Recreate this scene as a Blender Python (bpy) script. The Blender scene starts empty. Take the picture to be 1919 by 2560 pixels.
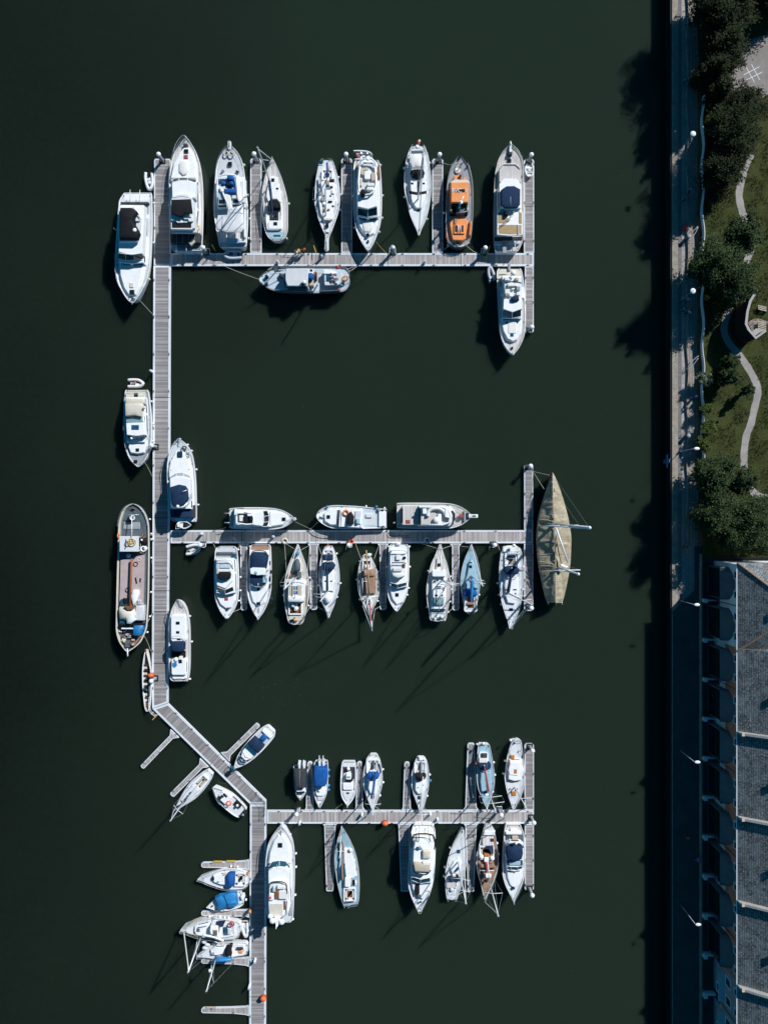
import bpy, math, random
from mathutils import Vector, noise as mnoise
random.seed(7)
PI = math.pi
scene = bpy.context.scene
col = scene.collection

# ------------------------------------------------------------------ camera
H = 110.0            # camera height above the water (m)
FPX = 1870.0         # focal length in photo pixels (photo is 1919 x 2560)
cam_d = bpy.data.cameras.new('camera'); cam = bpy.data.objects.new('camera', cam_d); col.objects.link(cam)
cam.location = (0, 0, H); cam.rotation_euler = (0, 0, 0)
cam_d.sensor_fit = 'VERTICAL'; cam_d.sensor_height = 24.0; cam_d.lens = 24.0 * FPX / 2560.0
cam_d.clip_start = 1; cam_d.clip_end = 2000
scene.camera = cam

# ------------------------------------------------------------------ light
SUN_EL = math.radians(38.5)
SUN_AZ = math.radians(41.7)      # from +Y towards +X
world = bpy.data.worlds.new('World'); scene.world = world; world.use_nodes = True
nt = world.node_tree; bg = nt.nodes['Background']
sky = nt.nodes.new('ShaderNodeTexSky'); sky.sky_type = 'NISHITA'; sky.sun_disc = False
sky.sun_elevation = SUN_EL; sky.sun_rotation = SUN_AZ
sky.air_density = 1.0; sky.dust_density = 0.2; sky.ozone_density = 10.0
tint = nt.nodes.new('ShaderNodeMix'); tint.data_type = 'RGBA'; tint.blend_type = 'MULTIPLY'; tint.inputs[0].default_value = 1.0
tint.inputs[7].default_value = (0.20, 1.18, 1.10, 1)
nt.links.new(sky.outputs[0], tint.inputs[6]); nt.links.new(tint.outputs[2], bg.inputs[0]); bg.inputs[1].default_value = 0.05
sun_d = bpy.data.lights.new('sun', 'SUN'); sun_d.energy = 5.0; sun_d.angle = math.radians(0.5)
sun_d.color = (1.0, 0.985, 0.965)
sun = bpy.data.objects.new('sun', sun_d); col.objects.link(sun)
sd = Vector((math.sin(SUN_AZ) * math.cos(SUN_EL), math.cos(SUN_AZ) * math.cos(SUN_EL), math.sin(SUN_EL)))
sun.rotation_euler = sd.to_track_quat('Z', 'Y').to_euler(); sun.location = (60, 60, 80)
scene.view_settings.view_transform = 'Standard'; scene.view_settings.look = 'None'
scene.view_settings.exposure = 0.12; scene.view_settings.gamma = 1.0

# ------------------------------------------------------------------ geometry helpers
def U(px, py, z=0.0):
    """photo pixel -> world point at height z"""
    return Vector(((px - 959.5) * (H - z) / FPX, (1280.0 - py) * (H - z) / FPX, z))

class MB:
    def __init__(s): s.v = []; s.f = []
    def add(s, vs, fs):
        o = len(s.v); s.v += [tuple(v) for v in vs]; s.f += [tuple(i + o for i in f) for f in fs]
    def box(s, c, d, rz=0.0, rm=None):
        x, y, z = d[0] / 2, d[1] / 2, d[2] / 2; ca, sa = math.cos(rz), math.sin(rz)
        vs = []
        for (a, b, e) in ((-x,-y,-z),(x,-y,-z),(x,y,-z),(-x,y,-z),(-x,-y,z),(x,-y,z),(x,y,z),(-x,y,z)):
            vs.append((c[0] + a * ca - b * sa, c[1] + a * sa + b * ca, c[2] + e))
        s.add(vs, [(3,2,1,0),(4,5,6,7),(0,1,5,4),(1,2,6,5),(2,3,7,6),(3,0,4,7)])
    def tube(s, pts, r, n=6, r2=None):
        pts = [Vector(p) for p in pts]; k = len(pts)
        if k < 2: return
        vs = []
        for i, p in enumerate(pts):
            d = (pts[min(i+1, k-1)] - pts[max(i-1, 0)])
            if d.length < 1e-6: d = Vector((0, 0, 1))
            d.normalize(); up = Vector((0, 0, 1)) if abs(d.z) < .9 else Vector((1, 0, 0))
            a = d.cross(up).normalized(); b = d.cross(a)
            rr = r if r2 is None else r + (r2 - r) * i / (k - 1)
            for j in range(n):
                t = 2 * PI * j / n; vs.append(p + a * (rr * math.cos(t)) + b * (rr * math.sin(t)))
        fs = [(i*n+j, i*n+(j+1) % n, (i+1)*n+(j+1) % n, (i+1)*n+j) for i in range(k-1) for j in range(n)]
        fs += [tuple(range(n-1, -1, -1)), tuple((k-1)*n + j for j in range(n))]
        s.add(vs, fs)
    def ball(s, c, r, sz=1.0, n=10, m=6, sx=1.0, sy=1.0):
        vs = [(c[0], c[1], c[2] + r * sz)]
        for i in range(1, m):
            t = PI * i / m
            for j in range(n):
                a = 2 * PI * j / n
                vs.append((c[0] + r*sx*math.sin(t)*math.cos(a), c[1] + r*sy*math.sin(t)*math.sin(a), c[2] + r*sz*math.cos(t)))
        vs.append((c[0], c[1], c[2] - r * sz)); L = len(vs) - 1
        fs = [(0, 1+j, 1+(j+1) % n) for j in range(n)]
        for i in range(m-2):
            for j in range(n):
                a = 1+i*n+j; b = 1+i*n+(j+1) % n; fs.append((a, a+n, b+n, b))
        fs += [(L, 1+(m-2)*n+(j+1) % n, 1+(m-2)*n+j) for j in range(n)]
        s.add(vs, fs)
    def ring(s, c, r, t, n=20, k=6, axis='z', arc=(0, 2*PI)):
        full = abs(arc[1] - arc[0] - 2*PI) < 1e-4
        N = n if full else n + 1
        pts = []
        for i in range(N):
            a = arc[0] + (arc[1]-arc[0]) * i / n; pts.append((math.cos(a), math.sin(a)))
        vs = []
        for (ca, sa) in pts:
            for j in range(k):
                b = 2*PI*j/k; q = r + t*math.cos(b); h = t*math.sin(b)
                if axis == 'z': vs.append((c[0]+q*ca, c[1]+q*sa, c[2]+h))
                elif axis == 'x': vs.append((c[0]+h, c[1]+q*ca, c[2]+q*sa))
                else: vs.append((c[0]+q*ca, c[1]+h, c[2]+q*sa))
        fs = []
        for i in range(n):
            i2 = (i+1) % N
            for j in range(k): fs.append((i*k+j, i2*k+j, i2*k+(j+1) % k, i*k+(j+1) % k))
        s.add(vs, fs)
    def cone(s, c, r0, r1, h, n=12):
        vs = []; 
        for (r, z) in ((r0, 0), (max(r1, .001), h)):
            for j in range(n):
                a = 2*PI*j/n; vs.append((c[0]+r*math.cos(a), c[1]+r*math.sin(a), c[2]+z))
        s.add(vs, [(j, (j+1) % n, n+(j+1) % n, n+j) for j in range(n)] + [tuple(range(n-1, -1, -1)), tuple(range(n, 2*n))])
    def obj(s, name, mat, parent=None, smooth=False, origin=None):
        if not s.v: return None
        o0 = Vector(origin) if origin is not None else (Vector(parent['_o']) if parent is not None and '_o' in parent else Vector((0, 0, 0)))
        me = bpy.data.meshes.new(name)
        me.from_pydata([(v[0]-o0.x, v[1]-o0.y, v[2]-o0.z) for v in s.v], [], s.f)
        if mat is not None: me.materials.append(mat)
        if smooth: me.polygons.foreach_set('use_smooth', [True] * len(me.polygons))
        me.update()
        o = bpy.data.objects.new(name, me); col.objects.link(o)
        if parent is not None:
            o.parent = parent
            if parent.type == 'MESH' and '_o' in parent: pass
        else: o.location = o0
        o['_o'] = tuple(o0)
        return o

def sarea(p): return sum(p[i][0]*p[(i+1) % len(p)][1] - p[(i+1) % len(p)][0]*p[i][1] for i in range(len(p))) / 2
def offs(p, d):
    """offset a CCW polygon outward by d (miter limited)"""
    n = len(p); out = []
    for i in range(n):
        a = Vector(p[i-1][:2]); b = Vector(p[i][:2]); c = Vector(p[(i+1) % n][:2])
        e1 = (b-a); e2 = (c-b)
        if e1.length < 1e-6: e1 = e2
        if e2.length < 1e-6: e2 = e1
        n1 = Vector((e1.y, -e1.x)).normalized() if e1.length > 0 else Vector((0,0)); n2 = Vector((e2.y, -e2.x)).normalized() if e2.length > 0 else Vector((0,0))
        m = n1 + n2
        if m.length < 1e-4: m = n1
        m.normalize(); q = max(.5, m.dot(n1)); out.append(b + m * (d / q))
    return out

def prism(mb, pts, z1, z0, taper=0.0, crown=0.0, bev=0.04):
    """pts: world xy of the top outline (any orientation); z1 float or list"""
    pts = [(p[0], p[1]) for p in pts]; n = len(pts)
    zs = list(z1) if isinstance(z1, (list, tuple)) else [z1] * n
    if sarea(pts) < 0: pts = pts[::-1]; zs = zs[::-1]
    if min(zs) - z0 < bev * 1.5: bev = max(0.003, (min(zs) - z0) * .3)
    base = offs(pts, taper); ctr = Vector((sum(p[0] for p in pts)/n, sum(p[1] for p in pts)/n))
    edge = offs(pts, bev * .2); top = offs(pts, -bev)
    vs = [(b.x, b.y, z0) for b in base] + [(e.x, e.y, zs[i]-bev) for i, e in enumerate(edge)] + [(t.x, t.y, zs[i]) for i, t in enumerate(top)]
    fs = []
    for k in range(2): fs += [(k*n+i, k*n+(i+1) % n, (k+1)*n+(i+1) % n, (k+1)*n+i) for i in range(n)]
    if crown:
        kk = 2
        for s_ in (.8, .5, .2):
            vs += [(ctr.x+(t.x-ctr.x)*s_, ctr.y+(t.y-ctr.y)*s_, zs[i] + crown*(1-s_*s_)) for i, t in enumerate(top)]
            fs += [(kk*n+i, kk*n+(i+1) % n, (kk+1)*n+(i+1) % n, (kk+1)*n+i) for i in range(n)]; kk += 1
        fs.append(tuple(kk*n+i for i in range(n)))
    else: fs.append(tuple(2*n+i for i in range(n)))
    fs.append(tuple(range(n-1, -1, -1)))
    mb.add(vs, fs)

def Rr(x0, y0, x1, y1, r=0, n=4):
    if r <= 0: return [(x0,y0),(x1,y0),(x1,y1),(x0,y1)]
    out = []
    for (cx, cy, a0) in ((x1-r,y0+r,-90),(x1-r,y1-r,0),(x0+r,y1-r,90),(x0+r,y0+r,180)):
        for i in range(n+1):
            a = math.radians(a0 + 90*i/n); out.append((cx+r*math.cos(a), cy+r*math.sin(a)))
    return out
def El(cx, cy, rx, ry, n=16): return [(cx+rx*math.cos(2*PI*i/n), cy+ry*math.sin(2*PI*i/n)) for i in range(n)]
def cr(P, i, t):
    n = len(P); p0, p1, p2, p3 = P[max(i-1,0)], P[i], P[min(i+1,n-1)], P[min(i+2,n-1)]
    return [0.5*((2*b)+(-a+c)*t+(2*a-5*b+4*c-d)*t*t+(-a+3*b-3*c+d)*t*t*t) for a,b,c,d in zip(p0,p1,p2,p3)]
def curve(P, sub=5):
    P = [list(p) for p in P]; out = []
    for i in range(len(P)-1):
        for k in range(sub): out.append(cr(P, i, k/sub))
    out.append(P[-1]); return out

# ------------------------------------------------------------------ tagging
def tag(o, label=None, cat=None, group=None, kind=None):
    if label: o['label'] = label
    if cat: o['category'] = cat
    if group: o['group'] = group
    if kind: o['kind'] = kind
    return o
def thing(name, label, cat, loc, group=None):
    o = bpy.data.objects.new(name, None); col.objects.link(o); o.location = loc; o['_o'] = tuple(loc)
    o.empty_display_size = .3
    return tag(o, label, cat, group)
def copy_tree(o, loc, label=None, group=None, scale=None, rz=None, parent=None):
    c = o.copy(); col.objects.link(c)
    if parent is not None: c.parent = parent
    else:
        c.location = loc; c['_o'] = tuple(loc)
        if scale is not None: c.scale = scale
        if rz is not None: c.rotation_euler = (0, 0, rz)
        if label: c['label'] = label
        if group: c['group'] = group
    for ch in list(o.children): copy_tree(ch, None, parent=c)
    return c

# ------------------------------------------------------------------ materials
def newmat(name):
    m = bpy.data.materials.new(name); m.use_nodes = True; t = m.node_tree
    return m, t, t.nodes['Principled BSDF']
def nd(t, typ, **kw):
    n = t.nodes.new(typ)
    for k, v in kw.items(): setattr(n, k, v)
    return n
def mix(t, a, b, fac, mode='MIX'):
    m = t.nodes.new('ShaderNodeMix'); m.data_type = 'RGBA'; m.blend_type = mode
    for sock, v in ((m.inputs[0], fac), (m.inputs[6], a), (m.inputs[7], b)):
        if hasattr(v, 'links') or hasattr(v, 'is_linked'): t.links.new(v, sock)
        elif isinstance(v, (int, float)): sock.default_value = v
        else: sock.default_value = (*v, 1) if len(v) == 3 else v
    return m.outputs[2]
def ramp(t, fac, stops):
    r = t.nodes.new('ShaderNodeValToRGB'); t.links.new(fac, r.inputs[0])
    e = r.color_ramp.elements
    while len(e) < len(stops): e.new(.5)
    for i, (p, c) in enumerate(stops):
        e[i].position = p; e[i].color = (*c, 1) if not isinstance(c, (int, float)) else (c, c, c, 1)
    return r.outputs[0]
def noise(t, scale, vec=None, detail=4, rough=.6, d3=True):
    n = t.nodes.new('ShaderNodeTexNoise'); n.inputs['Scale'].default_value = scale
    n.inputs['Detail'].default_value = detail; n.inputs['Roughness'].default_value = rough
    if vec is not None: t.links.new(vec, n.inputs['Vector'])
    return n.outputs['Fac']
def coord(t, rot=0.0, scale=(1,1,1), geo=True):
    g = t.nodes.new('ShaderNodeNewGeometry') if geo else t.nodes.new('ShaderNodeTexCoord')
    mp = t.nodes.new('ShaderNodeMapping'); mp.inputs['Rotation'].default_value = (0, 0, rot); mp.inputs['Scale'].default_value = scale
    t.links.new(g.outputs['Position'] if geo else g.outputs['Object'], mp.inputs[0]); return mp.outputs[0]
def bump(t, bs, h, strength, dist=.02):
    b = t.nodes.new('ShaderNodeBump'); b.inputs['Strength'].default_value = strength; b.inputs['Distance'].default_value = dist
    t.links.new(h, b.inputs['Height']); t.links.new(b.outputs[0], bs.inputs['Normal'])

def paint(name, c, rough=.4, var=.12, scale=1.5, metal=0.0, spec=.5):
    """painted / moulded surface with faint weathering"""
    m, t, bs = newmat(name); v = coord(t)
    f = noise(t, scale, v, 5, .65)
    f2 = noise(t, scale * 9, v, 3, .6)
    c1 = ramp(t, f, [(.3, tuple(x*(1-var) for x in c)), (.62, c)])
    c2 = mix(t, c1, tuple(x*(1-var*1.6)*k for x, k in zip(c, (1,.97,.93))), ramp(t, f2, [(.56, 0.0), (.72, .6)]))
    t.links.new(c2, bs.inputs['Base Color']); bs.inputs['Roughness'].default_value = rough; bs.inputs['Metallic'].default_value = metal
    bs.inputs['Specular IOR Level'].default_value = spec
    return m
def planks(name, base, dark, rot, w=.145, gap=.12, var=.5, light=None, rough=.8, streak=(.5, 9.0)):
    """boards running along local x, stacked along local y (after rot)"""
    m, t, bs = newmat(name); v = coord(t, rot)
    sx = nd(t, 'ShaderNodeSeparateXYZ'); t.links.new(v, sx.inputs[0])
    dv = nd(t, 'ShaderNodeMath', operation='DIVIDE'); t.links.new(sx.outputs[1], dv.inputs[0]); dv.inputs[1].default_value = w
    fl = nd(t, 'ShaderNodeMath', operation='FLOOR'); t.links.new(dv.outputs[0], fl.inputs[0])
    fr = nd(t, 'ShaderNodeMath', operation='FRACT'); t.links.new(dv.outputs[0], fr.inputs[0])
    wn = nd(t, 'ShaderNodeTexWhiteNoise', noise_dimensions='1D'); t.links.new(fl.outputs[0], wn.inputs['W'])
    d4 = nd(t, 'ShaderNodeMath', operation='MULTIPLY'); t.links.new(fl.outputs[0], d4.inputs[0]); d4.inputs[1].default_value = .47
    wn2 = nd(t, 'ShaderNodeTexNoise', noise_dimensions='1D'); t.links.new(d4.outputs[0], wn2.inputs['W']); wn2.inputs['Scale'].default_value = .8; wn2.inputs['Detail'].default_value = 5
    mp = nd(t, 'ShaderNodeMapping'); mp.inputs['Scale'].default_value = (streak[0], streak[1], 1); t.links.new(v, mp.inputs[0])
    st = noise(t, 1.0, mp.outputs[0], 6, .7)
    big = noise(t, .16, v, 3, .6)
    lt = light or tuple(min(1, x*1.35) for x in base)
    c = mix(t, dark, base, ramp(t, wn.outputs[0], [(0, 1-var), (1, 1.0)]))
    c = mix(t, c, lt, ramp(t, wn2.outputs['Fac'], [(.45, 0.0), (.6, 1.0)]))
    c = mix(t, c, dark, ramp(t, st, [(.45, 0.0), (.75, .75)]))
    c = mix(t, c, tuple(x*.62 for x in base), ramp(t, big, [(.42, 0.0), (.7, .6)]))
    lt_ = nd(t, 'ShaderNodeMath', operation='LESS_THAN'); t.links.new(fr.outputs[0], lt_.inputs[0]); lt_.inputs[1].default_value = gap
    c = mix(t, c, tuple(x*.35 for x in dark), lt_.outputs[0])
    t.links.new(c, bs.inputs['Base Color']); bs.inputs['Roughness'].default_value = rough; bs.inputs['Specular IOR Level'].default_value = .25
    return m
M = {}
M['W'] = paint('white_gelcoat', (.82, .84, .86), .35, .10)
M['O'] = paint('off_white_gelcoat', (.66, .69, .72), .5, .1)
M['C'] = paint('cream_paint', (.62, .58, .50), .5, .12)
M['LG'] = paint('light_grey_deck', (.58, .61, .64), .7, .12, 2.5)
M['G'] = paint('grey_deck', (.30, .33, .36), .75, .2, 2.5)
M['SG'] = paint('slate_grey_deck', (.085, .115, .135), .7, .25, 2)
M['PB'] = paint('pale_blue_grey_paint', (.47, .56, .63), .6, .16, 2)
M['T'] = planks('teak_deck', (.36, .31, .27), (.24, .20, .17), PI/2, .06, .15, .4)
M['TH'] = planks('teak_deck_across', (.36, .31, .27), (.24, .20, .17), 0, .06, .15, .4)
M['TW'] = planks('weathered_teak', (.66, .63, .61), (.50, .47, .45), PI/2, .07, .15, .4)
M['TWH'] = planks('weathered_teak_across', (.66, .63, .61), (.50, .47, .45), 0, .07, .15, .4)
M['TY'] = paint('golden_deck', (.38, .27, .13), .7, .2, 3)
M['N'] = paint('navy_canvas', (.012, .035, .085), .85, .35, 2, spec=.2)
M['B'] = paint('blue_canvas', (.010, .10, .36), .8, .3, 2, spec=.2)
M['BB'] = paint('bright_blue_tarpaulin', (.02, .22, .52), .5, .35, 3)
M['K'] = paint('black_canvas', (.012, .013, .016), .8, .4, 2, spec=.2)
M['DG'] = paint('dark_grey_canvas', (.05, .055, .062), .85, .35, 3, spec=.2)
M['L'] = paint('tinted_glass', (.010, .014, .02), .08, .3, 1, spec=.8)
M['LB'] = paint('blue_tinted_glass', (.02, .09, .14), .1, .3, 1, spec=.7)
M['LV'] = paint('pale_green_glass', (.20, .31, .33), .2, .2, 1)
M['S'] = paint('aluminium', (.62, .66, .70), .35, .12, 3, metal=.35)
M['AL'] = paint('white_painted_mast', (.70, .74, .78), .35, .08)
M['R'] = paint('red_paint', (.50, .04, .03), .5, .2, 3)
M['RD'] = paint('faded_red_hatch', (.38, .07, .07), .5, .2, 3)
M['OR'] = paint('orange_paint', (.80, .27, .07), .5, .16, 1.6)
M['OD'] = paint('orange_red_plastic', (.85, .13, .03), .5, .12, 3)
M['OB'] = paint('amber_acrylic', (.55, .19, .03), .25, .25, 4)
M['Y'] = paint('yellow_paint', (.62, .42, .06), .5, .2, 3)
M['TAN'] = None
M['BR'] = paint('brown_varnished_wood', (.23, .10, .045), .35, .3, 4)
M['BC'] = paint('rust_brown_canvas', (.34, .20, .13), .8, .25, 2)
M['PK'] = paint('pink_grey_deck', (.45, .36, .36), .75, .14, 1.2)
M['RU'] = paint('rusty_steel', (.33, .12, .05), .8, .4, 4)
M['RO'] = paint('pale_rope', (.62, .60, .54), .9, .2, 6)
M['DR'] = paint('dark_rope', (.03, .03, .035), .9, .2, 6)
M['GT'] = paint('grey_rubber_tube', (.46, .50, .54), .6, .12, 3)
M['WT'] = paint('white_rubber_tube', (.68, .70, .72), .55, .1, 3)
M['BK'] = paint('black_rubber', (.015, .015, .017), .7, .3, 4)
M['BE'] = paint('beige_cushion', (.50, .43, .34), .85, .15, 3)
M['FW'] = paint('white_vinyl_cushion', (.72, .72, .70), .6, .08, 3)
M['DB'] = paint('dark_blue_hull', (.012, .03, .07), .3, .2, 1)
M['LBL'] = paint('light_blue_deck', (.30, .48, .58), .6, .14, 2)
M['GC'] = paint('galvanised_beam', (.66, .71, .76), .6, .14, 1.2)
M['FL'] = paint('wet_float_concrete', (.035, .04, .04), .7, .3, 1)
M['SK'] = paint('skin', (.50, .28, .19), .6, .1, 3)
M['HB'] = paint('brown_hair', (.05, .03, .02), .8, .3, 6)
def canvas(name, c):
    m, t, bs = newmat(name); v = coord(t)
    f = noise(t, .9, v, 5, .7); mp = nd(t, 'ShaderNodeMapping'); mp.inputs['Scale'].default_value = (1.2, 14, 1); t.links.new(v, mp.inputs[0])
    f2 = noise(t, 1.0, mp.outputs[0], 4, .6)
    cc = ramp(t, f, [(.36, tuple(x*.55 for x in c)), (.6, c)])
    cc = mix(t, cc, tuple(x*.55 for x in c), ramp(t, f2, [(.46, 0.0), (.7, .9)]))
    t.links.new(cc, bs.inputs['Base Color']); bs.inputs['Roughness'].default_value = .9; bs.inputs['Specular IOR Level'].default_value = .1
    bump(t, bs, f2, .9, .15); return m
M['TAN'] = canvas('sand_canvas', (.50, .44, .32))
# ------------------------------------------------------------------ frames: tracing sheets laid over the photograph
class Fr:
    def __init__(s, ox, oy, k): s.ox, s.oy, s.k = ox, oy, k
    def p(s, x, y): return (s.ox + x / s.k, s.oy + y / s.k)
class RF:
    """sheet whose y runs 0 (stern) .. 100 (bow) and x across, in photo pixels, starboard positive"""
    def __init__(s, st, bw): s.a = st; s.d = ((bw[0]-st[0])/100, (bw[1]-st[1])/100); l = math.hypot(*s.d); s.n = (-s.d[1]/l, s.d[0]/l)
    def p(s, x, y): return (s.a[0] + s.d[0]*y + s.n[0]*x, s.a[1] + s.d[1]*y + s.n[1]*x)

class Boat:
    def __init__(b, name, label, cat, F, st, z=1.2, sheer=.25, hull='W', deck='O', mode='v', rails=(.0, 1.0), rh=.55, gun=.10, bul=.10,
                 group=None, lift=0.0, gunmat=None, fend=(), rake=.05, hz=.9):
        b.F, b.z, b.sheer, b.lift = F, z, sheer, lift
        rs = curve(st, 6); b.n = len(rs)
        pl, pr = [], []
        for (a, l, r) in rs:
            if mode == 'v': A, B_ = F.p(l, a), F.p(r, a)
            else: A, B_ = F.p(a, l), F.p(a, r)
            pl.append(A); pr.append(B_)
        n = b.n; ts = [i/(n-1) for i in range(n)]
        zz = [z + sheer*t*t for t in ts]
        Lw = [U(*p, q) for p, q in zip(pl, zz)]; Rw = [U(*p, q) for p, q in zip(pr, zz)]
        b.L, b.R, b.zz = Lw, Rw, zz
        s0 = (Lw[0]+Rw[0])/2; s1 = (Lw[-1]+Rw[-1])/2
        b.s0, b.s1 = s0, s1; b.ax = Vector((s1.x-s0.x, s1.y-s0.y, 0)); b.len = b.ax.length; b.ax.normalize()
        b.side = Vector((b.ax.y, -b.ax.x, 0))
        base = (s0+s1)/2; base = Vector((base.x, base.y, lift))
        b.t = thing(name, label, cat, base, group)
        # hull
        vs = []; NR = 10
        for i in range(n):
            m = (Lw[i]+Rw[i])/2; w = (Rw[i]-Lw[i]).length; g = min(gun, .28*w) / max(w/2, 1e-4)
            back = -b.ax * (rake*b.len*ts[i]**4)
            def q(P, k, zc, sh=Vector((0,0,0))): v = m + (P-m)*k + sh; v.z = zc; return v
            bz = lift - .35 if lift == 0 else lift
            hh = zz[i]-bz
            ring = [q(Lw[i], .62, bz, back), q(Lw[i], hz-.05, bz+hh*.3, back*.6), q(Lw[i], .5+hz/2+.01, bz+hh*.75, back*.2), Lw[i], q(Lw[i], 1-g, zz[i]), q(Lw[i], 1-g*1.1, zz[i]-bul)]
            ringr = [q(Rw[i], .62, bz, back), q(Rw[i], hz-.05, bz+hh*.3, back*.6), q(Rw[i], .5+hz/2+.01, bz+hh*.75, back*.2), Rw[i], q(Rw[i], 1-g, zz[i]), q(Rw[i], 1-g*1.1, zz[i]-bul)]
            vs += ring + ringr[::-1]
        K = 12; fs = []
        for i in range(n-1):
            for j in range(K-1):
                if j == 5: continue
                fs.append((i*K+j, i*K+j+1, (i+1)*K+j+1, (i+1)*K+j))
            fs.append((i*K+K-1, i*K, (i+1)*K, (i+1)*K+K-1))
        fs.append((0, K-1, K-2, K-3, K-4, 3, 2, 1)[::-1])
        e = (n-1)*K; fs.append((e, e+K-1, e+K-2, e+K-3, e+K-4, e+3, e+2, e+1))
        fs.append((3, 4, 5, 6, 7, 8))
        mb = MB()
        if gunmat:
            gf = [f for f in fs if len(f) == 4 and all((x % K) in (3, 4, 5) or (x % K) in (6, 7, 8) for x in f)]
            ff = [f for f in fs if f not in gf]
            mb.add(vs, ff); mb.obj('hull', M[hull], b.t)
            g2 = MB(); g2.add(vs, gf); g2.obj('gunwale', M[gunmat], b.t)
        else:
            mb.add(vs, fs); mb.obj('hull', M[hull], b.t)
        dv = []
        for i in range(n): dv += [Vector(vs[i*K+5]), Vector(vs[i*K+6])]
        dk = MB(); dk.add(dv, [(2*i, 2*i+1, 2*i+3, 2*i+2) for i in range(n-1)]); dk.obj('deck', M[deck], b.t)
        b.dz = z - bul
        if b.len > 4.5:
            sm_ = MB()
            for k_ in (0, 1):
                q_ = [dv[2*i+k_]*.965 + dv[2*i+1-k_]*.035 + Vector((0, 0, .015)) for i in range(1, n-1)]; sm_.tube(q_, .022, 4)
            sm_.obj('deck_seam', M['G'], b.t)
            for t_ in (.06, .5, .9):
                i = int(t_*(n-1)); d_ = (dv[2*i+1]-dv[2*i]).normalized()
                for P_, s_ in ((dv[2*i], 1), (dv[2*i+1], -1)):
                    q_ = P_ + d_*(.14*s_); cm_ = MB(); cm_.tube([q_-b.ax*.14+Vector((0,0,.07)), q_+b.ax*.14+Vector((0,0,.07))], .03, 5); cm_.box(q_+Vector((0,0,.03)), (.06,.06,.08)); cm_.obj('deck_cleat', M['DG'], b.t)
        if rails: b.rails(rails[0], rails[1], rh)
        for (s_, t_) in fend: b.fender(s_, t_)
    def zd(b, x, y):
        w = U(*b.F.p(x, y), b.z); t = (Vector((w.x, w.y, 0)) - Vector((b.s0.x, b.s0.y, 0))).dot(b.ax) / b.len
        t = max(0, min(1, t)); return b.dz + b.sheer*t*t
    def at(b, x, y, dz=0.0):
        z = b.zd(x, y) + dz; return U(*b.F.p(x, y), z)
    def k(b, name, poly, top, mat, bot=None, tp=.04, cr=0, bev=.04, win=None, label=None, parent=None):
        n = len(poly); cx = sum(p[0] for p in poly)/n; cy = sum(p[1] for p in poly)/n
        zb = b.zd(cx, cy); tops = top if isinstance(top, (list, tuple)) else [top]*n
        pts = [U(*b.F.p(*p), zb+t_) for p, t_ in zip(poly, tops)]
        z0 = zb - .12 if bot is None else zb + bot
        if bot is not None and min(tops) - bot < .02: z0 -= .03
        mb = MB(); prism(mb, pts, [zb+t_ for t_ in tops], z0, tp, cr, bev)
        o = mb.obj(name, M[mat] if isinstance(mat, str) else mat, parent or b.t, smooth=False)
        if cr:
            nb = len(o.data.polygons); 
            for p in o.data.polygons: p.use_smooth = p.normal.z > .5
        if label: o['label'] = label
        if win:
            P = [(p.x, p.y) for p in pts]
            if sarea(P) < 0: P = P[::-1]
            T = min(tops); q0 = max(z0, zb); hh = zb + T - q0
            for i in range(len(P)):
                a, c = Vector(P[i]), Vector(P[(i+1) % len(P)]); d = c - a
                if d.length < 1.1: continue
                nn = Vector((d.y, -d.x)).normalized(); u = d.normalized()
                a2 = a + u*.18; c2 = c - u*.18
                za, zc = q0 + hh*.48, q0 + hh*.82
                fl = lambda z: tp*(1-(z-z0)/max(.01, zb+T-z0)) + .015
                m2 = MB(); m2.add([(a2.x+nn.x*fl(za), a2.y+nn.y*fl(za), za), (c2.x+nn.x*fl(za), c2.y+nn.y*fl(za), za),
                                   (c2.x+nn.x*fl(zc), c2.y+nn.y*fl(zc), zc), (a2.x+nn.x*fl(zc), a2.y+nn.y*fl(zc), zc)], [(0,1,2,3)])
                m2.obj('window', M[win], b.t)
        return o
    def pane(b, name, pts, mat, t=.035, parent=None):
        """thin sloped slab, pts (x, y, dz)"""
        w = [b.at(*p) for p in pts]; n = len(w)
        nrm = (w[1]-w[0]).cross(w[2]-w[0]).normalized()
        if nrm.z < 0: w = w[::-1]; nrm = -nrm
        mb = MB(); mb.add([q - nrm*t for q in w] + w, [tuple(range(n-1, -1, -1)), tuple(range(n, 2*n))] + [(i, (i+1) % n, n+(i+1) % n, n+i) for i in range(n)])
        return mb.obj(name, M[mat], parent or b.t)
    def screen(b, pts_top, pts_bot, mat='L', mull=None, name='windscreen', mw=.05):
        """raked windscreen between two poly-lines of equal length; frame bars at mull"""
        top = [b.at(*p) for p in pts_top]; bot = [b.at(*p) for p in pts_bot]; n = len(top)
        mb = MB(); mb.add(top + bot, [(i, i+1, n+i+1, n+i) for i in range(n-1)])
        o = mb.obj(name, M[mat], b.t)
        fm = MB(); fm.tube([p+Vector((0,0,.02)) for p in top], mw*.7, 5); fm.tube([p+Vector((0,0,.02)) for p in bot], mw*.7, 5)
        for i in (mull if mull is not None else range(n)): fm.tube([top[i]+Vector((0,0,.03)), bot[i]+Vector((0,0,.03))], mw*.7, 5)
        fm.obj('windscreen_frame', M['W'], o, origin=o['_o'])
        return o
    def line(b, name, pts, r, mat, parent=None, n=6, sub=0):
        w = [b.at(*p) for p in pts]
        if sub: w = [Vector(q) for q in curve(w, sub)]
        mb = MB(); mb.tube(w, r, n); return mb.obj(name, M[mat], parent or b.t, smooth=True)
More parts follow.
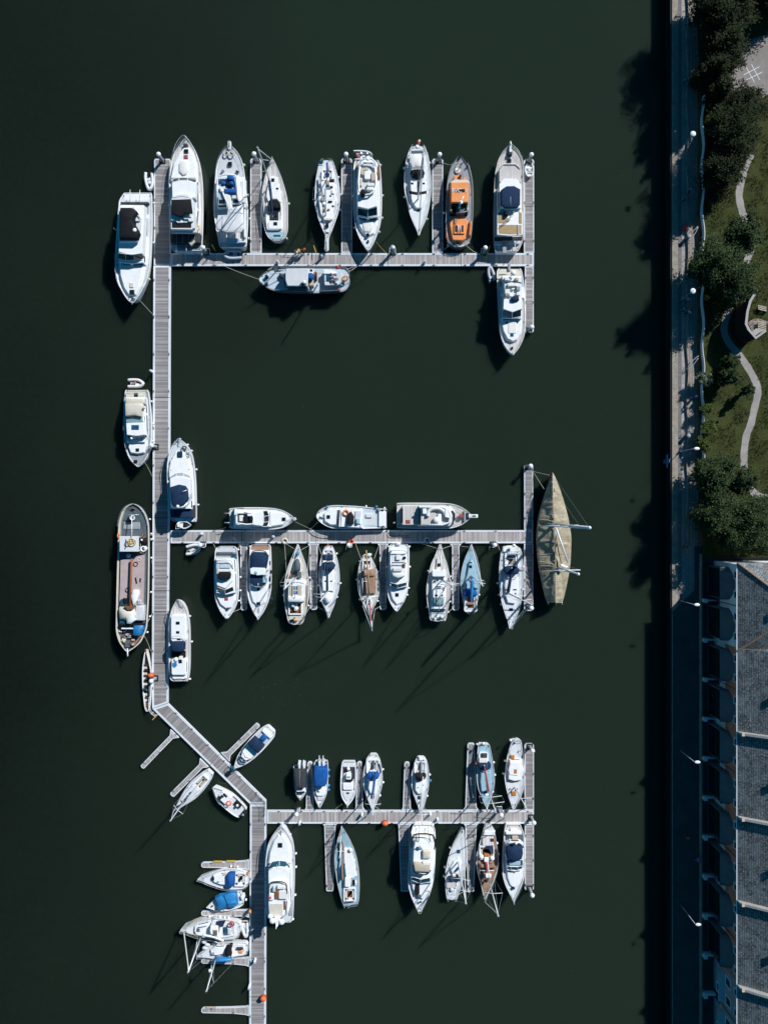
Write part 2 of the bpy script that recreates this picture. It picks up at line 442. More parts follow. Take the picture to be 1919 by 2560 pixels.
    def ball(b, name, x, y, dz, r, mat, sz=1.0, parent=None, sx=1, sy=1):
        mb = MB(); mb.ball(b.at(x, y, dz), r, sz, 12, 7, sx, sy); return mb.obj(name, M[mat], parent or b.t, smooth=True)
    def ring(b, name, x, y, dz, r, t, mat, axis='z', arc=(0, 2*PI)):
        mb = MB(); mb.ring(b.at(x, y, dz), r, t, 18, 6, axis, arc); return mb.obj(name, M[mat], b.t, smooth=True)
    def rails(b, t0, t1, h=.55, r=.016):
        mb = MB(); n = b.n
        for S, O_ in ((b.L, b.R), (b.R, b.L)):
            pts = []
            i0, i1 = int(t0*(n-1)), int(t1*(n-1))
            acc = 0
            for i in range(i0, i1+1):
                m = (S[i]+O_[i])/2; w = (S[i]-m); k = max(.2, 1 - .07/max(w.length, .1)); P = m + w*k
                pts.append(Vector((P.x, P.y, b.zz[i]+h)))
                if i == i0 or i == i1 or (pts[-1]-pts[-2]).length + acc > 1.5:
                    mb.tube([(P.x, P.y, b.zz[i]-.02), pts[-1]], r, 5); acc = 0
                else: acc += (pts[-1]-pts[-2]).length
            mb.tube(pts, r, 5); mb.tube([p - Vector((0,0,h*.5)) for p in pts], r*.6, 4)
        if t1 >= .99:
            mb.tube([Vector((b.L[-1].x, b.L[-1].y, b.zz[-1]+h)), Vector((b.R[-1].x, b.R[-1].y, b.zz[-1]+h))], r, 5)
        mb.obj('guard_rail', M['S'], b.t, smooth=True)
    def fender(b, s, t):
        """s: -1 left list / +1 right list of the sheet, t along the boat"""
        i = min(b.n-2, int(t*(b.n-1))); S = b.L if s < 0 else b.R; O_ = b.R if s < 0 else b.L
        d = (S[i]-O_[i]).normalized(); d.z = 0; P = S[i] + d*.13
        z = max(.35, b.zz[i]-.5)
        mb = MB(); mb.ball((P.x, P.y, z), .15, 2.0, 10, 6); o = mb.obj('fender', M['W'], b.t, smooth=True)
        m2 = MB(); m2.tube([(P.x, P.y, z+.25), (S[i].x, S[i].y, b.zz[i]+.02)], .012, 4); m2.obj('lanyard', M['RO'], o, origin=o['_o'])
    def hatch(b, x, y, w, h=None, top=.08, mat='L', frame='W', bot=None):
        h = h or w; o = b.k('hatch', Rr(x-w/2, y-h/2, x+w/2, y+h/2), top, mat, bot=bot)
        return o
    def mast(b, x, y, h, boom=None, cover='N', bh=1.6, spr=((.45, 1.0), (.72, .75)), r=.085, fore=None, back=None, shr=.9, furl=.05, mat='AL', br=.14, lean=(0, 0), chord=0.0, radar=None, tip=None):
        base = b.at(x, y, 0); top = base + Vector((lean[0], lean[1], h))
        if tip:
            T = Vector(((tip[0]-959.5)/FPX, (1280-tip[1])/FPX)); zt = H - (base.x*T.x+base.y*T.y)/T.length_squared; zt = max(base.z+6, min(base.z+19, zt)); top = Vector((T.x*(H-zt), T.y*(H-zt), zt))
        mb = MB(); mb.tube([base, top], r, 8, r*.75)
        mo = mb.obj('mast', M[mat], b.t, smooth=True)
        m3 = MB(); m3.tube([top, top+Vector((0,0,.5))], .012, 4); m3.box(top+Vector((0,0,.05)), (.25,.12,.1)); m3.obj('masthead_instruments', M['S'], mo, origin=mo['_o'])
        tipL = None
        for (f, w) in spr:
            c = base.lerp(top, f); s2 = MB(); s2.tube([c + b.side*w - b.ax*.15, c, c - b.side*w - b.ax*.15], .035, 6); s2.obj('spreader', M[mat], mo, smooth=True, origin=mo['_o'])
        rg = MB(); w1 = spr[0][1] if spr else 0
        i = max(0, min(b.n-1, int(((Vector((base.x, base.y, 0))-Vector((b.s0.x, b.s0.y, 0))).dot(b.ax)/b.len)*(b.n-1))))
        for S in (b.L, b.R):
            m = (b.L[i]+b.R[i])/2; d = (S[i]-m); sg = 1 if d.dot(b.side) > 0 else -1
            P = m + d*shr; P.z = b.zz[i]
            pts = [P]
            for (f, w) in spr: pts.append(base.lerp(top, f) + b.side*(w*sg) - b.ax*.15)
            pts.append(base.lerp(top, .97)); rg.tube(pts, .009, 4)
            rg.tube([P - b.ax*.4, base.lerp(top, spr[0][0] if spr else .5)], .008, 4)
        if back:
            q = b.at(back[0], back[1], .2); rg.tube([q, top], .009, 4)
        rg.obj('rigging', M['S'], b.t)
        if fore:
            q = b.at(fore[0], fore[1], .3); m4 = MB(); m4.tube([q, q.lerp(base.lerp(top, .97), .04), q.lerp(base.lerp(top, .97), .9), base.lerp(top, .97)], furl, 6); m4.obj('furled_sail', M['FW'], b.t, smooth=True)
        if boom:
            p1 = b.at(boom[0], boom[1], bh); p0 = Vector((base.x, base.y, base.z+bh)) + (b.s0-b.s1).normalized()*.1
            p0.z = base.z + bh
            m5 = MB(); m5.tube([p0, p1], .06, 6); bo = m5.obj('boom', M['AL'], b.t, smooth=True)
            if cover:
                m6 = MB(); pp = [p0.lerp(p1, q) + Vector((0,0,.16)) for q in (0, .05, .3, .6, .9, .97)]
                d = (p1-p0).normalized(); sd_ = Vector((d.y, -d.x, 0)).normalized()
                rr = [br*.7, br*1.2, br*1.15, br, br*.8, br*.35]; vs = []
                for pq, rq in zip(pp, rr):
                    for j in range(8):
                        a = 2*PI*j/8; vs.append(pq + sd_*(rq*math.cos(a)) + Vector((0,0,1.5*rq*math.sin(a))))
                m6.add(vs, [(i_*8+j, i_*8+(j+1) % 8, (i_+1)*8+(j+1) % 8, (i_+1)*8+j) for i_ in range(5) for j in range(8)] + [tuple(range(8)), tuple(range(47, 39, -1))])
                m6.obj('sail_cover', M[cover], bo, smooth=True, origin=bo['_o'])
        if radar:
            c = base.lerp(top, radar); m7 = MB(); m7.ball(c + b.ax*.35, .28, .45); m7.obj('radar_dome', M['W'], mo, smooth=True, origin=mo['_o'])
        return mo
    def wheel(b, x, y, dz=.7, r=.35):
        b.ring('steering_wheel', x, y, dz, r, .025, 'S', axis='y' if abs(b.ax.y) > .5 else 'x')
    def cockpit(b, poly, floor='T', seat='W', wall=.32, sw=.45, tbl=False):
        """raised coaming ring with benches and a sole"""
        n = len(poly); cx = sum(p[0] for p in poly)/n; cy = sum(p[1] for p in poly)/n; zb = b.zd(cx, cy)
        P = [U(*b.F.p(*p), zb+wall) for p in poly]; P = [(p.x, p.y) for p in P]
        if sarea(P) < 0: P = P[::-1]
        inn = offs(P, -.14); out = offs(P, .05); seat_in = offs(P, -sw)
        def ringmesh(o_, i_, z1, z0, name, mat):
            mb = MB(); m = len(o_); vs = [(p[0], p[1], z0) for p in o_] + [(p[0], p[1], z1) for p in o_] + [(p[0], p[1], z1) for p in i_] + [(p[0], p[1], z0) for p in i_]
            fs = [(k*m+i, k*m+(i+1) % m, (k+1)*m+(i+1) % m, (k+1)*m+i) for k in range(3) for i in range(m)]
            mb.add(vs, fs); mb.obj(name, M[mat], b.t)
        ringmesh(out, [tuple(q) for q in inn], zb+wall, zb-.1, 'coaming', 'W')
        ringmesh([tuple(q) for q in inn], [tuple(q) for q in seat_in], zb+wall*.55, zb-.1, 'cockpit_bench', seat)
        mb = MB(); prism(mb, seat_in, zb+.03, zb-.12, 0, 0, .005); mb.obj('cockpit_sole', M[floor], b.t)

Z1 = Fr(270,310,3.316); Z2 = Fr(620,310,4.145); Z3 = Fr(960,320,4.145); Z4 = Fr(1150,600,6.632); Z5 = Fr(270,900,6.32)
Z6 = Fr(270,1220,6.632); Z7 = Fr(270,1460,6.144); Z8 = Fr(400,1080,4.145); Z9 = Fr(750,1220,3.316); Z10 = Fr(520,1330,4.876)
Z11 = Fr(860,1330,5.717); Z12 = Fr(1100,1150,4.145); Z13 = Fr(340,1730,4.363); Z14 = Fr(710,1850,4.145); Z15 = Fr(1100,1830,6.377)
Z16 = Fr(640,2040,3.604); Z17 = Fr(1080,2030,5.921); Z18 = Fr(430,2120,5.024)
ZA = Fr(280,470,7.135); ZB = Fr(530,340,7.628); ZC = Fr(640,655,6.632); ZD = Fr(430,2280,7.895)
# ================================================================= water and pontoons
def sheet(name, poly, z, mat, kind='structure', thick=0.0):
    mb = MB(); P = [(p[0], p[1]) for p in poly]
    if sarea(P) < 0: P = P[::-1]
    if thick: 
        n = len(P); mb.add([(x, y, z-thick) for x, y in P] + [(x, y, z) for x, y in P], [tuple(range(n-1, -1, -1)), tuple(range(n, 2*n))] + [(i, (i+1) % n, n+(i+1) % n, n+i) for i in range(n)])
    else: mb.add([(x, y, z) for x, y in P], [tuple(range(len(P)))])
    o = mb.obj(name, mat); tag(o, kind=kind); return o
def water_mat():
    m, t, bs = newmat('murky_green_water'); v = coord(t)
    f = noise(t, .012, v, 3, .5); f2 = noise(t, 1.1, v, 4, .6)
    sp = nd(t, 'ShaderNodeSeparateXYZ'); t.links.new(v, sp.inputs[0])      # vignette-like falloff painted into the colour, darker leftwards, broken by silt noise
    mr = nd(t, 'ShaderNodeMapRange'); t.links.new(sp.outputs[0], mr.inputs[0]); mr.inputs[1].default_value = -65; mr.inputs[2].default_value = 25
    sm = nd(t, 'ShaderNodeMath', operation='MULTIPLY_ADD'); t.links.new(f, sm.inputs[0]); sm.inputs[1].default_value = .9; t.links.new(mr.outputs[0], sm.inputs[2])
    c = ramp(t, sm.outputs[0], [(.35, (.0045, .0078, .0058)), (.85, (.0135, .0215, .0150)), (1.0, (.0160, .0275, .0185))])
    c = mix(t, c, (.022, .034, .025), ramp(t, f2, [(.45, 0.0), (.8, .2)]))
    t.links.new(c, bs.inputs['Base Color']); bs.inputs['Roughness'].default_value = .12; bs.inputs['IOR'].default_value = 1.33
    bs.inputs['Subsurface Weight'].default_value = 1.0; bs.inputs['Subsurface Radius'].default_value = (.5, .8, .65); bs.inputs['Subsurface Scale'].default_value = 7.5
    bs.inputs['Specular IOR Level'].default_value = .2
    w1 = noise(t, 2.6, v, 3, .6); w2 = noise(t, 9.0, v, 2, .6)
    mm = nd(t, 'ShaderNodeMath', operation='ADD'); t.links.new(w1, mm.inputs[0]); t.links.new(w2, mm.inputs[1]); bump(t, bs, mm.outputs[0], .22, .03)
    return m
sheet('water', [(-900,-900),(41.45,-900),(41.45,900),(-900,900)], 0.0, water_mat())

base_, dark_ = (.37, .345, .34), (.25, .23, .225)
bv_, dv_ = (.27, .255, .26), (.17, .16, .165)
PV = planks('walkway_boards_across', bv_, dv_, 0, .145, .1, .45, light=(.42,.40,.40))
PH = planks('walkway_boards_along', base_, dark_, PI/2, .145, .1, .45, light=(.54,.51,.50))
PD = planks('walkway_boards_diagonal', bv_, dv_, 3*PI/4, .145, .1, .45, light=(.41,.39,.39))
PE = planks('finger_boards_diagonal', base_, dark_, PI/4, .145, .1, .45, light=(.54,.51,.50))
PZ = .5
def pont(label, poly, mat, edge=.28, joints=(), cleats=(), cat='pontoon', name='pontoon'):
    P = [U(x, y, PZ) for x, y in poly]; P = [(p.x, p.y) for p in P]
    if sarea(P) < 0: P = P[::-1]
    c = (sum(p[0] for p in P)/len(P), sum(p[1] for p in P)/len(P), 0)
    t = thing(name, label, cat, c, 'floating pontoons of the marina'); t['_o'] = c
    inn = [tuple(q) for q in offs(P, -edge)]
    mb = MB(); prism(mb, inn, PZ, .28, .001, 0, .006); mb.obj('deck', mat, t)
    n = len(P); e = MB(); vs = [(p[0], p[1], .2) for p in P] + [(p[0], p[1], PZ+.02) for p in P] + [(p[0], p[1], PZ+.02) for p in inn] + [(p[0], p[1], .3) for p in inn]
    e.add(vs, [(k*n+i, k*n+(i+1) % n, (k+1)*n+(i+1) % n, (k+1)*n+i) for k in range(3) for i in range(n)]); e.obj('edge_beam', M['GC'], t)
    f = MB(); prism(f, [tuple(q) for q in offs(P, -.12)], .26, -.4, 0, 0, .02); f.obj('float', M['FL'], t)
    for (a, b_) in joints:
        A, B_ = U(*a, PZ), U(*b_, PZ); d = (B_-A); j = MB(); j.box(((A.x+B_.x)/2, (A.y+B_.y)/2, PZ+.012), (d.length, .06, .028), math.atan2(d.y, d.x)); j.obj('joint_strip', M['BK'], t)
    for (x, y) in cleats:
        A = U(x, y, PZ); q = MB(); q.box((A.x, A.y, PZ+.06), (.06, .06, .09)); q.box((A.x, A.y, PZ+.11), (.07, .34, .05)) if abs(x-960) > 0 and mat in (PV,) else q.box((A.x, A.y, PZ+.11), (.34, .07, .05)); q.obj('cleat', M['DG'], t)
    return t
def cl(x0, y0, x1, y1, n): return [(x0+(x1-x0)*i/(n-1), y0+(y1-y0)*i/(n-1)) for i in range(n)] if n > 1 else [(x0, y0)]
pont('upper straight stretch of the main walkway, from the top pontoon down to the bend', [(384,664),(427,664),(426,900),(425,1250),(422,1500),(421,1757),(381,1771),(380,1700),(382,1250),(383,900)], PV, joints=[((384,y),(426,y)) for y in (790,994,1146,1294,1476,1529,1659)], cleats=cl(386,700,383,1720,12)+cl(424,700,419,1720,12))
pont('diagonal stretch of the main walkway, slanting down to the right', [(421,1758.5),(665.5,2001),(665.5,2010),(625,2010),(624,2021-12),(381.5,1772)], PD, joints=[((524,1914),(549,1886)),((626,2026-18),(664,2026-18))], cleats=cl(440,1782,640,1981,6)+cl(400,1795,605,1999,6))
pont('bottom stretch of the main walkway running out of the picture', [(625,2011.5),(665.5,2011.5),(665.5,2300),(664.5,2620),(623,2620),(624,2300)], PV, joints=[((624,y),(665,y)) for y in (2209,2395,2492)], cleats=cl(627,2060,626,2540,8)+cl(663,2060,662,2540,8))
pont('upper left finger that carries on the main walkway at the top', [(388,397),(424,397),(427,401),(427.5,662.5),(385,662.5),(386,401)], PV, edge=.16, joints=[((387,530),(426,530))], cleats=cl(389,430,387,640,4)+cl(425,430,425,640,4))
def arm(label, y0, y1, x0, x1, js, n=12, name='pontoon'): return pont(label, [(x0,y0),(x1,y0),(x1,y1),(x0,y1)], PH, edge=.24, joints=[((x, y0),(x, y1)) for x in js], cleats=cl(x0+30,y0+2,x1-15,y0+2,n)+cl(x0+30,y1-2,x1-15,y1-2,n))
arm('top cross pontoon, boards across, running right from the main walkway to the orange boat', 633, 665, 428.5, 1333.5, (606,789,970,1152))
arm('middle cross pontoon, running right to the canvas covered yacht', 1325.5, 1358, 427, 1331.6, (604,789,968,1149))
arm('bottom cross pontoon, carrying the red boomed sailing boat', 2026, 2059, 667, 1333.6, (848,968,1151))
CAT_F = 'finger pontoon'
def fin(label, x0, x1, y0, y1, up, flare=0, x0b=None, x1b=None, ch=4, n=3):
    """vertical finger: y0 root, y1 free end"""
    s = 1 if y1 > y0 else -1; xb0 = x0 if x0b is None else x0b; xb1 = x1 if x1b is None else x1b
    g = 1.2*s
    poly = [(xb0-flare, y0+g), (xb1+flare, y0+g)]
    if flare: poly += [(xb1+.5, y0+g+flare*1.2*s)]
    poly += [(x1, y1-ch*s), (x1-ch, y1), (x0+ch, y1), (x0, y1-ch*s)]
    if flare: poly += [(xb0-.5, y0+g+flare*1.2*s)]
    return pont(label, poly, PV, edge=.13, cleats=cl(x0+1.5,y0+30*s,x0+1.5,y1-14*s,n)+cl(x1-1.5,y0+30*s,x1-1.5,y1-14*s,n), cat=CAT_F, name='finger_pontoon', joints=[((x0,(y0+y1)/2),(x1,(y0+y1)/2))] if abs(y1-y0) > 200 else ())
fin('finger pontoon between the blue seated yacht and the first sailing boat, top row', 626, 653.6, 633, 396, 1)
fin('finger pontoon between the cluttered white ketch and the flybridge yacht with the slung tender', 853, 880, 633, 396, 1)
fin('finger pontoon left of the orange wheelhouse boat', 1080, 1107, 633, 397, 1)
fin('right end finger pointing up from the top pontoon, with a white dinghy on it', 1309, 1334, 633, 398, 1)
fin('right end stub pointing down from the top pontoon', 1311.3, 1333, 665, 832, 0)
fin('right end finger pointing up from the middle pontoon beside the covered yacht', 1309.4, 1331.6, 1325.5, 1160, 1)
fin('right end finger pointing down from the middle pontoon beside the covered yacht', 1309.4, 1332, 1358, 1527, 0)
fin('narrow finger between the black cushioned yacht and the navy canopied cruiser', 601.6, 617.4, 1358, 1526, 0, 6)
fin('narrow finger between the blue windowed ketch and the sailing boat with the upturned dinghy', 775, 793, 1358, 1524.5, 0, 6)
fin('narrow finger between the wooden gaff ketch and the white yacht with blue windscreen', 949, 965.5, 1358, 1524.7, 0, 6)
fin('narrow finger between the grey decked pilothouse yacht and the pale blue sailing boat', 1130, 1147, 1358, 1526, 0, 6)
fin('tapered finger between the grey covered boat and the vivid blue covered boat', 768.6, 780.5, 2026, 1904, 1, 4, 765, 783, 3, 2)
fin('tapered finger between the black cockpit boat and the blue hooded sailing boat', 892.6, 904.4, 2026, 1904, 1, 4, 889, 907, 3, 2)
fin('tapered empty sided finger left of the navy hooded sailing boat', 1010.5, 1023, 2026, 1905, 1, 4, 1007, 1026, 3, 2)
fin('tapered finger left of the light blue boat with red boom', 1168, 1185.5, 2026, 1858, 1, 6, 1163, 1190, 3, 3)
fin('wide right end finger pointing up from the bottom pontoon', 1310.5, 1333.6, 2026, 1859, 1)
fin('tapered finger left of the blue sailing boat with wooden boom', 815.5, 832.8, 2059, 2228, 0, 4, 811, 838, 2, 3)
fin('tapered finger left of the black framed hardtop yacht', 1001.5, 1021, 2059, 2228.7, 0, 4, 996, 1024, 2, 3)
fin('tapered finger between the slanting racing boat and the varnished ketch', 1168.7, 1184.3, 2059, 2229, 0, 4, 1163, 1190, 2, 3)
fin('right end finger pointing down from the bottom pontoon beside the round cockpit cover', 1311, 1333.4, 2059, 2226, 0)
def dfin(label, a, b_, w, fl, mat=None):
    d = Vector((b_[0]-a[0], b_[1]-a[1])).normalized(); n = Vector((-d.y, d.x)); A, B_ = Vector(a), Vector(b_)
    q = lambda P, s, k=0: tuple(P + n*s + d*k)
    pont(label, [q(A,-w/2-fl), q(A,w/2+fl), q(A,w/2,fl*1.3), q(B_,w/2,-2.5), q(B_,w/2-3), q(B_,-w/2+3), q(B_,-w/2,-2.5), q(A,-w/2,fl*1.3)], mat or PE, edge=.1, cat=CAT_F, name='finger_pontoon', cleats=[q(A.lerp(B_,.5),-w/2+1), q(A.lerp(B_,.9),w/2-1)])
dfin('empty pale finger slanting down to the left from the diagonal walkway', (437,1834), (355,1919), 11.5, 9)
dfin('finger slanting down to the left beside the slim beige cockpit sailing boat', (511,1907), (429,1989), 13, 9)
dfin('finger slanting up to the right beside the navy canopied cabin boat', (563,1893), (646,1811), 13, 9)
def hfin(label, yt, yb, rt, rb, x1=503.5, x0=622.5):
    pont(label, [(x0,rt),(x0,rb),(x0-9,rb-3),(x0-40,yb+1.5),(x1+4,yb),(x1,yb-3),(x1,yt+3),(x1+4,yt),(x0-40,yt-1.5),(x0-9,rt+3)], PH, edge=.1, cat=CAT_F, name='finger_pontoon', cleats=[(x1+25, yt+1.5), (x1+80, yb-1.5)])
hfin('small finger with two yellow fender boards above the blue hooded sailing boat', 2156, 2169, 2149, 2176)
hfin('small finger between the blue tarpaulin boat and the motor sailer', 2277, 2289.5, 2272, 2294)
hfin('small finger under the lowest sailing boat', 2397, 2409, 2392, 2417)
hfin('empty small finger at the very bottom left of the lower walkway', 2520, 2532.5, 2514, 2540)

# piles
pile0 = thing('mooring_pile', '', 'pile', (0, 0, 0)); 
m_ = MB(); m_.tube([(0,0,-1.5),(0,0,2.5)], .21, 14); m_.obj('shaft', M['G'], pile0, smooth=True)
m_ = MB(); m_.ball((0,0,2.52), .33, .8, 14, 8); m_.obj('cap', M['W'], pile0)
m_ = MB(); 
for (cx_, cy_, dx_, dy_) in ((0,.36,.86,.12),(0,-.36,.86,.12),(.37,0,.12,.6),(-.37,0,.12,.6)): m_.box((cx_,cy_,.56),(dx_,dy_,.14))
m_.obj('guide_collar', M['BK'], pile0)
PILES = [(407,402,'at the free end of the upper left finger'),(641,401,'at the end of the finger right of the blue seated yacht'),(866.6,402,'at the finger end left of the yacht with the slung tender'),
 (1096,402.5,'at the end of the finger left of the orange boat'),(1321,403,'at the end of the finger with the white dinghy'),(516,631,'on the top pontoon beside the grey dinghy'),(981,630.5,'on the upper edge of the top pontoon near its middle'),
 (1208,631.5,'on the upper edge of the top pontoon by the trawler yacht'),(1322,826,'at the end of the right stub under the top pontoon'),(390,1117,'on the left edge of the main walkway beside the beige canopied cruiser'),(389,1695,'on the left edge of the main walkway beside the rowing gig'),
 (509,1361,'under the middle pontoon beside the grey dinghy'),(873,1361,'under the middle pontoon beside the red life ring'),(1231,1361,'under the middle pontoon near the big navy sloop'),(1319,1167,'at the upper end of the finger beside the covered yacht'),(1321,1516,'at the lower end of the finger beside the covered yacht'),
 (745,2022.5,'on the upper edge of the bottom pontoon under the grey covered boat'),(1247,2024,'on the bottom pontoon between the last two upper sailing boats'),(1323.5,1866,'at the end of the upper right finger of the bottom pontoon'),(1327,2043,'at the right corner of the bottom pontoon'),(1323,2221,'at the end of the lower right finger of the bottom pontoon')]
for i, (x, y, d_) in enumerate(PILES):
    w = U(x, y, .5); lab = 'white capped pile ' + d_
    if i == 0: pile0.location = (w.x, w.y, 0); pile0['label'] = lab; pile0['group'] = 'mooring piles of the pontoons'; pile0['_o'] = (w.x, w.y, 0)
    else: copy_tree(pile0, (w.x, w.y, 0), lab, 'mooring piles of the pontoons')
# service pedestals
ped0 = thing('service_pedestal', '', 'pedestal', (0,0,.5))
m_ = MB(); prism(m_, Rr(-.14,-.14,.14,.14,.04), 1.45, .5, .02, .04, .03); m_.obj('column', M['W'], ped0, origin=(0,0,.5))
m_ = MB(); m_.box((0,0,1.5),(.22,.22,.1)); m_.obj('lamp_head', M['LBL'], ped0, origin=(0,0,.5))
PEDS = [(684.6,1341,'on the middle pontoon below the leftmost yacht'),(506,1334,'on the middle pontoon near the main walkway'),(905,2034,'on the bottom pontoon under the blue hooded sailing boat'),(1075,2033,'on the bottom pontoon right of the navy hooded sailing boat'),
 (750,2054,'on the lower edge of the bottom pontoon near its left end'),(639,2397,'on the lower walkway beside the lowest sailing boat'),(381,929,'on the left edge of the main walkway above the beige canopied cruiser'),(383,1348,'on the left edge of the walkway beside the barge wheelhouse'),(1060,658,'on the lower edge of the top pontoon under the orange boat'),
 (694,657,'on the lower edge of the top pontoon above the grey workboat'),(805,644,'on the top pontoon left of the slung tender yacht'),(625,2462,'on the left edge of the lower walkway under the leaning masts'),(586,1345,'on the lower edge of the middle pontoon, first finger'),(1093,2046,'on the bottom pontoon near its lower edge, fourth finger')]
for i, (x, y, d_) in enumerate(PEDS):
    w = U(x, y, .5); lab = 'white pedestal ' + d_
    if i == 0: ped0.location = (w.x, w.y, .5); ped0['label'] = lab; ped0['group'] = 'service pedestals'; ped0['_o'] = (w.x, w.y, .5)
    else: copy_tree(ped0, (w.x, w.y, .5), lab, 'service pedestals')
# life rings on posts / orange housings
def one(mb, name, label, cat, mat, group=None, smooth=False):
    c = Vector(mb.v[0]); c = Vector((sum(v[0] for v in mb.v)/len(mb.v), sum(v[1] for v in mb.v)/len(mb.v), min(v[2] for v in mb.v)))
    return tag(mb.obj(name, M[mat], None, smooth, origin=c), label, cat, group)
for (x, y, d_) in ((962.5,2054,'on the lower edge of the bottom pontoon'),(660,2489,'near the bottom of the lower walkway'),(381,1686,'on the left edge of the main walkway beside the rowing gig')):
    w = U(x, y, .5); t = thing('lifebuoy_post', 'orange lifebuoy housing '+d_, 'lifebuoy', (w.x, w.y, .5), 'orange lifebuoy housings')
    m_ = MB(); prism(m_, El(w.x, w.y, .4, .3, 12), 1.45, .75, .06, .12, .05); m_.obj('housing', M['OD'], t, smooth=True)
    m_ = MB(); m_.tube([(w.x,w.y,.5),(w.x,w.y,.9)], .05, 8); m_.obj('post', M['S'], t)
for (x, y, r_, c_, d_) in ((712,1353,.42,'C','pale rope coil on the middle pontoon edge above the blue windowed ketch'),(1067,1351,.4,'S','grey coil of hose on the middle pontoon above the grey decked yacht'),(1210,638,.4,'Y','yellow ring of hose on the top pontoon beside the trawler yacht stern')):
    m_ = MB(); w = U(x, y, .6); m_.ring((w.x, w.y, .6), r_, .07, 22, 6); m_.ring((w.x+.03, w.y, .7), r_*.8, .06, 22, 6); one(m_, 'rope_coil', d_, 'rope coil', c_, None, True)
m_ = MB(); w = U(878,1354,.6); m_.ring((w.x, w.y, .65), .3, .09, 20, 8); one(m_, 'life_ring', 'red orange life ring lying on the edge of the middle pontoon by a pile', 'life ring', 'OD', None, True)
for i, (x, y, dx, dy, d_) in enumerate(((534,619,9,16,'pole leaning off the top pontoon beside the grey dinghy'),(787,623,6,18,'short boathook standing off the top pontoon left of the slung tender'),(1221,625,8,-22,'pole off the top pontoon by the trawler yacht'),(388,1793,-14,14,'yellow boathook sticking out from the bend of the walkway'))):
    m_ = MB(); m_.tube([U(x-dx/2, y-dy/2, .9), U(x+dx/2, y+dy/2, 1.3)], .05, 6); one(m_, 'boathook', 'yellow '+d_ if 'yellow' not in d_ else d_, 'boathook', 'Y')
for (x0, y0, x1, y1, z0, d_) in ((534,2151.5,556,2156,.62,'left of the two yellow fender boards on the small upper finger'),(566.5,2150.5,588.5,2155,.62,'right of the two yellow fender boards on the small upper finger'),(516,2517,540,2520,.6,'pale fender board on the bottom small finger')):
    m_ = MB(); a = U(x0, y0, z0); b_ = U(x1, y1, z0); m_.box(((a.x+b_.x)/2, (a.y+b_.y)/2, z0), (b_.x-a.x, .22, .12)); one(m_, 'fender_board', d_, 'fender', 'Y' if 'yellow' in d_ else 'BE')
m_ = MB()
hr = [(634,1989),(629,2002),(640,2016),(651,2026),(650,2040)]
m_.tube([U(x, y, 1.5) for x, y in hr], .03, 6); m_.tube([U(x, y, 1.05) for x, y in hr], .02, 6)
for (x, y) in hr: m_.tube([U(x, y, .5), U(x, y, 1.5)], .025, 6)
# walkway corner railings
def railing(label, pts, h=1.0, z=.5, r=.028, mat='S', step=0):
    m = MB(); P = [U(x, y, z) for x, y in pts]
    for k in (1, .66, .33): m.tube([p+Vector((0,0,h*k)) for p in P], r*(1 if k == 1 else .6), 6)
    for p in P: m.tube([p, p+Vector((0,0,h))], r, 6)
    return one(m, 'railing', label, 'railing', mat)
railing('white metal railing round the outer bend of the main walkway by the gig', [(378,1740),(377,1756),(378,1772),(384,1780),(392,1786)], mat='W')
railing('thin dark railing where the diagonal walkway meets the lower walkway', [(642,1982),(655,1995),(663,2003),(663,2020),(662,2036)], h=1.1, mat='DG')
for i, (x, y) in enumerate(((507,1366),(872,1366),(1230,1366),(980.7,622),(517,624),(1210,623),(742,2028),(1246,2018))):
    m_ = MB(); w = U(x, y, .9)
    sgn = 1 if y in (1366, 2028) else -1
    m_.tube([(w.x-.42,w.y+.5*sgn*-1+.0,.75),(w.x-.42,w.y,.95),(w.x-.25,w.y-.12*sgn*-1*-1,.95),(w.x+.25,w.y-.12*sgn,.95),(w.x+.42,w.y,.95),(w.x+.42,w.y+.5*sgn,.75)] if sgn > 0 else [(w.x-.42,w.y-.5,.75),(w.x-.42,w.y+.1,.95),(w.x+.42,w.y+.1,.95),(w.x+.42,w.y-.5,.75)], .05, 6)
    one(m_, 'pile_hoop', 'white tubular hoop round the pile ' + ['by the grey dinghy under the middle pontoon','by the red life ring under the middle pontoon','near the navy sloop under the middle pontoon','on the top pontoon near its middle','on the top pontoon by the grey dinghy','on the top pontoon by the trawler yacht','on the bottom pontoon by the grey covered boat','on the bottom pontoon between the last two boats'][i], 'pile hoop', 'W', 'pile hoops')
# mooring ropes: photo pixels and heights of the two ends
def rope(label, a, za, b_, zb, sag=.25, r=.026, mat='RO'):
    A, B_ = U(*a, za), U(*b_, zb); pts = []
    for i in range(9):
        t = i/8; p = A.lerp(B_, t); p.z -= sag*4*t*(1-t); pts.append(p)
    m = MB(); m.tube(pts, r, 5); return one(m, 'mooring_rope', label, 'rope', mat, 'mooring ropes', True)
zp = lambda f, x, y: f.p(x, y)
rope('long pale rope from the top pontoon to the bow of the grey workboat', zp(Z1,945,1170), .6, zp(ZC,60,290), 2.0, .3)
rope('pale rope from the workboat shoulder up to the top pontoon', zp(ZC,190,130), 1.8, zp(ZC,295,60), .55)
rope('upper of the two ropes from the workboat stern to the top pontoon', zp(ZC,1500,115), 1.7, zp(ZC,1640,65), .55); rope('lower of the two ropes from the workboat stern to the top pontoon', zp(ZC,1535,155), 1.7, zp(ZC,1665,75), .55)
rope('rope from the far left yacht bow to the main walkway', zp(ZA,450,1955), 2.2, (384,788), .55); rope('yellow rope from the slung tender yacht bow to the top pontoon', zp(Z2,1325,1220), 2.2, zp(Z2,1430,1335), .55, mat='Y')
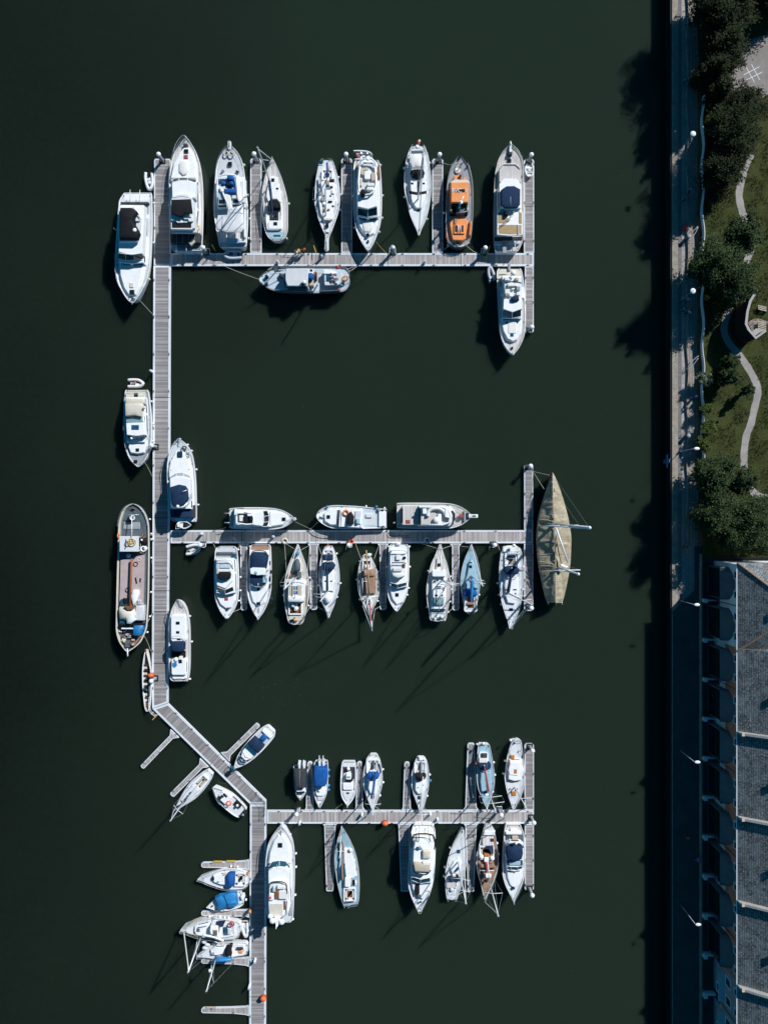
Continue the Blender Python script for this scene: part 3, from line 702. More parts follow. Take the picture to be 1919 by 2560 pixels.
rope('pale rope from the orange boat stern to the top pontoon', zp(Z3,850,1218), 1.5, zp(Z3,965,1300), .55); rope('short rope from the orange boat stern towards the finger', zp(Z3,675,1220), 1.5, zp(Z3,600,1262), .55)
rope('slack rope from the orange boat bow to the finger end', zp(Z3,750,385), 1.9, zp(Z3,612,362), .55)
rope('rope from the beige canopied cruiser bow to the main walkway', zp(Z5,580,1610), 1.9, zp(Z5,700,1845), .55)
rope('upper rope from the barge to the main walkway', zp(Z6,690,780), 1.6, zp(Z6,745,790), .55, .05, .04); rope('rope from the barge side to the walkway below its wheelhouse', zp(Z6,690,1110), 1.7, zp(Z6,738,1260), .55, .1); rope('rope from the barge shoulder to the walkway', zp(Z7,605,590), 1.8, zp(Z7,675,465), .55, .1, .035); rope('rope from the barge bow to the walkway', zp(Z7,560,800), 1.9, zp(Z7,658,1035), .55)
rope('rope from the bow of the leftmost yacht above the middle pontoon', zp(Z8,1400,930), 2.0, zp(Z8,1610,1030), .55, .2, .016, 'RO'); rope('rope from the stern of the leftmost yacht above the middle pontoon', zp(Z8,690,990), 1.4, zp(Z8,560,1020), .55, .1, .02, 'BC')
rope('rope from the bow of the life ring motor boat to the middle pontoon', zp(Z9,145,285), 1.8, zp(Z9,82,345), .55)
for i, (f, a, za, b_, d_) in enumerate(((Z9,(505,590),1.2,(458,462),'left stern rope of the wooden gaff ketch'),(Z9,(612,590),1.2,(648,487),'right stern rope of the wooden gaff ketch'),(Z9,(1130,500),1.8,(1005,460),'left bow rope of the grey decked pilothouse yacht'),(Z9,(1180,502),1.8,(1248,480),'right bow rope of the grey decked pilothouse yacht'),
    (Z9,(1395,490),1.5,(1330,482),'bow rope of the pale blue sailing boat'),(Z10,(1060,215),1.9,(935,135),'left bow rope of the blue windowed ketch'),(Z10,(1125,222),1.9,(1238,162),'right bow rope of the blue windowed ketch'),(Z10,(955,480),1.7,(932,140),'long side rope of the blue windowed ketch'),(Z10,(1215,480),1.7,(1238,170),'long right side rope of the blue windowed ketch'),
    (Z10,(285,985),2.0,(395,938),'bow rope of the leftmost lower yacht to its finger'),(Z10,(1440,975),1.5,(1325,905),'bow rope of the upturned dinghy boat to its finger'),(Z10,(1195,990),1.5,(1245,905),'stern rope of the blue windowed ketch'),(Z10,(355,215),1.6,(388,165),'stern rope of the leftmost lower yacht'),(Z10,(95,205),1.6,(62,140),'left stern rope of the leftmost lower yacht'),
    (Z10,(1380,270),1.2,(1342,165),'stern rope of the upturned dinghy boat'),(Z11,(435,1115),1.6,(505,1065),'bow rope of the wooden gaff ketch'),(Z11,(1470,1160),1.5,(1545,1100),'stern rope of the grey decked yacht'),(Z12,(630,970),1.3,(593,868),'stern rope of the big navy sloop'),(Z12,(780,1660),1.9,(882,1540),'bow rope of the big navy sloop to the finger end'),
    (Z12,(1130,157),2.8,(962,118),'upper bow rope of the covered yacht'),(Z12,(1075,300),2.6,(965,125),'lower bow rope of the covered yacht'),(Z14,(600,665),1.4,(525,722),'left bow rope of the black cockpit boat'),(Z14,(950,690),1.4,(1000,740),'bow rope of the blue hooded sailing boat'),(Z14,(1445,695),1.4,(1475,735),'bow rope of the navy hooded sailing boat'),
    (Z15,(1140,1205),1.7,(1020,1255),'bow rope of the orange hatched boat'),(Z17,(365,1245),1.3,(520,1150),'stern rope of the slanting racing boat'),(ZD,(340,250),1.9,(590,80),'long yellow bow rope of the motor sailer'),(ZD,(1300,170),1.7,(1445,95),'stern rope of the motor sailer'))):
    rope('pale '+d_, zp(f,*a), za, zp(f,*b_), .55, .15, .024, 'Y' if 'yellow' in d_ else 'RO')
def hose(label, f, pts, mat='DR', r=.03):
    m = MB(); m.tube([Vector(q) for q in curve([U(*f.p(*p), .58) for p in pts], 6)], r, 5); return one(m, 'power_cable', label, 'cable', mat, 'cables lying on the pontoons', True)
hose('black cable looping over the middle pontoon left of the life ring boat', Z9, [(75,350),(85,375),(120,400),(180,415),(240,415)])
hose('black cable with two turns on the middle pontoon left of the red hatched yacht', Z9, [(740,370),(722,385),(730,405),(760,412),(910,412)]); hose('second black cable on the middle pontoon left of the red hatched yacht', Z9, [(745,372),(750,392),(800,398),(905,395)])
hose('black cable curving across the middle pontoon under the red hatched yacht bow', Z9, [(1310,360),(1270,385),(1200,405),(1140,415)])
hose('black cable curving over the top pontoon left of its middle pile', Z2, [(1000,1090),(1025,1190),(1060,1320),(1100,1400),(1150,1450),(1180,1450)]); hose('black cable looping under the orange boat stern on the top pontoon', Z3, [(575,1250),(600,1300),(680,1328),(760,1315),(800,1290)])
hose('orange hose lying along the finger beside the second berth', Z1, [(1225,790),(1228,880),(1240,960),(1245,1060)], 'BC', .022); hose('thin cable along the walkway beside the navy covered yacht', Z5, [(860,1670),(835,1760),(820,1850),(835,2000),(830,2150)]); hose('thin cable along the walkway beside the navy sprayhood boat', Z7, [(890,460),(865,560),(890,680),(875,820)])
hose('looped cable on the diagonal walkway below the angled cabin boat', Z13, [(1045,850),(1000,815),(965,870),(1000,915),(1050,890),(1075,870)]); hose('thin cable beside the largest white yacht', Z16, [(70,240),(30,300),(10,400),(5,520),(15,600)])
rd_ = random.Random(9); m_ = MB()
for i in range(150):
    if i < 70: x, y = rd_.gauss(700, 45), rd_.gauss(1735, 28)
    elif i < 110: x, y = rd_.uniform(1350, 1640), rd_.uniform(300, 2500)
    else: x, y = rd_.uniform(20, 1600), rd_.uniform(20, 2540)
    w = U(x, y, .01); a = rd_.uniform(0, PI); s_ = rd_.uniform(.012, .03)
    m_.add([(w.x+s_*math.cos(a+q)*rd_.uniform(.6,1.2), w.y+s_*math.sin(a+q)*rd_.uniform(.6,1.2), .012) for q in (0, 1.3, 2.5, 3.8, 5.1)], [(0,1,2,3,4)])
tag(m_.obj('floating_specks', M['G']), kind='stuff')
# ================================================================= quay, promenade, park
G0 = 2.5; G1 = 2.85; G2 = 3.2; G3 = 3.3
QX = (1679-959.5)*(H-G0)/FPX
def surf(name, c1, c2, scale=.6, rough=.85, c3=None, sp=14.0, tile=None):
    m, t, bs = newmat(name); v = coord(t); f = noise(t, scale, v, 6, .7); f2 = noise(t, sp, v, 3, .7)
    c = ramp(t, f, [(.35, c1), (.65, c2)]); c = mix(t, c, c3 or tuple(x*.6 for x in c1), ramp(t, f2, [(.5, 0.0), (.72, .7)]))
    if tile:
        br = nd(t, 'ShaderNodeTexBrick'); mp = nd(t, 'ShaderNodeMapping'); mp.inputs['Rotation'].default_value = (0,0,PI/2); t.links.new(v, mp.inputs[0]); t.links.new(mp.outputs[0], br.inputs['Vector'])
        br.inputs['Scale'].default_value = 1.0; br.inputs['Brick Width'].default_value = tile; br.inputs['Row Height'].default_value = tile*.6; br.inputs['Mortar Size'].default_value = .03
        br.inputs['Color1'].default_value = (1,1,1,1); br.inputs['Color2'].default_value = (.82,.82,.84,1); br.inputs['Mortar'].default_value = (.5,.5,.5,1)
        c = mix(t, c, br.outputs[0], 1.0, 'MULTIPLY')
    t.links.new(c, bs.inputs['Base Color']); bs.inputs['Roughness'].default_value = rough; bs.inputs['Specular IOR Level'].default_value = .2; bump(t, bs, f2, .4, .03); return m
MS = dict(tan=surf('weathered_quay_coping', (.22,.19,.155), (.36,.32,.27), 1.2, c3=(.16,.13,.10), sp=6), band=surf('grey_paver_band', (.16,.16,.165), (.22,.22,.225), 2, tile=.5), pale=surf('pale_promenade_paving', (.33,.305,.28), (.42,.39,.36), .5, tile=.8, sp=20),
    step=surf('warm_step_paving', (.26,.22,.19), (.36,.31,.27), .6, tile=.7), soil=surf('brown_planting_soil', (.07,.045,.028), (.20,.12,.07), 1.0, c3=(.04,.05,.02), sp=4), asph=surf('dark_street_asphalt', (.06,.06,.06), (.09,.09,.09), .4, sp=20),
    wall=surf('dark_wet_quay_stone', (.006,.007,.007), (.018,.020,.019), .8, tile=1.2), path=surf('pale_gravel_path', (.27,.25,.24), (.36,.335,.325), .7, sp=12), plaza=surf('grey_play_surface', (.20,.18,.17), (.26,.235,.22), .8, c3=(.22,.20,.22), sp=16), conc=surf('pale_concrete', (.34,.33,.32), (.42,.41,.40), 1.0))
def grass_mat():
    m, t, bs = newmat('rough_grass'); v = coord(t); f = noise(t, .35, v, 6, .7); f2 = noise(t, 3.2, v, 5, .75); f3 = noise(t, 14, v, 3, .7)
    c = ramp(t, f, [(.35, (.028,.042,.012)), (.6, (.052,.072,.020))]); c = mix(t, c, (.10,.082,.034), ramp(t, f2, [(.47, 0.0), (.68, .9)])); c = mix(t, c, (.008,.012,.005), ramp(t, f3, [(.5, 0.0), (.68, .8)]))
    t.links.new(c, bs.inputs['Base Color']); bs.inputs['Roughness'].default_value = .9; bs.inputs['Specular IOR Level'].default_value = .1; bump(t, bs, f3, .8, .12); return m
MG = grass_mat()
YB = (1280-1392)*(H-G2)/FPX       # where the park ends and the houses begin
sheet('ground', [(QX+.3,-900),(900,-900),(900,900),(QX+.3,900)], G0-.02, MS['asph'])
sheet('quay_coping', [(QX,-300),(U(1694,0,G0).x,-300),(U(1694,0,G0).x,300),(QX,300)], G0+.004, MS['tan'], thick=.3)
sheet('paver_band', [(U(1694,0,G0).x+.003,-300),(U(1701.5,0,G0).x,-300),(U(1701.5,0,G0).x,300),(U(1694,0,G0).x+.003,300)], G0+.002, MS['band'])
yS = U(0,1365,G0).y
sheet('promenade', [(U(1701.5,0,G0).x+.003,-300),(U(1755,0,G0).x,-300),(U(1755,0,G0).x,300),(U(1701.5,0,G0).x+.003,300)], G0, MS['pale'])
sheet('street', [(U(1734,0,G0).x,-300),(U(1754,0,G0).x,-300),(U(1754,0,G0).x,yS),(U(1734,0,G0).x,yS)], G0+.008, MS['asph'])
sheet('road_cut_to_house_shadow', [(U(1680.5,0,G0).x,-300),(U(1735,0,G0).x,-300),(U(1735,0,G0).x,U(0,1475,G0).y),(U(1734,0,G0).x,U(0,1475,G0).y),(U(1680.5,0,G0).x,U(0,1529,G0).y)], G0+.012, MS['asph'])  # asphalt cut along the house's shadow edge, painting shade over paving and coping
# quay wall
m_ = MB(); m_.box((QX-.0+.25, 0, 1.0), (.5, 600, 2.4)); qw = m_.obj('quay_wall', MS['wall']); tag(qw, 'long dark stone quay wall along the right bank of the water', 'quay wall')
for (dx, z_) in ((-.16, .9), (-.12, 1.7), (-.09, 2.25)):
    m_ = MB(); m_.box((QX+dx, 0, z_), (.2, 590, .22)); m_.obj('timber_waling', M['BK'], qw, origin=qw['_o'])
# wavy raised steps
def wave(xc, y0, y1, amp, wl, ph, z, n=160):
    out = []
    for i in range(n+1):
        y = y0 + (y1-y0)*i/n; out.append(U(xc + amp*math.sin(2*PI*y/wl+ph), y, z))
    return out
w1 = wave(1717, -250, 1362, 2.2, 150, .4, G1); w2 = wave(1743.5, -250, 1362, 2.0, 150, 1.3, G2)
P1 = [(p.x, p.y) for p in w1] + [(U(1760,1362,G1).x, w1[-1].y), (U(1760,0,G1).x, w1[0].y)]
sheet('promenade_step', P1, G1, MS['step'], thick=.34)
P2 = [(p.x, p.y) for p in w2] + [(U(1760,1362,G2).x, w2[-1].y), (U(1760,0,G2).x, w2[0].y)]
sheet('planting_bed', P2, G2, MS['soil'], thick=.34)
gx = U(1757,0,G3).x
sheet('grass', [(gx,YB),(600,YB),(600,600),(gx,600)], G3, MG, thick=.8)
# white wavy parapet
def strip_wall(label, pts, w, z0, z1, mat, name='garden_wall', cat='wall'):
    m = MB(); n = len(pts); vs = []
    for i, p in enumerate(pts):
        d = (pts[min(i+1,n-1)]-pts[max(i-1,0)]); d.z = 0; d.normalize(); s_ = Vector((-d.y, d.x, 0))*w/2
        for (q, z) in ((s_, z0), (s_, z1), (-s_, z1), (-s_, z0)): vs.append((p.x+q.x, p.y+q.y, z))
    m.add(vs, [(i*4+j, i*4+(j+1) % 4, (i+1)*4+(j+1) % 4, (i+1)*4+j) for i in range(n-1) for j in range(4)] + [(0,1,2,3), ((n-1)*4+3, (n-1)*4+2, (n-1)*4+1, (n-1)*4)])
    o = m.obj(name, mat, origin=(pts[n//2].x, pts[n//2].y, z0)); return tag(o, label, cat)
wv = wave(1758, 236, 1162, 2.6, 112, 0.3, 4.0, 150)
strip_wall('thin white wavy handrail wall between the planting bed and the park', wv, .075, 3.0, 4.0, M['O'], 'wavy_wall')
# curved rails over the steps
for i, (f, pts) in enumerate(((Fr(1640,360,5.82), [(600,1200),(540,1260),(490,1320),(462,1375)]), (Fr(1640,360,5.82), [(602,1215),(560,1300),(520,1360),(466,1400)]), (Fr(1640,700,5.82), [(610,1105),(550,1150),(490,1220),(455,1280)]), (Fr(1640,700,5.82), [(604,1140),(560,1200),(520,1250),(458,1296)]), (Fr(1640,1040,5.82), [(490,182),(470,215),(455,245)]), (Fr(1640,1040,5.82), [(545,180),(510,220),(460,262)]))):
    P = [Vector(q) for q in curve([U(*f.p(*p), 3.9-.7*k/(len(pts)-1)) for k, p in enumerate(pts)], 5)]; m = MB(); m.tube(P, .04, 6)
    for p in (P[0], P[-1], P[len(P)//2]): m.tube([p, Vector((p.x, p.y, 2.6))], .03, 5)
    one(m, 'handrail', ['upper','lower','upper','lower','short left','short right'][i] + ' white step handrail ' + ['at the red stroller','at the red stroller','below the four walkers','below the four walkers','near the bend of the promenade','near the bend of the promenade'][i], 'handrail', 'W', 'step handrails', True)
# park path, plaza and markings
r2, r3, r4, r1 = Fr(1640,360,5.82), Fr(1640,700,5.82), Fr(1640,1040,5.82), Fr(1640,0,5.82)
cp = [r2.p(*p) for p in ((1375,150),(1290,330),(1240,520),(1200,720),(1215,860),(1250,1000),(1300,1130),(1370,1260),(1390,1460),(1340,1620),(1250,1900))] + [r3.p(*p) for p in ((1150,230),(1060,420),(1000,600),(985,760),(1060,930),(1190,1080),(1300,1230),(1400,1400),(1470,1570),(1460,1720),(1420,1880),(1370,2100))] + [r4.p(*p) for p in ((1310,270),(1280,450),(1270,650),(1280,850),(1340,1010),(1430,1130),(1540,1185),(1700,1215))]
cpw = [Vector(q) for q in curve([U(*p, G3) for p in cp], 4)]
m_ = MB(); vs = []
for i, p in enumerate(cpw):
    d = (cpw[min(i+1,len(cpw)-1)]-cpw[max(i-1,0)]).normalized(); s_ = Vector((-d.y, d.x, 0))*(.5+.03*math.sin(i*1.3)); vs += [(p.x+s_.x, p.y+s_.y, G3+.012), (p.x-s_.x, p.y-s_.y, G3+.012)]
m_.add(vs, [(2*i+1, 2*i+3, 2*i+2, 2*i) for i in range(len(cpw)-1)]); tag(m_.obj('path', MS['path']), kind='structure')
pz = [(960,1160),(1050,1050),(1170,900),(1290,700),(1400,560),(1700,480),(2100,500),(2300,900),(2150,1250),(1624,1370),(1480,1450),(1300,1330),(1050,1300),(985,1230)]
sheet('paved_plaza', [(q.x, q.y) for q in (U(*r1.p(*p), G3) for p in pz)], G3+.02, MS['plaza'])
for i, (a, b_) in enumerate((((1265,1090),(1495,972)),((1305,1165),(1537,1048)),((1300,978),(1422,1200)),((1378,935),(1497,1165)))):
    A, B_ = U(*r1.p(*a), G3), U(*r1.p(*b_), G3); d = B_-A; m = MB(); m.box(((A.x+B_.x)/2, (A.y+B_.y)/2, G3+.026+.003*(i > 1)), (d.length, .10, .006), math.atan2(d.y, d.x)); o = m.obj('painted_line', M['LG']); tag(o, kind='structure')
# shelter in the park
SH = thing('park_shelter', 'angular pale concrete shelter with two slatted benches beside the park path', 'shelter', tuple(U(*r3.p(1400,600), G3)))
wl = [(1425,200),(1358,310),(1318,460),(1297,640),(1335,720),(1437,845),(1582,738)]; hz_ = 7.4
def strip(parent, name, pts, w, z0, z1, mat):
    m = MB(); n = len(pts); vs = []
    for i, p in enumerate(pts):
        a = pts[max(i-1,0)]; b_ = pts[min(i+1,n-1)]; d = b_-a; d.z = 0; d.normalize(); s_ = Vector((-d.y, d.x, 0))*w/2
        for (q, z) in ((s_, z0), (s_, z1), (-s_, z1), (-s_, z0)): vs.append((p.x+q.x, p.y+q.y, z))
    m.add(vs, [(i*4+j, i*4+(j+1) % 4, (i+1)*4+(j+1) % 4, (i+1)*4+j) for i in range(n-1) for j in range(4)] + [(0,1,2,3), ((n-1)*4+3, (n-1)*4+2, (n-1)*4+1, (n-1)*4)]); return m.obj(name, mat, parent)
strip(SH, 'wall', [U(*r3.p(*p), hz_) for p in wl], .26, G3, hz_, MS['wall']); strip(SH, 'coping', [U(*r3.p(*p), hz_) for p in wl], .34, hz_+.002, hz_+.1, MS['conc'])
m_ = MB(); prism(m_, [tuple(U(*r3.p(*p), 5.9))[:2] for p in ((1385,755),(1445,705),(1580,735),(1437,840))], 5.9, 5.7, 0, 0, .02); m_.obj('roof_slab', MS['conc'], SH)
m_ = MB(); prism(m_, [tuple(U(*r3.p(*p), G3))[:2] for p in ((1320,620),(1400,570),(1480,560),(1620,610),(1560,770),(1400,770))], G3+.06, G3-.1, 0, 0, .01); m_.obj('floor', MS['step'], SH)
for (cx_, cy_, n_) in ((1530,650,5),(1535,420,3)):
    bt = None
    m = MB()
    for k in range(n_):
        A = U(*r3.p(cx_-60, cy_-50+k*25), G3+.5); B_ = U(*r3.p(cx_+62, cy_-20+k*25), G3+.5); d = B_-A; m.box(((A.x+B_.x)/2, (A.y+B_.y)/2, G3+.5), (d.length, .13, .06), math.atan2(d.y, d.x))
    be = m.obj('bench', M['BE'], SH)
    m = MB(); A = U(*r3.p(cx_-45, cy_), G3); B_ = U(*r3.p(cx_+45, cy_+20), G3); m.box((A.x, A.y, G3+.25), (.1, .8, .45)); m.box((B_.x, B_.y, G3+.25), (.1, .8, .45)); m.obj('bench_leg', M['DG'], be, origin=SH['_o'])
# ================================================================= trees
def leaf_mat(name, c1, c2, c3):
    m, t, bs = newmat(name); v = coord(t); f = noise(t, .8, v, 4, .6); f2 = noise(t, 5.0, v, 2, .6)
    c = ramp(t, f, [(.35, c1), (.65, c2)]); c = mix(t, c, c3, ramp(t, f2, [(.52, 0.0), (.7, .8)])); t.links.new(c, bs.inputs['Base Color'])
    bs.inputs['Roughness'].default_value = .75; bs.inputs['Specular IOR Level'].default_value = .1; return m
LM = [leaf_mat('dark_evergreen_leaves', (.010,.017,.007), (.021,.031,.012), (.062,.076,.028)), leaf_mat('broad_green_leaves', (.012,.024,.009), (.036,.060,.020), (.12,.155,.07)),
      leaf_mat('pale_shrub_leaves', (.035,.055,.014), (.075,.10,.024), (.13,.15,.05)), leaf_mat('white_blossom_shrub_leaves', (.03,.05,.02), (.10,.13,.06), (.45,.48,.42))]
MBK = paint('tree_bark', (.09,.065,.045), .9, .3, 4)
def make_tree(label, loc, R, hgt, mat, seed, clumps=90, per=42, ls=.17, name='tree', conif=False, group=None, flat=.75):
    rnd = random.Random(seed); t = thing(name, label, 'tree' if 'tree' in name else 'shrub', loc, group); o = Vector(loc)
    RV = R*flat if name == 'shrub' else hgt*.47; cz = o.z + hgt - RV; ctr = Vector((o.x, o.y, cz))
    tr = MB(); tr.tube([o, o+Vector((.1,.05,(cz-o.z)*.6)), ctr+Vector((0,0,R*.2))], max(.05, R*.075), 8, R*.03)
    cl_ = []
    for i in range(clumps):
        while True:
            d = Vector((rnd.gauss(0,1), rnd.gauss(0,1), rnd.gauss(0,1)))
            if d.length > .1: break
        d.normalize(); rr = (rnd.random()**.45)
        lump = .84 + .75*mnoise.noise(d*1.9 + Vector((seed*3.1, 0, 0))) + .3*mnoise.noise(d*4.5 + Vector((0, seed*1.7, 0)))
        q = Vector((d.x*R*rr*lump, d.y*R*rr*lump, d.z*RV*rr*lump))
        if conif: k = (q.z/RV+1)/2; q.x *= 1.2-.75*k; q.y *= 1.2-.75*k; q.z *= 1.15
        cl_.append(ctr+q)
    for i in range(0, min(len(cl_), 60), 8): tr.tube([o.lerp(ctr, .75), ctr.lerp(cl_[i], .5), cl_[i]], R*.03, 5, R*.008)
    tr.obj('trunk', MBK, t, smooth=True)
    cm = MB(); vs, fs = [], []
    for c in cl_:
        cr_ = R*.17*rnd.uniform(.7, 1.5)
        for j in range(per):
            d = Vector((rnd.gauss(0,1), rnd.gauss(0,1), rnd.gauss(0,.8)))*cr_*.62; p = c+d
            u = Vector((rnd.gauss(0,1), rnd.gauss(0,1), rnd.gauss(0,.5))).normalized(); w_ = u.cross(Vector((rnd.gauss(0,.4), rnd.gauss(0,.4), 1))).normalized(); s_ = ls*rnd.uniform(.6,1.4)
            n = len(vs); vs += [p-u*s_, p+w_*s_*.5, p+u*s_, p-w_*s_*.5]; fs.append((n, n+1, n+2, n+3))
    cm.add(vs, fs); cm.obj('crown', mat, t); return t
# (px, py at crown mid height, radius m, height m, kind, label)
def tp(f, x, y, z): q = f.p(x, y); return U(q[0], q[1], z)
TREES = [
 (r1,1180,40,3.0,7.3,0,'dark evergreen tree at the top edge of the park, left of the shaded plaza corner'),(r1,860,-120,3.4,7.7,0,'dark evergreen tree at the very top edge nearest the promenade'),(r1,980,300,3.1,7.3,0,'second dark evergreen down from the top of the park'),(r1,1020,690,3.0,7.3,0,'round dark evergreen beside the left tip of the paved plaza'),
 (r1,860,980,2.5,6.7,0,'dark evergreen over the planting bed left of the plaza'),(r1,1260,1500,2.7,6.9,0,'spiky dark evergreen directly below the noughts and crosses grid'),(r1,900,1350,1.7,6.0,0,'small dark evergreen above the start of the wavy wall'),(r1,1160,1930,3.4,7.3,0,'dark evergreen left of the grass strip above the path'),
 (r2,1130,130,3.2,6.9,0,'dark evergreen overhanging the top of the gravel path'),(r2,960,420,2.7,6.7,0,'lowest dark evergreen, just above the bare brown bank'),
 (r2,1270,1330,2.4,7.3,1,'leafy green tree covering the path where it bends'),(r2,850,1700,3.2,8.1,1,'wide leafy green tree leaning over the steps above the shelter'),(r2,1180,1990,2.7,8.1,1,'leafy green tree just above the park shelter'),
 (r3,1100,1190,1.15,4.5,1,'small young tree touching the path below the shelter'),(r3,1060,1400,1.25,4.8,1,'small young tree in the grass right of the white blossom shrub'),(r3,1340,1590,.75,4.2,1,'thin young tree against the left edge of the path curve'),
 (r4,880,860,2.8,6.9,1,'leafy tree left of the lower end of the path'),(r4,1240,960,1.9,6.5,1,'leafy tree standing over the lower end of the path'),(r4,930,1400,3.1,7.7,1,'big leafy tree above the white house, left one'),(r4,1430,1480,3.2,7.7,1,'big leafy tree above the white house, right one'),(r4,1150,1760,2.3,6.9,1,'leafy tree filling the gap just above the white house roof'),(r4,1540,1850,2.0,6.5,1,'leafy tree at the right edge just above the white house roof'),
 (r1,1500,-330,3.2,6.2,0,'evergreen mostly beyond the top edge, right of its neighbours'),(r1,1900,-250,3.2,6.9,0,'evergreen just outside the top right corner shading the plaza')]
for i, (f, x, y, R_, h_, kd, lab) in enumerate(TREES):
    zc = G3 + h_*.56; c = tp(f, x, y, zc)
    make_tree(lab, (c.x, c.y, G3-.1), R_, h_, LM[kd], 11+i, clumps=int(60+R_*R_*24), per=50, ls=.15 if R_ > 1.5 else .11, name='evergreen_tree' if kd == 0 else 'leafy_tree', group='evergreen trees of the park' if kd == 0 else 'leafy trees of the park', conif=(kd == 0 and i % 2 == 0), flat=.8)
for i, (f, x, y, R_, h_, kd, lab) in enumerate(((r3,690,1440,1.0,2.1,3,'round shrub with white blossom breaking the wavy wall'),(r3,715,1880,.95,1.9,2,'bright green shrub on the wavy wall, upper one of the pair'),(r3,755,2110,.95,1.9,2,'bright green shrub on the wavy wall, lower one of the pair'),(r4,745,190,1.15,2.2,2,'largest bright green shrub on the wavy wall near the lamp'),(r4,700,420,.95,2.0,2,'bright green shrub on the wavy wall beside the lamp head'),
    (r4,620,350,.6,1.6,2,'small green shrub in the planting bed beside the lamp'),(Fr(1640,1380,5.82),735,290,.35,1.2,2,'tiny shrub in the front garden of the white house'),(r2,840,800,.8,1.6,1,'low bush at the foot of the last evergreen'),(r1,985,1250,.7,1.6,2,'low green bush at the left tip of the plaza'))):
    c = tp(f, x, y, G3+h_*.6); make_tree(lab, (c.x, c.y, G3-.1 if i != 6 else G0), R_, h_, LM[kd], 70+i, clumps=int(30+R_*40), per=36, ls=.09, name='shrub', group='shrubs along the wavy wall', flat=.7)
# rough ground cover
rg_ = random.Random(5); vs, fs = [], []
for i in range(26000):
    x = rg_.uniform(gx+.15, gx+12); y = rg_.uniform(YB+.3, 72); k = mnoise.noise(Vector((x*.5, y*.5, 3)))
    if k < -.1: continue
    if min((Vector((x, y, 0))-Vector((p.x, p.y, 0))).length_squared for p in cpw[::3]) < .6: continue
    if x > U(*r1.p(1000,1000), G3).x and y > U(*r1.p(1000,1380), G3).y: continue
    a = rg_.uniform(0, 2*PI); h_ = rg_.uniform(.08, .28)*(1+k); w_ = .05; n = len(vs); vs += [(x-w_*math.cos(a), y-w_*math.sin(a), G3), (x+w_*math.cos(a), y+w_*math.sin(a), G3), (x+rg_.uniform(-.15,.15), y+rg_.uniform(-.15,.15), G3+h_)]; fs.append((n, n+1, n+2))
m_ = MB(); m_.add(vs, fs); o = m_.obj('rough_grass_tufts', leaf_mat('grass_tuft_leaves', (.035,.045,.015), (.07,.075,.025), (.16,.13,.055))); tag(o, kind='stuff')
# ================================================================= houses
FX = 47.3; EZ = 10.25; UW = 5.62; Y0 = -7.0; GZ = 6.2
def slate():
    m, t, bs = newmat('weathered_slate_roof'); v = coord(t); sx = nd(t, 'ShaderNodeSeparateXYZ'); t.links.new(v, sx.inputs[0])
    dv = nd(t, 'ShaderNodeMath', operation='DIVIDE'); t.links.new(sx.outputs[0], dv.inputs[0]); dv.inputs[1].default_value = .235
    fr = nd(t, 'ShaderNodeMath', operation='FRACT'); t.links.new(dv.outputs[0], fr.inputs[0])
    f = noise(t, .8, v, 6, .75); f2 = noise(t, 4.5, v, 5, .78); f3 = noise(t, 1.6, v, 4, .6)
    c = ramp(t, f, [(.45, (.045,.058,.070)), (.58, (.17,.205,.225))]); c = mix(t, c, (.46,.48,.48), ramp(t, f2, [(.48, 0.0), (.66, .85)])); c = mix(t, c, (.14,.12,.10), ramp(t, f3, [(.5, 0.0), (.7, .6)]))
    g = ramp(t, fr.outputs[0], [(0, 0.35), (.22, 0.45), (.34, 1.0), (1, .95)]); c = mix(t, c, g, 1.0, 'MULTIPLY'); t.links.new(c, bs.inputs['Base Color']); bs.inputs['Roughness'].default_value = .6
    bump(t, bs, fr.outputs[0], .5, .04); return m
MSL = slate(); MW1 = surf('white_render', (.74,.75,.76), (.82,.82,.82), .8); MW2 = surf('ochre_brown_render', (.58,.20,.12), (.68,.25,.16), .8); MW3 = surf('pink_render', (.42,.30,.31), (.50,.37,.38), .8); MRI = surf('terracotta_ridge_tile', (.26,.15,.09), (.38,.25,.17), 2.0); MLD = surf('lead_bay_roof', (.09,.11,.13), (.13,.15,.17), 1.0)
def quadbox(mb, x0, y0, z0, x1, y1, z1): mb.box(((x0+x1)/2, (y0+y1)/2, (z0+z1)/2), (abs(x1-x0), abs(y1-y0), abs(z1-z0)))
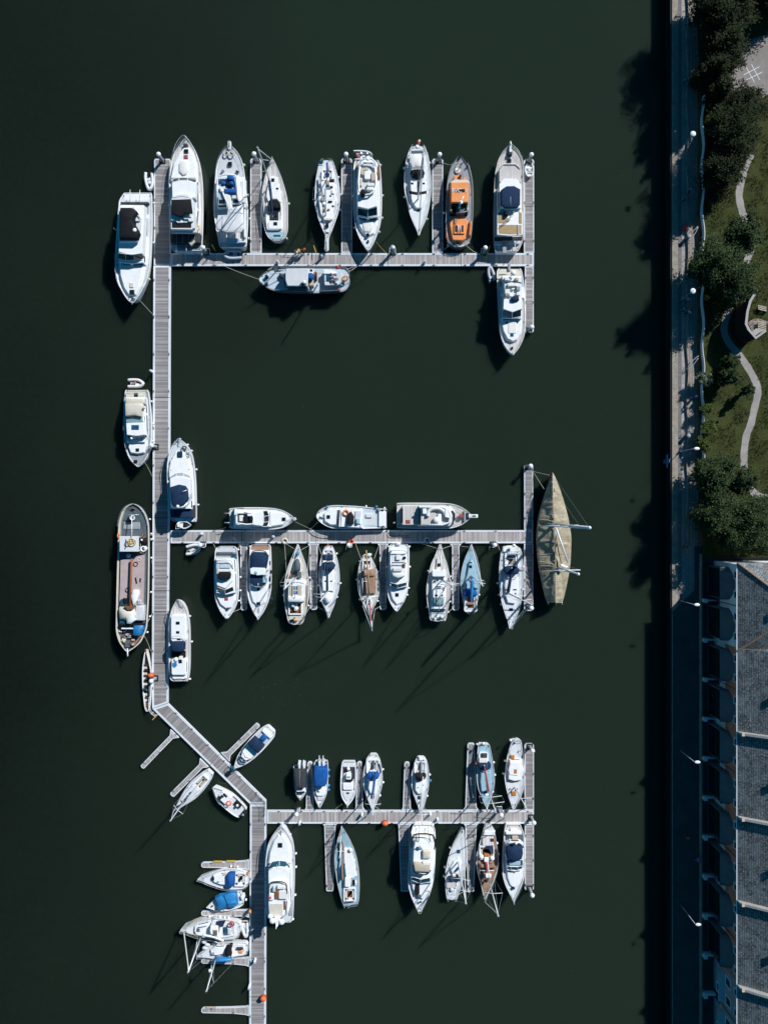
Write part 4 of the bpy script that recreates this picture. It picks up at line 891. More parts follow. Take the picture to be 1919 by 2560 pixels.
def house(k, ya, yb, up, low, label, hip=False):
    """terrace block from ya (north) to yb (south)"""
    t = thing('terraced_house', label, 'house', (FX+4.6, (ya+yb)/2, G0), 'terraced houses along the quay'); D = 9.4; RZ = EZ+3.1; RX = FX+D/2-.1
    m = MB()
    if low is not up:
        quadbox(m, FX, yb+.004, GZ, FX+D, ya-.004, EZ); m.obj('wall', up, t); m = MB(); quadbox(m, FX-.02, yb+.004, G0-.05, FX+D, ya-.004, GZ); m.obj('ground_floor_wall', low, t)
    else: quadbox(m, FX, yb+.004, G0-.05, FX+D, ya-.004, EZ); m.obj('wall', up, t)
    m = MB(); a, b_ = ya+(.25 if hip else 0), yb-(.25 if hip else 0); W0, W1 = FX-.3, FX+D+.1; e = EZ+.12
    if hip:
        n1, s1 = a-4.6, b_+4.6; V = [(W0,a,e),(W1,a,e),(W1,b_,e),(W0,b_,e),(RX,n1,RZ+.25),(RX,s1,RZ+.25)]
        m.add(V + [(x,y,e-.2) for x,y,z in V[:4]], [(0,4,1),(1,4,5,2),(2,5,3),(0,3,5,4),(0,1,7,6),(1,2,8,7),(2,3,9,8),(3,0,6,9),(6,7,8,9)]); rf = m.obj('roof', MSL, t)
        for P in ((V[0],V[4]),(V[1],V[4]),(V[2],V[5]),(V[3],V[5]),(V[4],V[5])): r_ = MB(); r_.tube([Vector(P[0])+Vector((0,0,.06)), Vector(P[1])+Vector((0,0,.06))], .13, 6); r_.obj('hip_tile', MRI, rf, origin=t['_o'])
    else:
        m.add([(W0,ya-.003,e),(W0,yb+.003,e),(RX,yb+.003,RZ),(RX,ya-.003,RZ),(W1,yb+.003,e),(W1,ya-.003,e),(W0,ya-.003,e-.2),(W0,yb+.003,e-.2),(W1,yb+.003,e-.2),(W1,ya-.003,e-.2)], [(0,1,2,3),(3,2,4,5),(0,6,7,1),(5,4,8,9),(6,9,8,7),(0,3,5,9,6),(1,7,8,4,2)]); rf = m.obj('roof', MSL, t)
        r_ = MB(); r_.tube([(RX,ya,RZ+.05),(RX,yb,RZ+.05)], .14, 6); r_.obj('ridge_tile', MRI, rf, origin=t['_o'])
        p_ = MB(); zt = .85; p_.add([(W0,yb+.3,e-.1),(W0,yb+.005,e-.1),(W0,yb+.3,e+zt),(W0,yb+.005,e+zt),(RX,yb+.3,RZ+zt),(RX,yb+.005,RZ+zt),(W1,yb+.3,e+zt),(W1,yb+.005,e+zt),(W1,yb+.3,e-.1),(W1,yb+.005,e-.1)], [(0,1,3,2),(2,3,5,4),(4,5,7,6),(6,7,9,8),(0,2,4,6,8),(1,9,7,5,3)]); p_.obj('party_parapet', MS['conc'] if up is not MW3 else MW3, t)
        p_ = MB(); p_.box((W0+.35, yb+.15, e+zt+.12), (.5,.42,.3)); p_.obj('parapet_block', M['BE'], t)
    g_ = MB(); g_.tube([(W0-.05,ya,e-.08),(W0-.05,yb,e-.08)], .08, 6); g_.obj('gutter', M['W'], t)
    ch = MB(); cy_ = (ya+yb)/2 + (1.0 if not hip else .8); ch.box((RX+.2, cy_, RZ+.2), (.7, .8, 1.9)); ch.box((RX+.2, cy_, RZ+1.2), (.82,.92,.12)); co = ch.obj('chimney', MW1 if k == 0 else MS['step'], rf, origin=t['_o'])
    for j in (-.2, .2): pt = MB(); pt.cone((RX+.2, cy_+j, RZ+1.24), .13, .1, .4, 8); pt.obj('chimney_pot', MRI, rf, origin=t['_o'])
    nU = int(round((ya-yb)/UW))
    for j in range(nU):
        yc = ya - UW*(j+.5)
        for s in (-1, 1):
            y = yc + s*1.35; w_ = MB()
            for (q0, q1, z0, z1) in ((y-.55,y-.42,8.85,10.1),(y+.42,y+.55,8.85,10.1),(y-.42,y+.42,8.85,8.98),(y-.42,y+.42,9.97,10.1)): quadbox(w_, FX-.09, q0, z0, FX-.001, q1, z1)
            wf = w_.obj('window', M['W'], t); g = MB(); quadbox(g, FX-.03, y-.42, 8.98, FX-.002, y+.42, 9.97); g.obj('pane', M['L'], wf, origin=t['_o'])
        if up is MW3:
            for (s, z0, z1) in ((-1.3,6.4,8.0),(1.3,6.4,8.0),(-1.3,3.6,5.4)):
                y = yc+s; w_ = MB()
                for (q0, q1, a0, a1) in ((y-.7,y-.55,z0,z1),(y+.55,y+.7,z0,z1),(y-.55,y+.55,z0,z0+.14),(y-.55,y+.55,z1-.14,z1)): quadbox(w_, FX-.12, q0, a0, FX-.021, q1, a1)
                wf = w_.obj('window', M['W'], t); g = MB(); quadbox(g, FX-.05, y-.55, z0+.14, FX-.022, y+.55, z1-.14); g.obj('pane', M['L'], wf, origin=t['_o'])
            bl = MB(); quadbox(bl, FX-.9, yc-2, 6.0, FX, yc+2, 6.1); bl.obj('balcony_floor', M['LG'], t)
        else:
            bx = FX-.95; y0_, y1_ = yc-2.15, yc+2.15
            b1 = MB(); quadbox(b1, bx, y0_, G0-.05, FX-.021, y1_, 6.95); by = b1.obj('bay', MLD, t)
            g = MB(); quadbox(g, bx-.03, y0_+.12, 3.1, bx-.003, y1_-.12, 6.8); g.obj('bay_window', M['L'], by, origin=t['_o'])
            for q in (-.72, .72): fr_ = MB(); quadbox(fr_, bx-.06, yc+q-.05, 3.1, bx-.031, yc+q+.05, 6.8); fr_.obj('mullion', M['K'], by, origin=t['_o'])
            N = 12; V = [];
            for i in range(N+1):
                u_ = i/N; y = y0_-.08 + (y1_-y0_+.16)*u_; V += [(bx-.15, y, 7.0), (FX-.004, y, 7.3+1.9*math.sin(PI*u_)**.8)]
            V2 = [(x, y, z-.06 if x < FX-.5 else 6.95) for x, y, z in V]
            L_ = len(V); m2 = MB(); m2.add(V+V2, [(2*i, 2*i+2, 2*i+3, 2*i+1)[::-1] for i in range(N)] + [(L_+2*i, L_+2*i+2, L_+2*i+3, L_+2*i+1) for i in range(N)] + [(0,1,L_+1,L_), (2*N,L_+2*N,L_+2*N+1,2*N+1)] + [(2*i, L_+2*i, L_+2*i+2, 2*i+2) for i in range(N)]); m2.obj('bay_roof', MLD, by, origin=t['_o'])
        dr = MB(); yd = yc-2.5 if j % 2 == 0 else yc+2.5; quadbox(dr, FX-.06, yd-.28, G0, FX-.022, yd+.28, G0+2.0); dr.obj('door', M['N'], t)
        if j: dp = MB(); dp.tube([(FX-.08, ya-UW*j, G0), (FX-.08, ya-UW*j, EZ-.1)], .06, 6); dp.obj('drainpipe', M['SG'], t)
house(0, Y0, Y0-2*UW, MW1, MW1, 'white rendered end house with a hipped slate roof and terracotta ridge tiles', True)
labs = ['brown rendered terrace block with slate roof, directly below the white hipped house','second brown terrace block below the white house','third brown terrace block below the white house','fourth brown terrace block, just above the pink houses']
for k in range(4): house(k+1, Y0-2*UW*(k+1), Y0-2*UW*(k+2), MW2, MW1, labs[k])
house(5, Y0-2*UW*5, Y0-2*UW*6, MW3, MW3, 'pink rendered terrace block with white window frames at the bottom right corner'); house(6, Y0-2*UW*6, Y0-2*UW*7, MW3, MW3, 'second pink terrace block running out of the bottom of the picture')
# garden walls
for j in range(13):
    y = Y0-UW*(j+1); t = thing('garden_wall', 'white garden dividing wall number %s down from the white house, with a square end pillar' % ['one','two','three','four','five','six','seven','eight','nine','ten','eleven','twelve','thirteen'][j], 'garden wall', (46.4, y, G0), 'garden dividing walls')
    m = MB(); m.box((46.5, y, G0+.5), (1.55, .16, 1.0)); m.obj('wall', MW1, t); m = MB(); m.box((45.6, y, G0+.65), (.42,.42,1.3)); m.obj('pillar', MW1, t); m = MB(); m.box((45.6, y, G0+1.34), (.55,.55,.09)); m.obj('pillar_cap', MW1, t)
m_ = MB(); m_.box((45.32, Y0-38, G0+.35), (.16, 78, .7)); o = m_.obj('front_wall', MS['step']); tag(o, 'low brown front garden wall along the street before all the terraces', 'garden wall')
# ================================================================= lamps, people, small promenade things
def lamp(i, px, py, label, globe):
    w = U(px, py, G0); t = thing('street_lamp', label, 'street lamp', tuple(w), 'promenade street lamps'); m = MB(); m.tube([w, w+Vector((0,0,5.0))], .05, 8, .035); m.obj('post', M['G'] if globe else M['LG'], t, smooth=True); m = MB(); m.tube([w, w+Vector((0,0,.5))], .13, 8); m.obj('base', M['SG'], t)
    m = MB()
    if globe: m.ball(w+Vector((0,0,5.15)), .40, .42, 16, 8); m.obj('lamp_head', M['W'], t, smooth=True)
    else: m.ball(w+Vector((.35,0,5.05)), .22, .5, 12, 7, sx=1.9); m.tube([w+Vector((0,0,4.95)), w+Vector((.3,0,5.03))], .04, 6); m.obj('lamp_head', M['W'], t, smooth=True)
lamp(0, 1694, 380, 'street lamp with a round white top on the promenade beside the dark evergreens', True); lamp(1, 1694, 754, 'street lamp with a round white top on the promenade level with the park shelter', True); lamp(2, 1697.5, 1129, 'street lamp with a slim white head on the sunny promenade above the tree shadows', False); lamp(3, 1698, 1501, 'street lamp with a slim white head level with the top of the white house', False); lamp(4, 1699, 1876, 'street lamp with a slim white head in front of the brown houses, upper one', False); lamp(5, 1701, 2263, 'street lamp with a slim white head in front of the brown houses, lower one', False)
def person(px, py, z, top, legs, label, ang=0.0, hair='HB', bend=0.0, sc=1.0):
    w = U(px, py, z); t = thing('person', label, 'person', tuple(w)); ca, sa = math.cos(ang), math.sin(ang)
    def P(x, y, h): 
        y2 = y + (bend*(h-.95) if h > .95 else 0); h2 = h - (abs(bend)*.45*(h-.95) if h > .95 else 0)
        return Vector((w.x+(x*ca-y2*sa)*sc, w.y+(x*sa+y2*ca)*sc, z+h2*sc))
    def limb(mb, pts, rs, n=8):
        vs = []; k = len(pts)
        for i, p in enumerate(pts):
            d = (pts[min(i+1,k-1)]-pts[max(i-1,0)]).normalized(); up = Vector((1,0,0)) if abs(d.z) > .7 else Vector((0,0,1)); a = d.cross(up).normalized(); b2 = d.cross(a)
            for j in range(n): q = 2*PI*j/n; vs.append(p+a*rs[i]*math.cos(q)+b2*rs[i]*math.sin(q))
        mb.add(vs, [(i*n+j, i*n+(j+1) % n, (i+1)*n+(j+1) % n, (i+1)*n+j) for i in range(k-1) for j in range(n)] + [tuple(range(n-1,-1,-1)), tuple((k-1)*n+j for j in range(n))])
    me = bpy.data.meshes.new('body'); vv = [P(0,0,.95),P(0,.01,1.2),P(0,0,1.42),P(0,.01,1.52),P(0,.03,1.62),P(0,.02,1.72)]; rad = [.13,.12,.13,.055,.085,.075]; ed = [(0,1),(1,2),(2,3),(3,4),(4,5)]
    for s in (-1, 1):
        n = len(vv); vv += [P(s*.19,0,1.4),P(s*.25,.03-.1*s,1.12),P(s*.24,.15-.15*s,.9),P(s*.24,.2-.16*s,.82)]; rad += [.055,.042,.034,.03]; ed += [(2,n),(n,n+1),(n+1,n+2),(n+2,n+3)]
        for q in range(5): vv.append(P(s*.24+(q-2)*.018*(2.2 if q == 0 else 1), .22-.16*s+(.01 if q else -.02), .74+abs(q-2)*.012+(.04 if q == 0 else 0))); rad.append(.009); ed.append((n+3, len(vv)-1))
        n = len(vv); vv += [P(s*.09,0,.9),P(s*.11,.12*s,.5),P(s*.11,.2*s-.05,.08),P(s*.12,.2*s+.1,.04)]; rad += [.085,.058,.042,.04]; ed += [(0,n),(n,n+1),(n+1,n+2),(n+2,n+3)]
    o0 = Vector(t['_o']); me.from_pydata([v-o0 for v in vv], ed, []); me.materials.append(M['SK']); ob = bpy.data.objects.new('body', me); col.objects.link(ob); ob.parent = t; ob['_o'] = tuple(o0)
    sk = ob.modifiers.new('skin', 'SKIN'); sd_ = me.skin_vertices[0].data
    for i, r_ in enumerate(rad): sd_[i].radius = (r_*sc, r_*sc)
    sd_[0].use_root = True; sb = ob.modifiers.new('smooth', 'SUBSURF'); sb.levels = 1; sb.render_levels = 1
    c_ = MB(); limb(c_, [P(0,0,.88),P(0,.01,1.1),P(0,0,1.35),P(0,0,1.5)], [.17,.16,.2,.09]);
    for s in (-1, 1): limb(c_, [P(s*.12,0,1.44),P(s*.21,0,1.38),P(s*.265,.03-.1*s,1.12),P(s*.25,.13-.14*s,.93)], [.07,.08,.06,.05])
    c_.obj('jacket', M[top], t, smooth=True); l_ = MB()
    for s in (-1, 1): limb(l_, [P(s*.07,0,.95),P(s*.1,.02*s,.8),P(s*.115,.12*s,.5),P(s*.115,.2*s-.05,.1)], [.12,.11,.08,.06])
    l_.obj('trousers', M[legs], t, smooth=True); h_ = MB(); h_.ball(P(0,.0,1.70), .115*sc, .95, 10, 7); h_.obj('hair', M[hair], t, smooth=True)
    f_ = MB(); 
    for s in (-1, 1): f_.ball(P(s*.03,.115,1.63), .012, 1)
    f_.ball(P(0,.125,1.60), .016, 1.2); f_.box(P(0,.11,1.565), (.05,.012,.012)); f_.obj('face', M['SK'], t)
person(761,631,.5,'OD','K','person in a red orange jacket standing on the top pontoon',.4); person(751,635,.5,'Y','G','person in yellow crouching forward on the top pontoon beside the red jacket',1.2,bend=.5); person(743,637,.5,'W','DG','person in a pale top on the top pontoon, left of the yellow one',-.6)
person(1184,1904,.5,'RD','K','person in dark red leaning over on the finger beside the light blue boat',-1.2,bend=.4); person(629,2268,.5,'OR','N','person in orange standing on the lower walkway by the blue tarpaulin boat',2.0)
person(1705,211,G0,'BB','N','person in bright blue walking in deep shade at the top of the promenade',.3); person(1718,482,G0,'BB','K','person in light blue on the shaded promenade, upper of the pair above the red stroller',.2); person(1706,505,G0,'B','K','person in blue on the shaded promenade, lower of the pair above the red stroller',2.8)
person(1711,753,G0,'LBL','N','person in pale blue beside the lamp level with the shelter, upper right of four walkers',.5); person(1697,751,G0,'BB','K','person in blue right against the lamp level with the shelter',-.5); person(1701,777,G0,'BB','N','person with arms out, lower left of the four walkers',1.0); person(1714,784,G0,'LBL','K','person in pale blue, lower right of the four walkers',-.8)
person(1728,996,G0,'B','K','person in blue casting a long shadow on the sunny promenade',.9); person(1705,1366,G0,'R','DG','person in red in the dappled shade at the lower end of the promenade',.2); person(1710,2086,G0,'RD','K','person in dull red in the street before the brown houses',.1)
person(1736,2140,G0,'BB','N','person in blue violet on the street pavement before the lower brown houses',1.4)
w = U(1707,571,G0); t = thing('pushchair', 'small red pushchair standing in the shade on the promenade', 'pushchair', tuple(w)); m = MB(); prism(m, Rr(w.x-.22,w.y-.4,w.x+.22,w.y+.3,.08), G0+.85, G0+.4, .03, .12, .04); m.obj('seat', M['R'], t)
for (dx, dy) in ((-.25,-.3),(.25,-.3),(-.25,.3),(.25,.3)): m = MB(); m.ring((w.x+dx, w.y+dy, G0+.14), .12, .025, 12, 5, 'x'); m.obj('wheel', M['BK'], t)
m = MB(); m.tube([(w.x-.2,w.y+.3,G0+.5),(w.x-.2,w.y+.55,G0+1.0),(w.x+.2,w.y+.55,G0+1.0),(w.x+.2,w.y+.3,G0+.5)], .02, 6); m.obj('handle', M['DG'], t)
for (px, py, lab) in ((1714,597,'round topped grey litter bin below the red pushchair'),(1713,1091,'round topped grey litter bin above the sunny lamp')):
    w = U(px, py, G0); t = thing('litter_bin', lab, 'litter bin', tuple(w), 'litter bins on the promenade'); m = MB(); m.cone(w, .26, .28, 1.0, 14); m.obj('body', M['SG'], t, smooth=True); m = MB(); m.ball(w+Vector((0,0,1.0)), .31, .5, 14, 6); m.obj('lid', M['G'], t, smooth=True)
t = thing('quay_ladder', 'pale blue ladder fixed to the quay wall beside the sunny promenade', 'ladder', (QX-.15, U(0,1152,2).y, 0)); m = MB()
for s in (-1, 1): m.tube([(QX-.32, U(0,1152,2).y+s*.25, -.3), (QX-.32, U(0,1152,2).y+s*.25, 2.7)], .04, 6)
m.obj('rail', M['BB'], t); m = MB()
for k in range(9): m.tube([(QX-.32, U(0,1152,2).y-.25, .1+.28*k), (QX-.32, U(0,1152,2).y+.25, .1+.28*k)], .03, 5)
m.obj('rung', M['LBL'], t)
t = thing('banner', 'narrow blue banner board fixed along the quay wall above the tree shadows', 'sign', (QX-.3, U(0,1152,1).y-1.2, .4)); m = MB(); m.box((QX-.3, U(0,1153,1).y, 1.2), (.1, 1.9, .5)); m.obj('board', M['B'], t); m = MB(); m.box((QX-.3, U(0,1153,1).y, 1.2+.26), (.14, 1.9, .05)); m.obj('frame', M['W'], t)
MYAC = 'motor yachts berthed along the pontoons'; SAILB = 'sailing boats berthed along the pontoons'; DING = 'dinghies and small tenders'

# --- white motor yacht on the far left, bow down
b = Boat('motor_yacht', 'big white motor yacht with black oval flybridge cover, outside the top of the walkway', 'motor yacht', ZA,
  [(85,215,705),(205,140,712),(300,122,716),(700,88,720),(1200,62,700),(1500,75,660),(1700,115,600),(1850,190,520),(1980,270,440),(2045,340,380)], z=1.9, sheer=.5, deck='O', rails=(.45,1), group=MYAC, fend=((1,.4),(1,.62),(1,.2)))
b.k('swim_platform', Rr(215,80,705,235,25), .02, 'W', cr=0)
b.k('cockpit_well', Rr(150,245,660,470,10), .04, 'G')
b.k('cockpit_seat', Rr(160,250,655,292,12), .4, 'DG')
b.k('cabin', [(140,330),(560,330),(560,880),(562,1330),(340,1350),(130,1320),(128,900)], 1.25, 'W', win='L', tp=.12)
b.k('foredeck_coachroof', [(135,1310),(565,1310),(540,1500),(480,1760),(420,1895),(290,1895),(215,1780),(150,1560)], .42, 'W', tp=.25, bev=.1)
b.k('flybridge', [(160,300),(565,305),(560,700),(535,1165),(335,1195),(125,1140),(115,700),(125,340)], 2.35, 'W', bot=1.1, tp=.1)
b.screen([(120,1160,2.2),(250,1180,2.25),(400,1185,2.25),(540,1160,2.2)], [(118,1262,1.3),(250,1290,1.3),(400,1290,1.3),(560,1265,1.3)], mull=(1,2))
b.k('flybridge_coaming', [(150,345),(370,345),(470,430),(515,540),(500,700),(440,950),(130,960),(125,600)], 2.9, 'O', bot=2.3, tp=.05)
b.k('flybridge_cover', [(155,352),(350,352),(440,430),(395,520),(385,640),(440,730),(470,800),(440,885),(135,880),(140,450)], 3.6, 'K', bot=2.85, cr=.3, tp=.15)
b.line('arch', [(380,345,3.2),(470,440,3.5),(515,560,3.2)], .07, 'W', sub=4)
b.k('helm_seat', Rr(400,480,490,590,12), 3.15, 'O', bot=2.8)
b.ball('radar_dome', 405,750,3.7,.3,'W',.5)
for x in (325,500): b.line('davit', [(x,200,.1),(x,190,1.0),(x,30,1.1)], .05, 'S')
b.k('hatch', Rr(318,1815,392,1892), .5, 'L', bot=.35); b.k('hatch', Rr(315,1690,385,1775,8), .5, 'C', bot=.35)
b.k('anchor_windlass', Rr(345,1955,385,2000,6), .35, 'DG'); b.line('bow_roller', [(362,1990,.1),(362,2075,.25)], .07, 'S')
b.k('side_window', [(570,500),(600,500),(598,800),(575,860)], .9, 'L', bot=.1, tp=.02); b.line('antenna', [(90,775,2.4),(25,705,3.4)], .02, 'S')
b.k('liferaft', Rr(585,385,610,450,5), .5, 'BE')

# --- motor yacht beside the top finger, bow up, bow rail
b = Boat('motor_yacht', 'long white motor yacht with black bimini and slatted platform, beside the top left finger', 'motor yacht', Z1,
  [(1050,540,775),(985,515,783),(800,508,790),(600,508,790),(480,510,785),(350,520,768),(250,545,738),(190,580,708),(140,618,676),(115,645,655)], z=1.9, sheer=.6, deck='TW', rails=(.4,1), group=MYAC, fend=((1,.07),(-1,.3)))
b.line('pulpit', [(655,120,.7),(630,92,.9),(600,110,.8),(560,170,.7),(540,230,.65)], .03, 'S', sub=3)
b.k('foredeck_coachroof', [(520,450),(728,450),(725,330),(700,250),(665,195),(628,195),(590,240),(545,330)], .4, 'W', tp=.2, bev=.1)
b.k('sunpad', [(590,395),(590,330),(605,300),(658,300),(665,380),(650,415),(620,425)], .62, 'FW', bot=.35, cr=.08, tp=.08)
b.k('hatch', Rr(632,208,663,236), .5, 'L', bot=.35); b.k('hatch', Rr(630,256,660,284), .5, 'RD', bot=.35)
b.k('cabin', [(525,462),(735,462),(740,700),(725,870),(520,870),(515,700)], 1.3, 'W', win='L', tp=.1)
b.screen([(542,480,1.9),(590,468,2.0),(660,468,2.0),(728,488,1.9)], [(535,462,1.2),(590,446,1.25),(660,446,1.25),(735,464,1.2)])
b.k('cabin_roof', [(530,485),(590,470),(665,470),(728,488),(722,610),(535,610)], 2.2, 'W', bot=1.2, tp=.08)
b.k('flybridge', [(535,600),(600,580),(660,582),(700,620),(715,860),(690,875),(522,872),(520,640)], 2.7, 'O', bot=1.2, tp=.08)
b.k('bimini', [(525,628),(685,622),(700,740),(640,740),(610,770),(525,745)], 3.5, 'K', bot=3.3, cr=.15, tp=.02)
b.line('bimini_frame', [(540,612,3.4),(610,600,3.5),(685,612,3.4)], .05, 'S', sub=3)
for (x, y) in ((545,780),(590,800),(650,770),(688,790)): b.k('flybridge_seat', Rr(x-22,y-20,x+18,y+18,8), 3.0, 'FW', bot=2.65)
b.k('flybridge_sole', Rr(530,815,690,860,5), 2.8, 'K', bot=2.6)
b.k('aft_arch', Rr(525,872,730,900,8), 2.2, 'LG', bot=1.8); b.line('arch_leg', [(530,890,0),(530,890,1.9)], .08, 'W'); b.line('arch_leg', [(720,890,0),(720,890,1.9)], .08, 'W')
b.k('cockpit_cover', Rr(520,903,765,985,8), .75, 'DG', cr=.1)
for x in (570,620,670,720): b.line('cover_seam', [(x,905,.86),(x,983,.86)], .03, 'G')
b.k('folded_table', [(670,985),(700,950),(722,975),(690,1008)], 1.1, 'BE', bot=.8)
b.k('swim_platform', Rr(540,990,772,1052,6), .02, 'LG')
for y in (1000,1012,1024,1036): b.k('slat', Rr(575,y-3,765,y+3), .09, 'SG')
for x in (568,650): b.line('davit', [(x,990,.3),(x,1055,.5)], .05, 'W')
b.ring('life_ring', 738,862,.5,.35,.09,'Y'); b.k('anchor_windlass', Rr(625,160,655,190,5), .3, 'DG')
b.line('grab_rail', [(735,480,1.6),(737,700,1.6)], .025, 'S')

# --- white trawler yacht with blue covers
b = Boat('motor_yacht', 'white motor yacht with blue helm seats and bowsprit, left of the second top finger', 'motor yacht', ZB,
  [(2110,150,640),(2060,132,662),(1930,110,672),(1700,65,688),(1400,35,690),(1100,42,662),(850,62,640),(650,80,612),(500,110,580),(380,160,530),(290,215,470),(225,285,400),(212,320,365)], z=1.9, sheer=.6, deck='LG', rails=(.3,1), group=MYAC, fend=((1,.18),(1,.3),(1,.42),(1,.66)))
b.k('bowsprit', Rr(300,95,355,250,8), .35, 'O', bot=.0); b.line('anchor', [(328,80,.3),(328,200,.4)], .07, 'SG')
b.ring('coiled_rope', 375,325,.12,.38,.09,'C'); b.ring('coiled_rope', 270,330,.12,.3,.08,'C')
b.k('hatch', Rr(305,490,373,555), .14, 'L'); b.k('deck_vent', [(455,650),(500,660),(495,690),(455,672)], .25, 'DG'); b.k('deck_vent', [(175,655),(215,625),(225,650),(190,672)], .25, 'G')
b.k('cabin', [(95,770),(280,735),(450,745),(520,770),(560,1290),(90,1310),(70,1000)], 1.35, 'W', win='L', tp=.12)
b.k('side_deck_box', Rr(525,780,615,1260,20), 1.1, 'W', tp=.1); b.k('side_panel', Rr(545,860,600,1220,10), 1.18, 'LG', bot=1.0)
b.k('flybridge_sole', [(110,775),(460,770),(490,1180),(520,1280),(110,1290),(105,1000)], 1.45, 'LBL', bot=1.2)
b.line('flybridge_coaming', [(110,1290,1.9),(98,1000,1.9),(112,770,1.9),(270,735,1.9),(440,750,1.9),(470,790,1.9),(500,1180,1.9),(530,1290,1.9)], .13, 'W')
b.k('console_cover', Rr(288,750,405,830,20), 2.3, 'B', bot=1.4, cr=.1); b.k('dashboard', Rr(110,780,285,820,8), 1.95, 'O', bot=1.4)
b.k('helm_seat', Rr(170,860,258,925,25), 2.1, 'B', bot=1.4, cr=.08); b.k('helm_seat', Rr(330,855,400,925,20), 2.1, 'B', bot=1.4, cr=.08); b.k('console', Rr(275,875,330,940,8), 2.2, 'K', bot=1.4)
b.k('bench_cover', Rr(238,1005,442,1080,18), 2.0, 'B', bot=1.4, cr=.06); b.k('bench', Rr(110,950,285,1010,8), 1.9, 'FW', bot=1.4)
b.k('bench', [(180,1030),(290,1110),(345,1130),(380,1380),(300,1420),(260,1250)], 1.9, 'FW', bot=.8)
b.k('hatch', Rr(135,1210,235,1275,8), 1.6, 'K', bot=1.3); b.k('hatch', Rr(400,1215,500,1265,8), 1.6, 'K', bot=1.3); b.k('side_box', Rr(380,1130,465,1190,6), 1.75, 'O', bot=1.35)
b.k('cockpit_well', [(70,1320),(300,1330),(300,1500),(120,1510),(70,1400)], .05, 'LBL')
b.k('cockpit_awning', [(290,1400),(590,1310),(610,1760),(560,1830),(300,1840),(90,1780),(75,1700),(115,1510),(290,1500)], 1.9, 'O', bot=1.8, tp=0, cr=.12)
for (x0,y0,x1,y1) in ((590,1330,290,1800),(600,1650,430,1820),(205,1520,80,1680),(208,1520,185,1800)): b.line('awning_strut', [(x0,y0,2.06),(x1,y1,2.0)], .035, 'G')
b.k('aft_deck', [(110,1850),(660,1800),(650,2020),(150,2040)], .1, 'TW'); b.k('aft_locker', Rr(270,1950,520,2040,10), .45, 'LBL'); b.line('aft_flagpole', [(290,1800,.5),(275,1935,2.4)], .04, 'W')
b.line('davit_rail', [(275,1935,2.2),(430,1850,1.9),(600,1640,1.9)], .03, 'S'); b.k('stern_box', Rr(510,1960,640,2030,8), .5, 'O')
b.k('gangway_rail', Rr(608,1300,632,1930,4), .9, 'W', bot=.2); b.ball('radar_dome', 190,1040,2.9,.28,'W',.5); b.line('arch', [(185,1040,2.6),(310,1330,2.5),(300,1440,1.9)], .07, 'W')

def sloop(name, label, F, st, mast, mh, boom, bow, stern, cabin, cock, hood=None, hoodmat='N', cover='N', deck='O', hull='W', z=1.15, hatches=(), cabmat='W', rails=(.02,1), fend=(), spr=((.45,1.0),(.72,.75)), wheel=None, bh=1.7, floor='T', seat='W', furl=.06, furlon=True, mode='v', group=SAILB, lines=True, lean=(0,0), cov=True, r=.09, br=.15, hoodcr=.25, cat='sailing boat', radar=None, sheer=.3, hz=.85, wins='L', gunmat=None, cabh=.42, tip=None):
    b = Boat(name, label, cat, F, st, z=z, sheer=sheer, hull=hull, deck=deck, mode=mode, rails=rails, group=group, fend=fend, hz=hz, gun=.07, bul=.05, gunmat=gunmat)
    if cabin: b.k('coachroof', cabin, cabh, cabmat, tp=.14, bev=.08, win=wins)
    if cock: b.cockpit(cock, floor=floor, seat=seat)
    if hood: b.k('sprayhood', hood, 1.05, hoodmat, bot=.2, cr=hoodcr, tp=.05)
    for h in hatches: b.hatch(*h[:3], h[3] if len(h) > 3 else None, top=h[4] if len(h) > 4 else cabh+.06, mat=h[5] if len(h) > 5 else 'L')
    b.mast(mast[0], mast[1], mh, boom=boom, cover=cover if cov else None, bh=bh, spr=spr, fore=bow if furlon else None, back=stern, furl=furl, lean=lean, r=r, br=br, radar=radar, tip=tip)
    if wheel: b.wheel(*wheel)
    if lines and boom:
        for k in (-1, 1):
            b.line('control_line', [(mast[0]+k*2, mast[1], cabh+.08), (mast[0]+(boom[0]-mast[0])*.55+k*10, mast[1]+(boom[1]-mast[1])*.55, cabh+.06)], .015, 'RO')
    return b
# --- first row sailing boat, bow up
b = sloop('sailing_boat', 'white sailing boat with black cockpit rim, bow up on the right of the second finger', Z1,
  [(965,1370,1430),(940,1330,1470),(880,1300,1490),(780,1280,1492),(650,1276,1490),(550,1280,1470),(450,1300,1440),(380,1322,1412),(320,1345,1385),(285,1360,1365)],
  (1352,505), 16.5, (1368,770), (1362,300), (1390,950), [(1340,440),(1360,432),(1400,438),(1430,560),(1435,640),(1400,680),(1340,675),(1310,600),(1325,500)],
  Rr(1312,640,1438,875,30), None, deck='TW', hatches=((1366,462,24),(1341,538,20,14),(1402,534,20,14),(1342,518,14,10)), spr=((.4,1.2),(.7,.9)), z=1.2, fend=((1,.45),(1,.12)), tip=(644,369))
b.k('sprayhood', [(1330,640),(1350,622),(1400,620),(1422,645),(1428,690),(1325,700)], .95, 'K', bot=.2, cr=.2)
b.k('helm_well', Rr(1350,700,1410,790,10), .5, 'DG'); b.k('companionway', Rr(1370,700,1402,770,6), .62, 'K', bot=.3); b.k('aft_hatch', Rr(1372,812,1402,838), .5, 'L', bot=.2)
b.k('aft_seat', Rr(1330,800,1440,870,12), .42, 'W'); b.k('transom_step', [(1320,890),(1465,890),(1455,930),(1430,955),(1360,955),(1325,925)], .06, 'LBL'); b.k('step_grate', Rr(1372,918,1428,932), .12, 'DG')
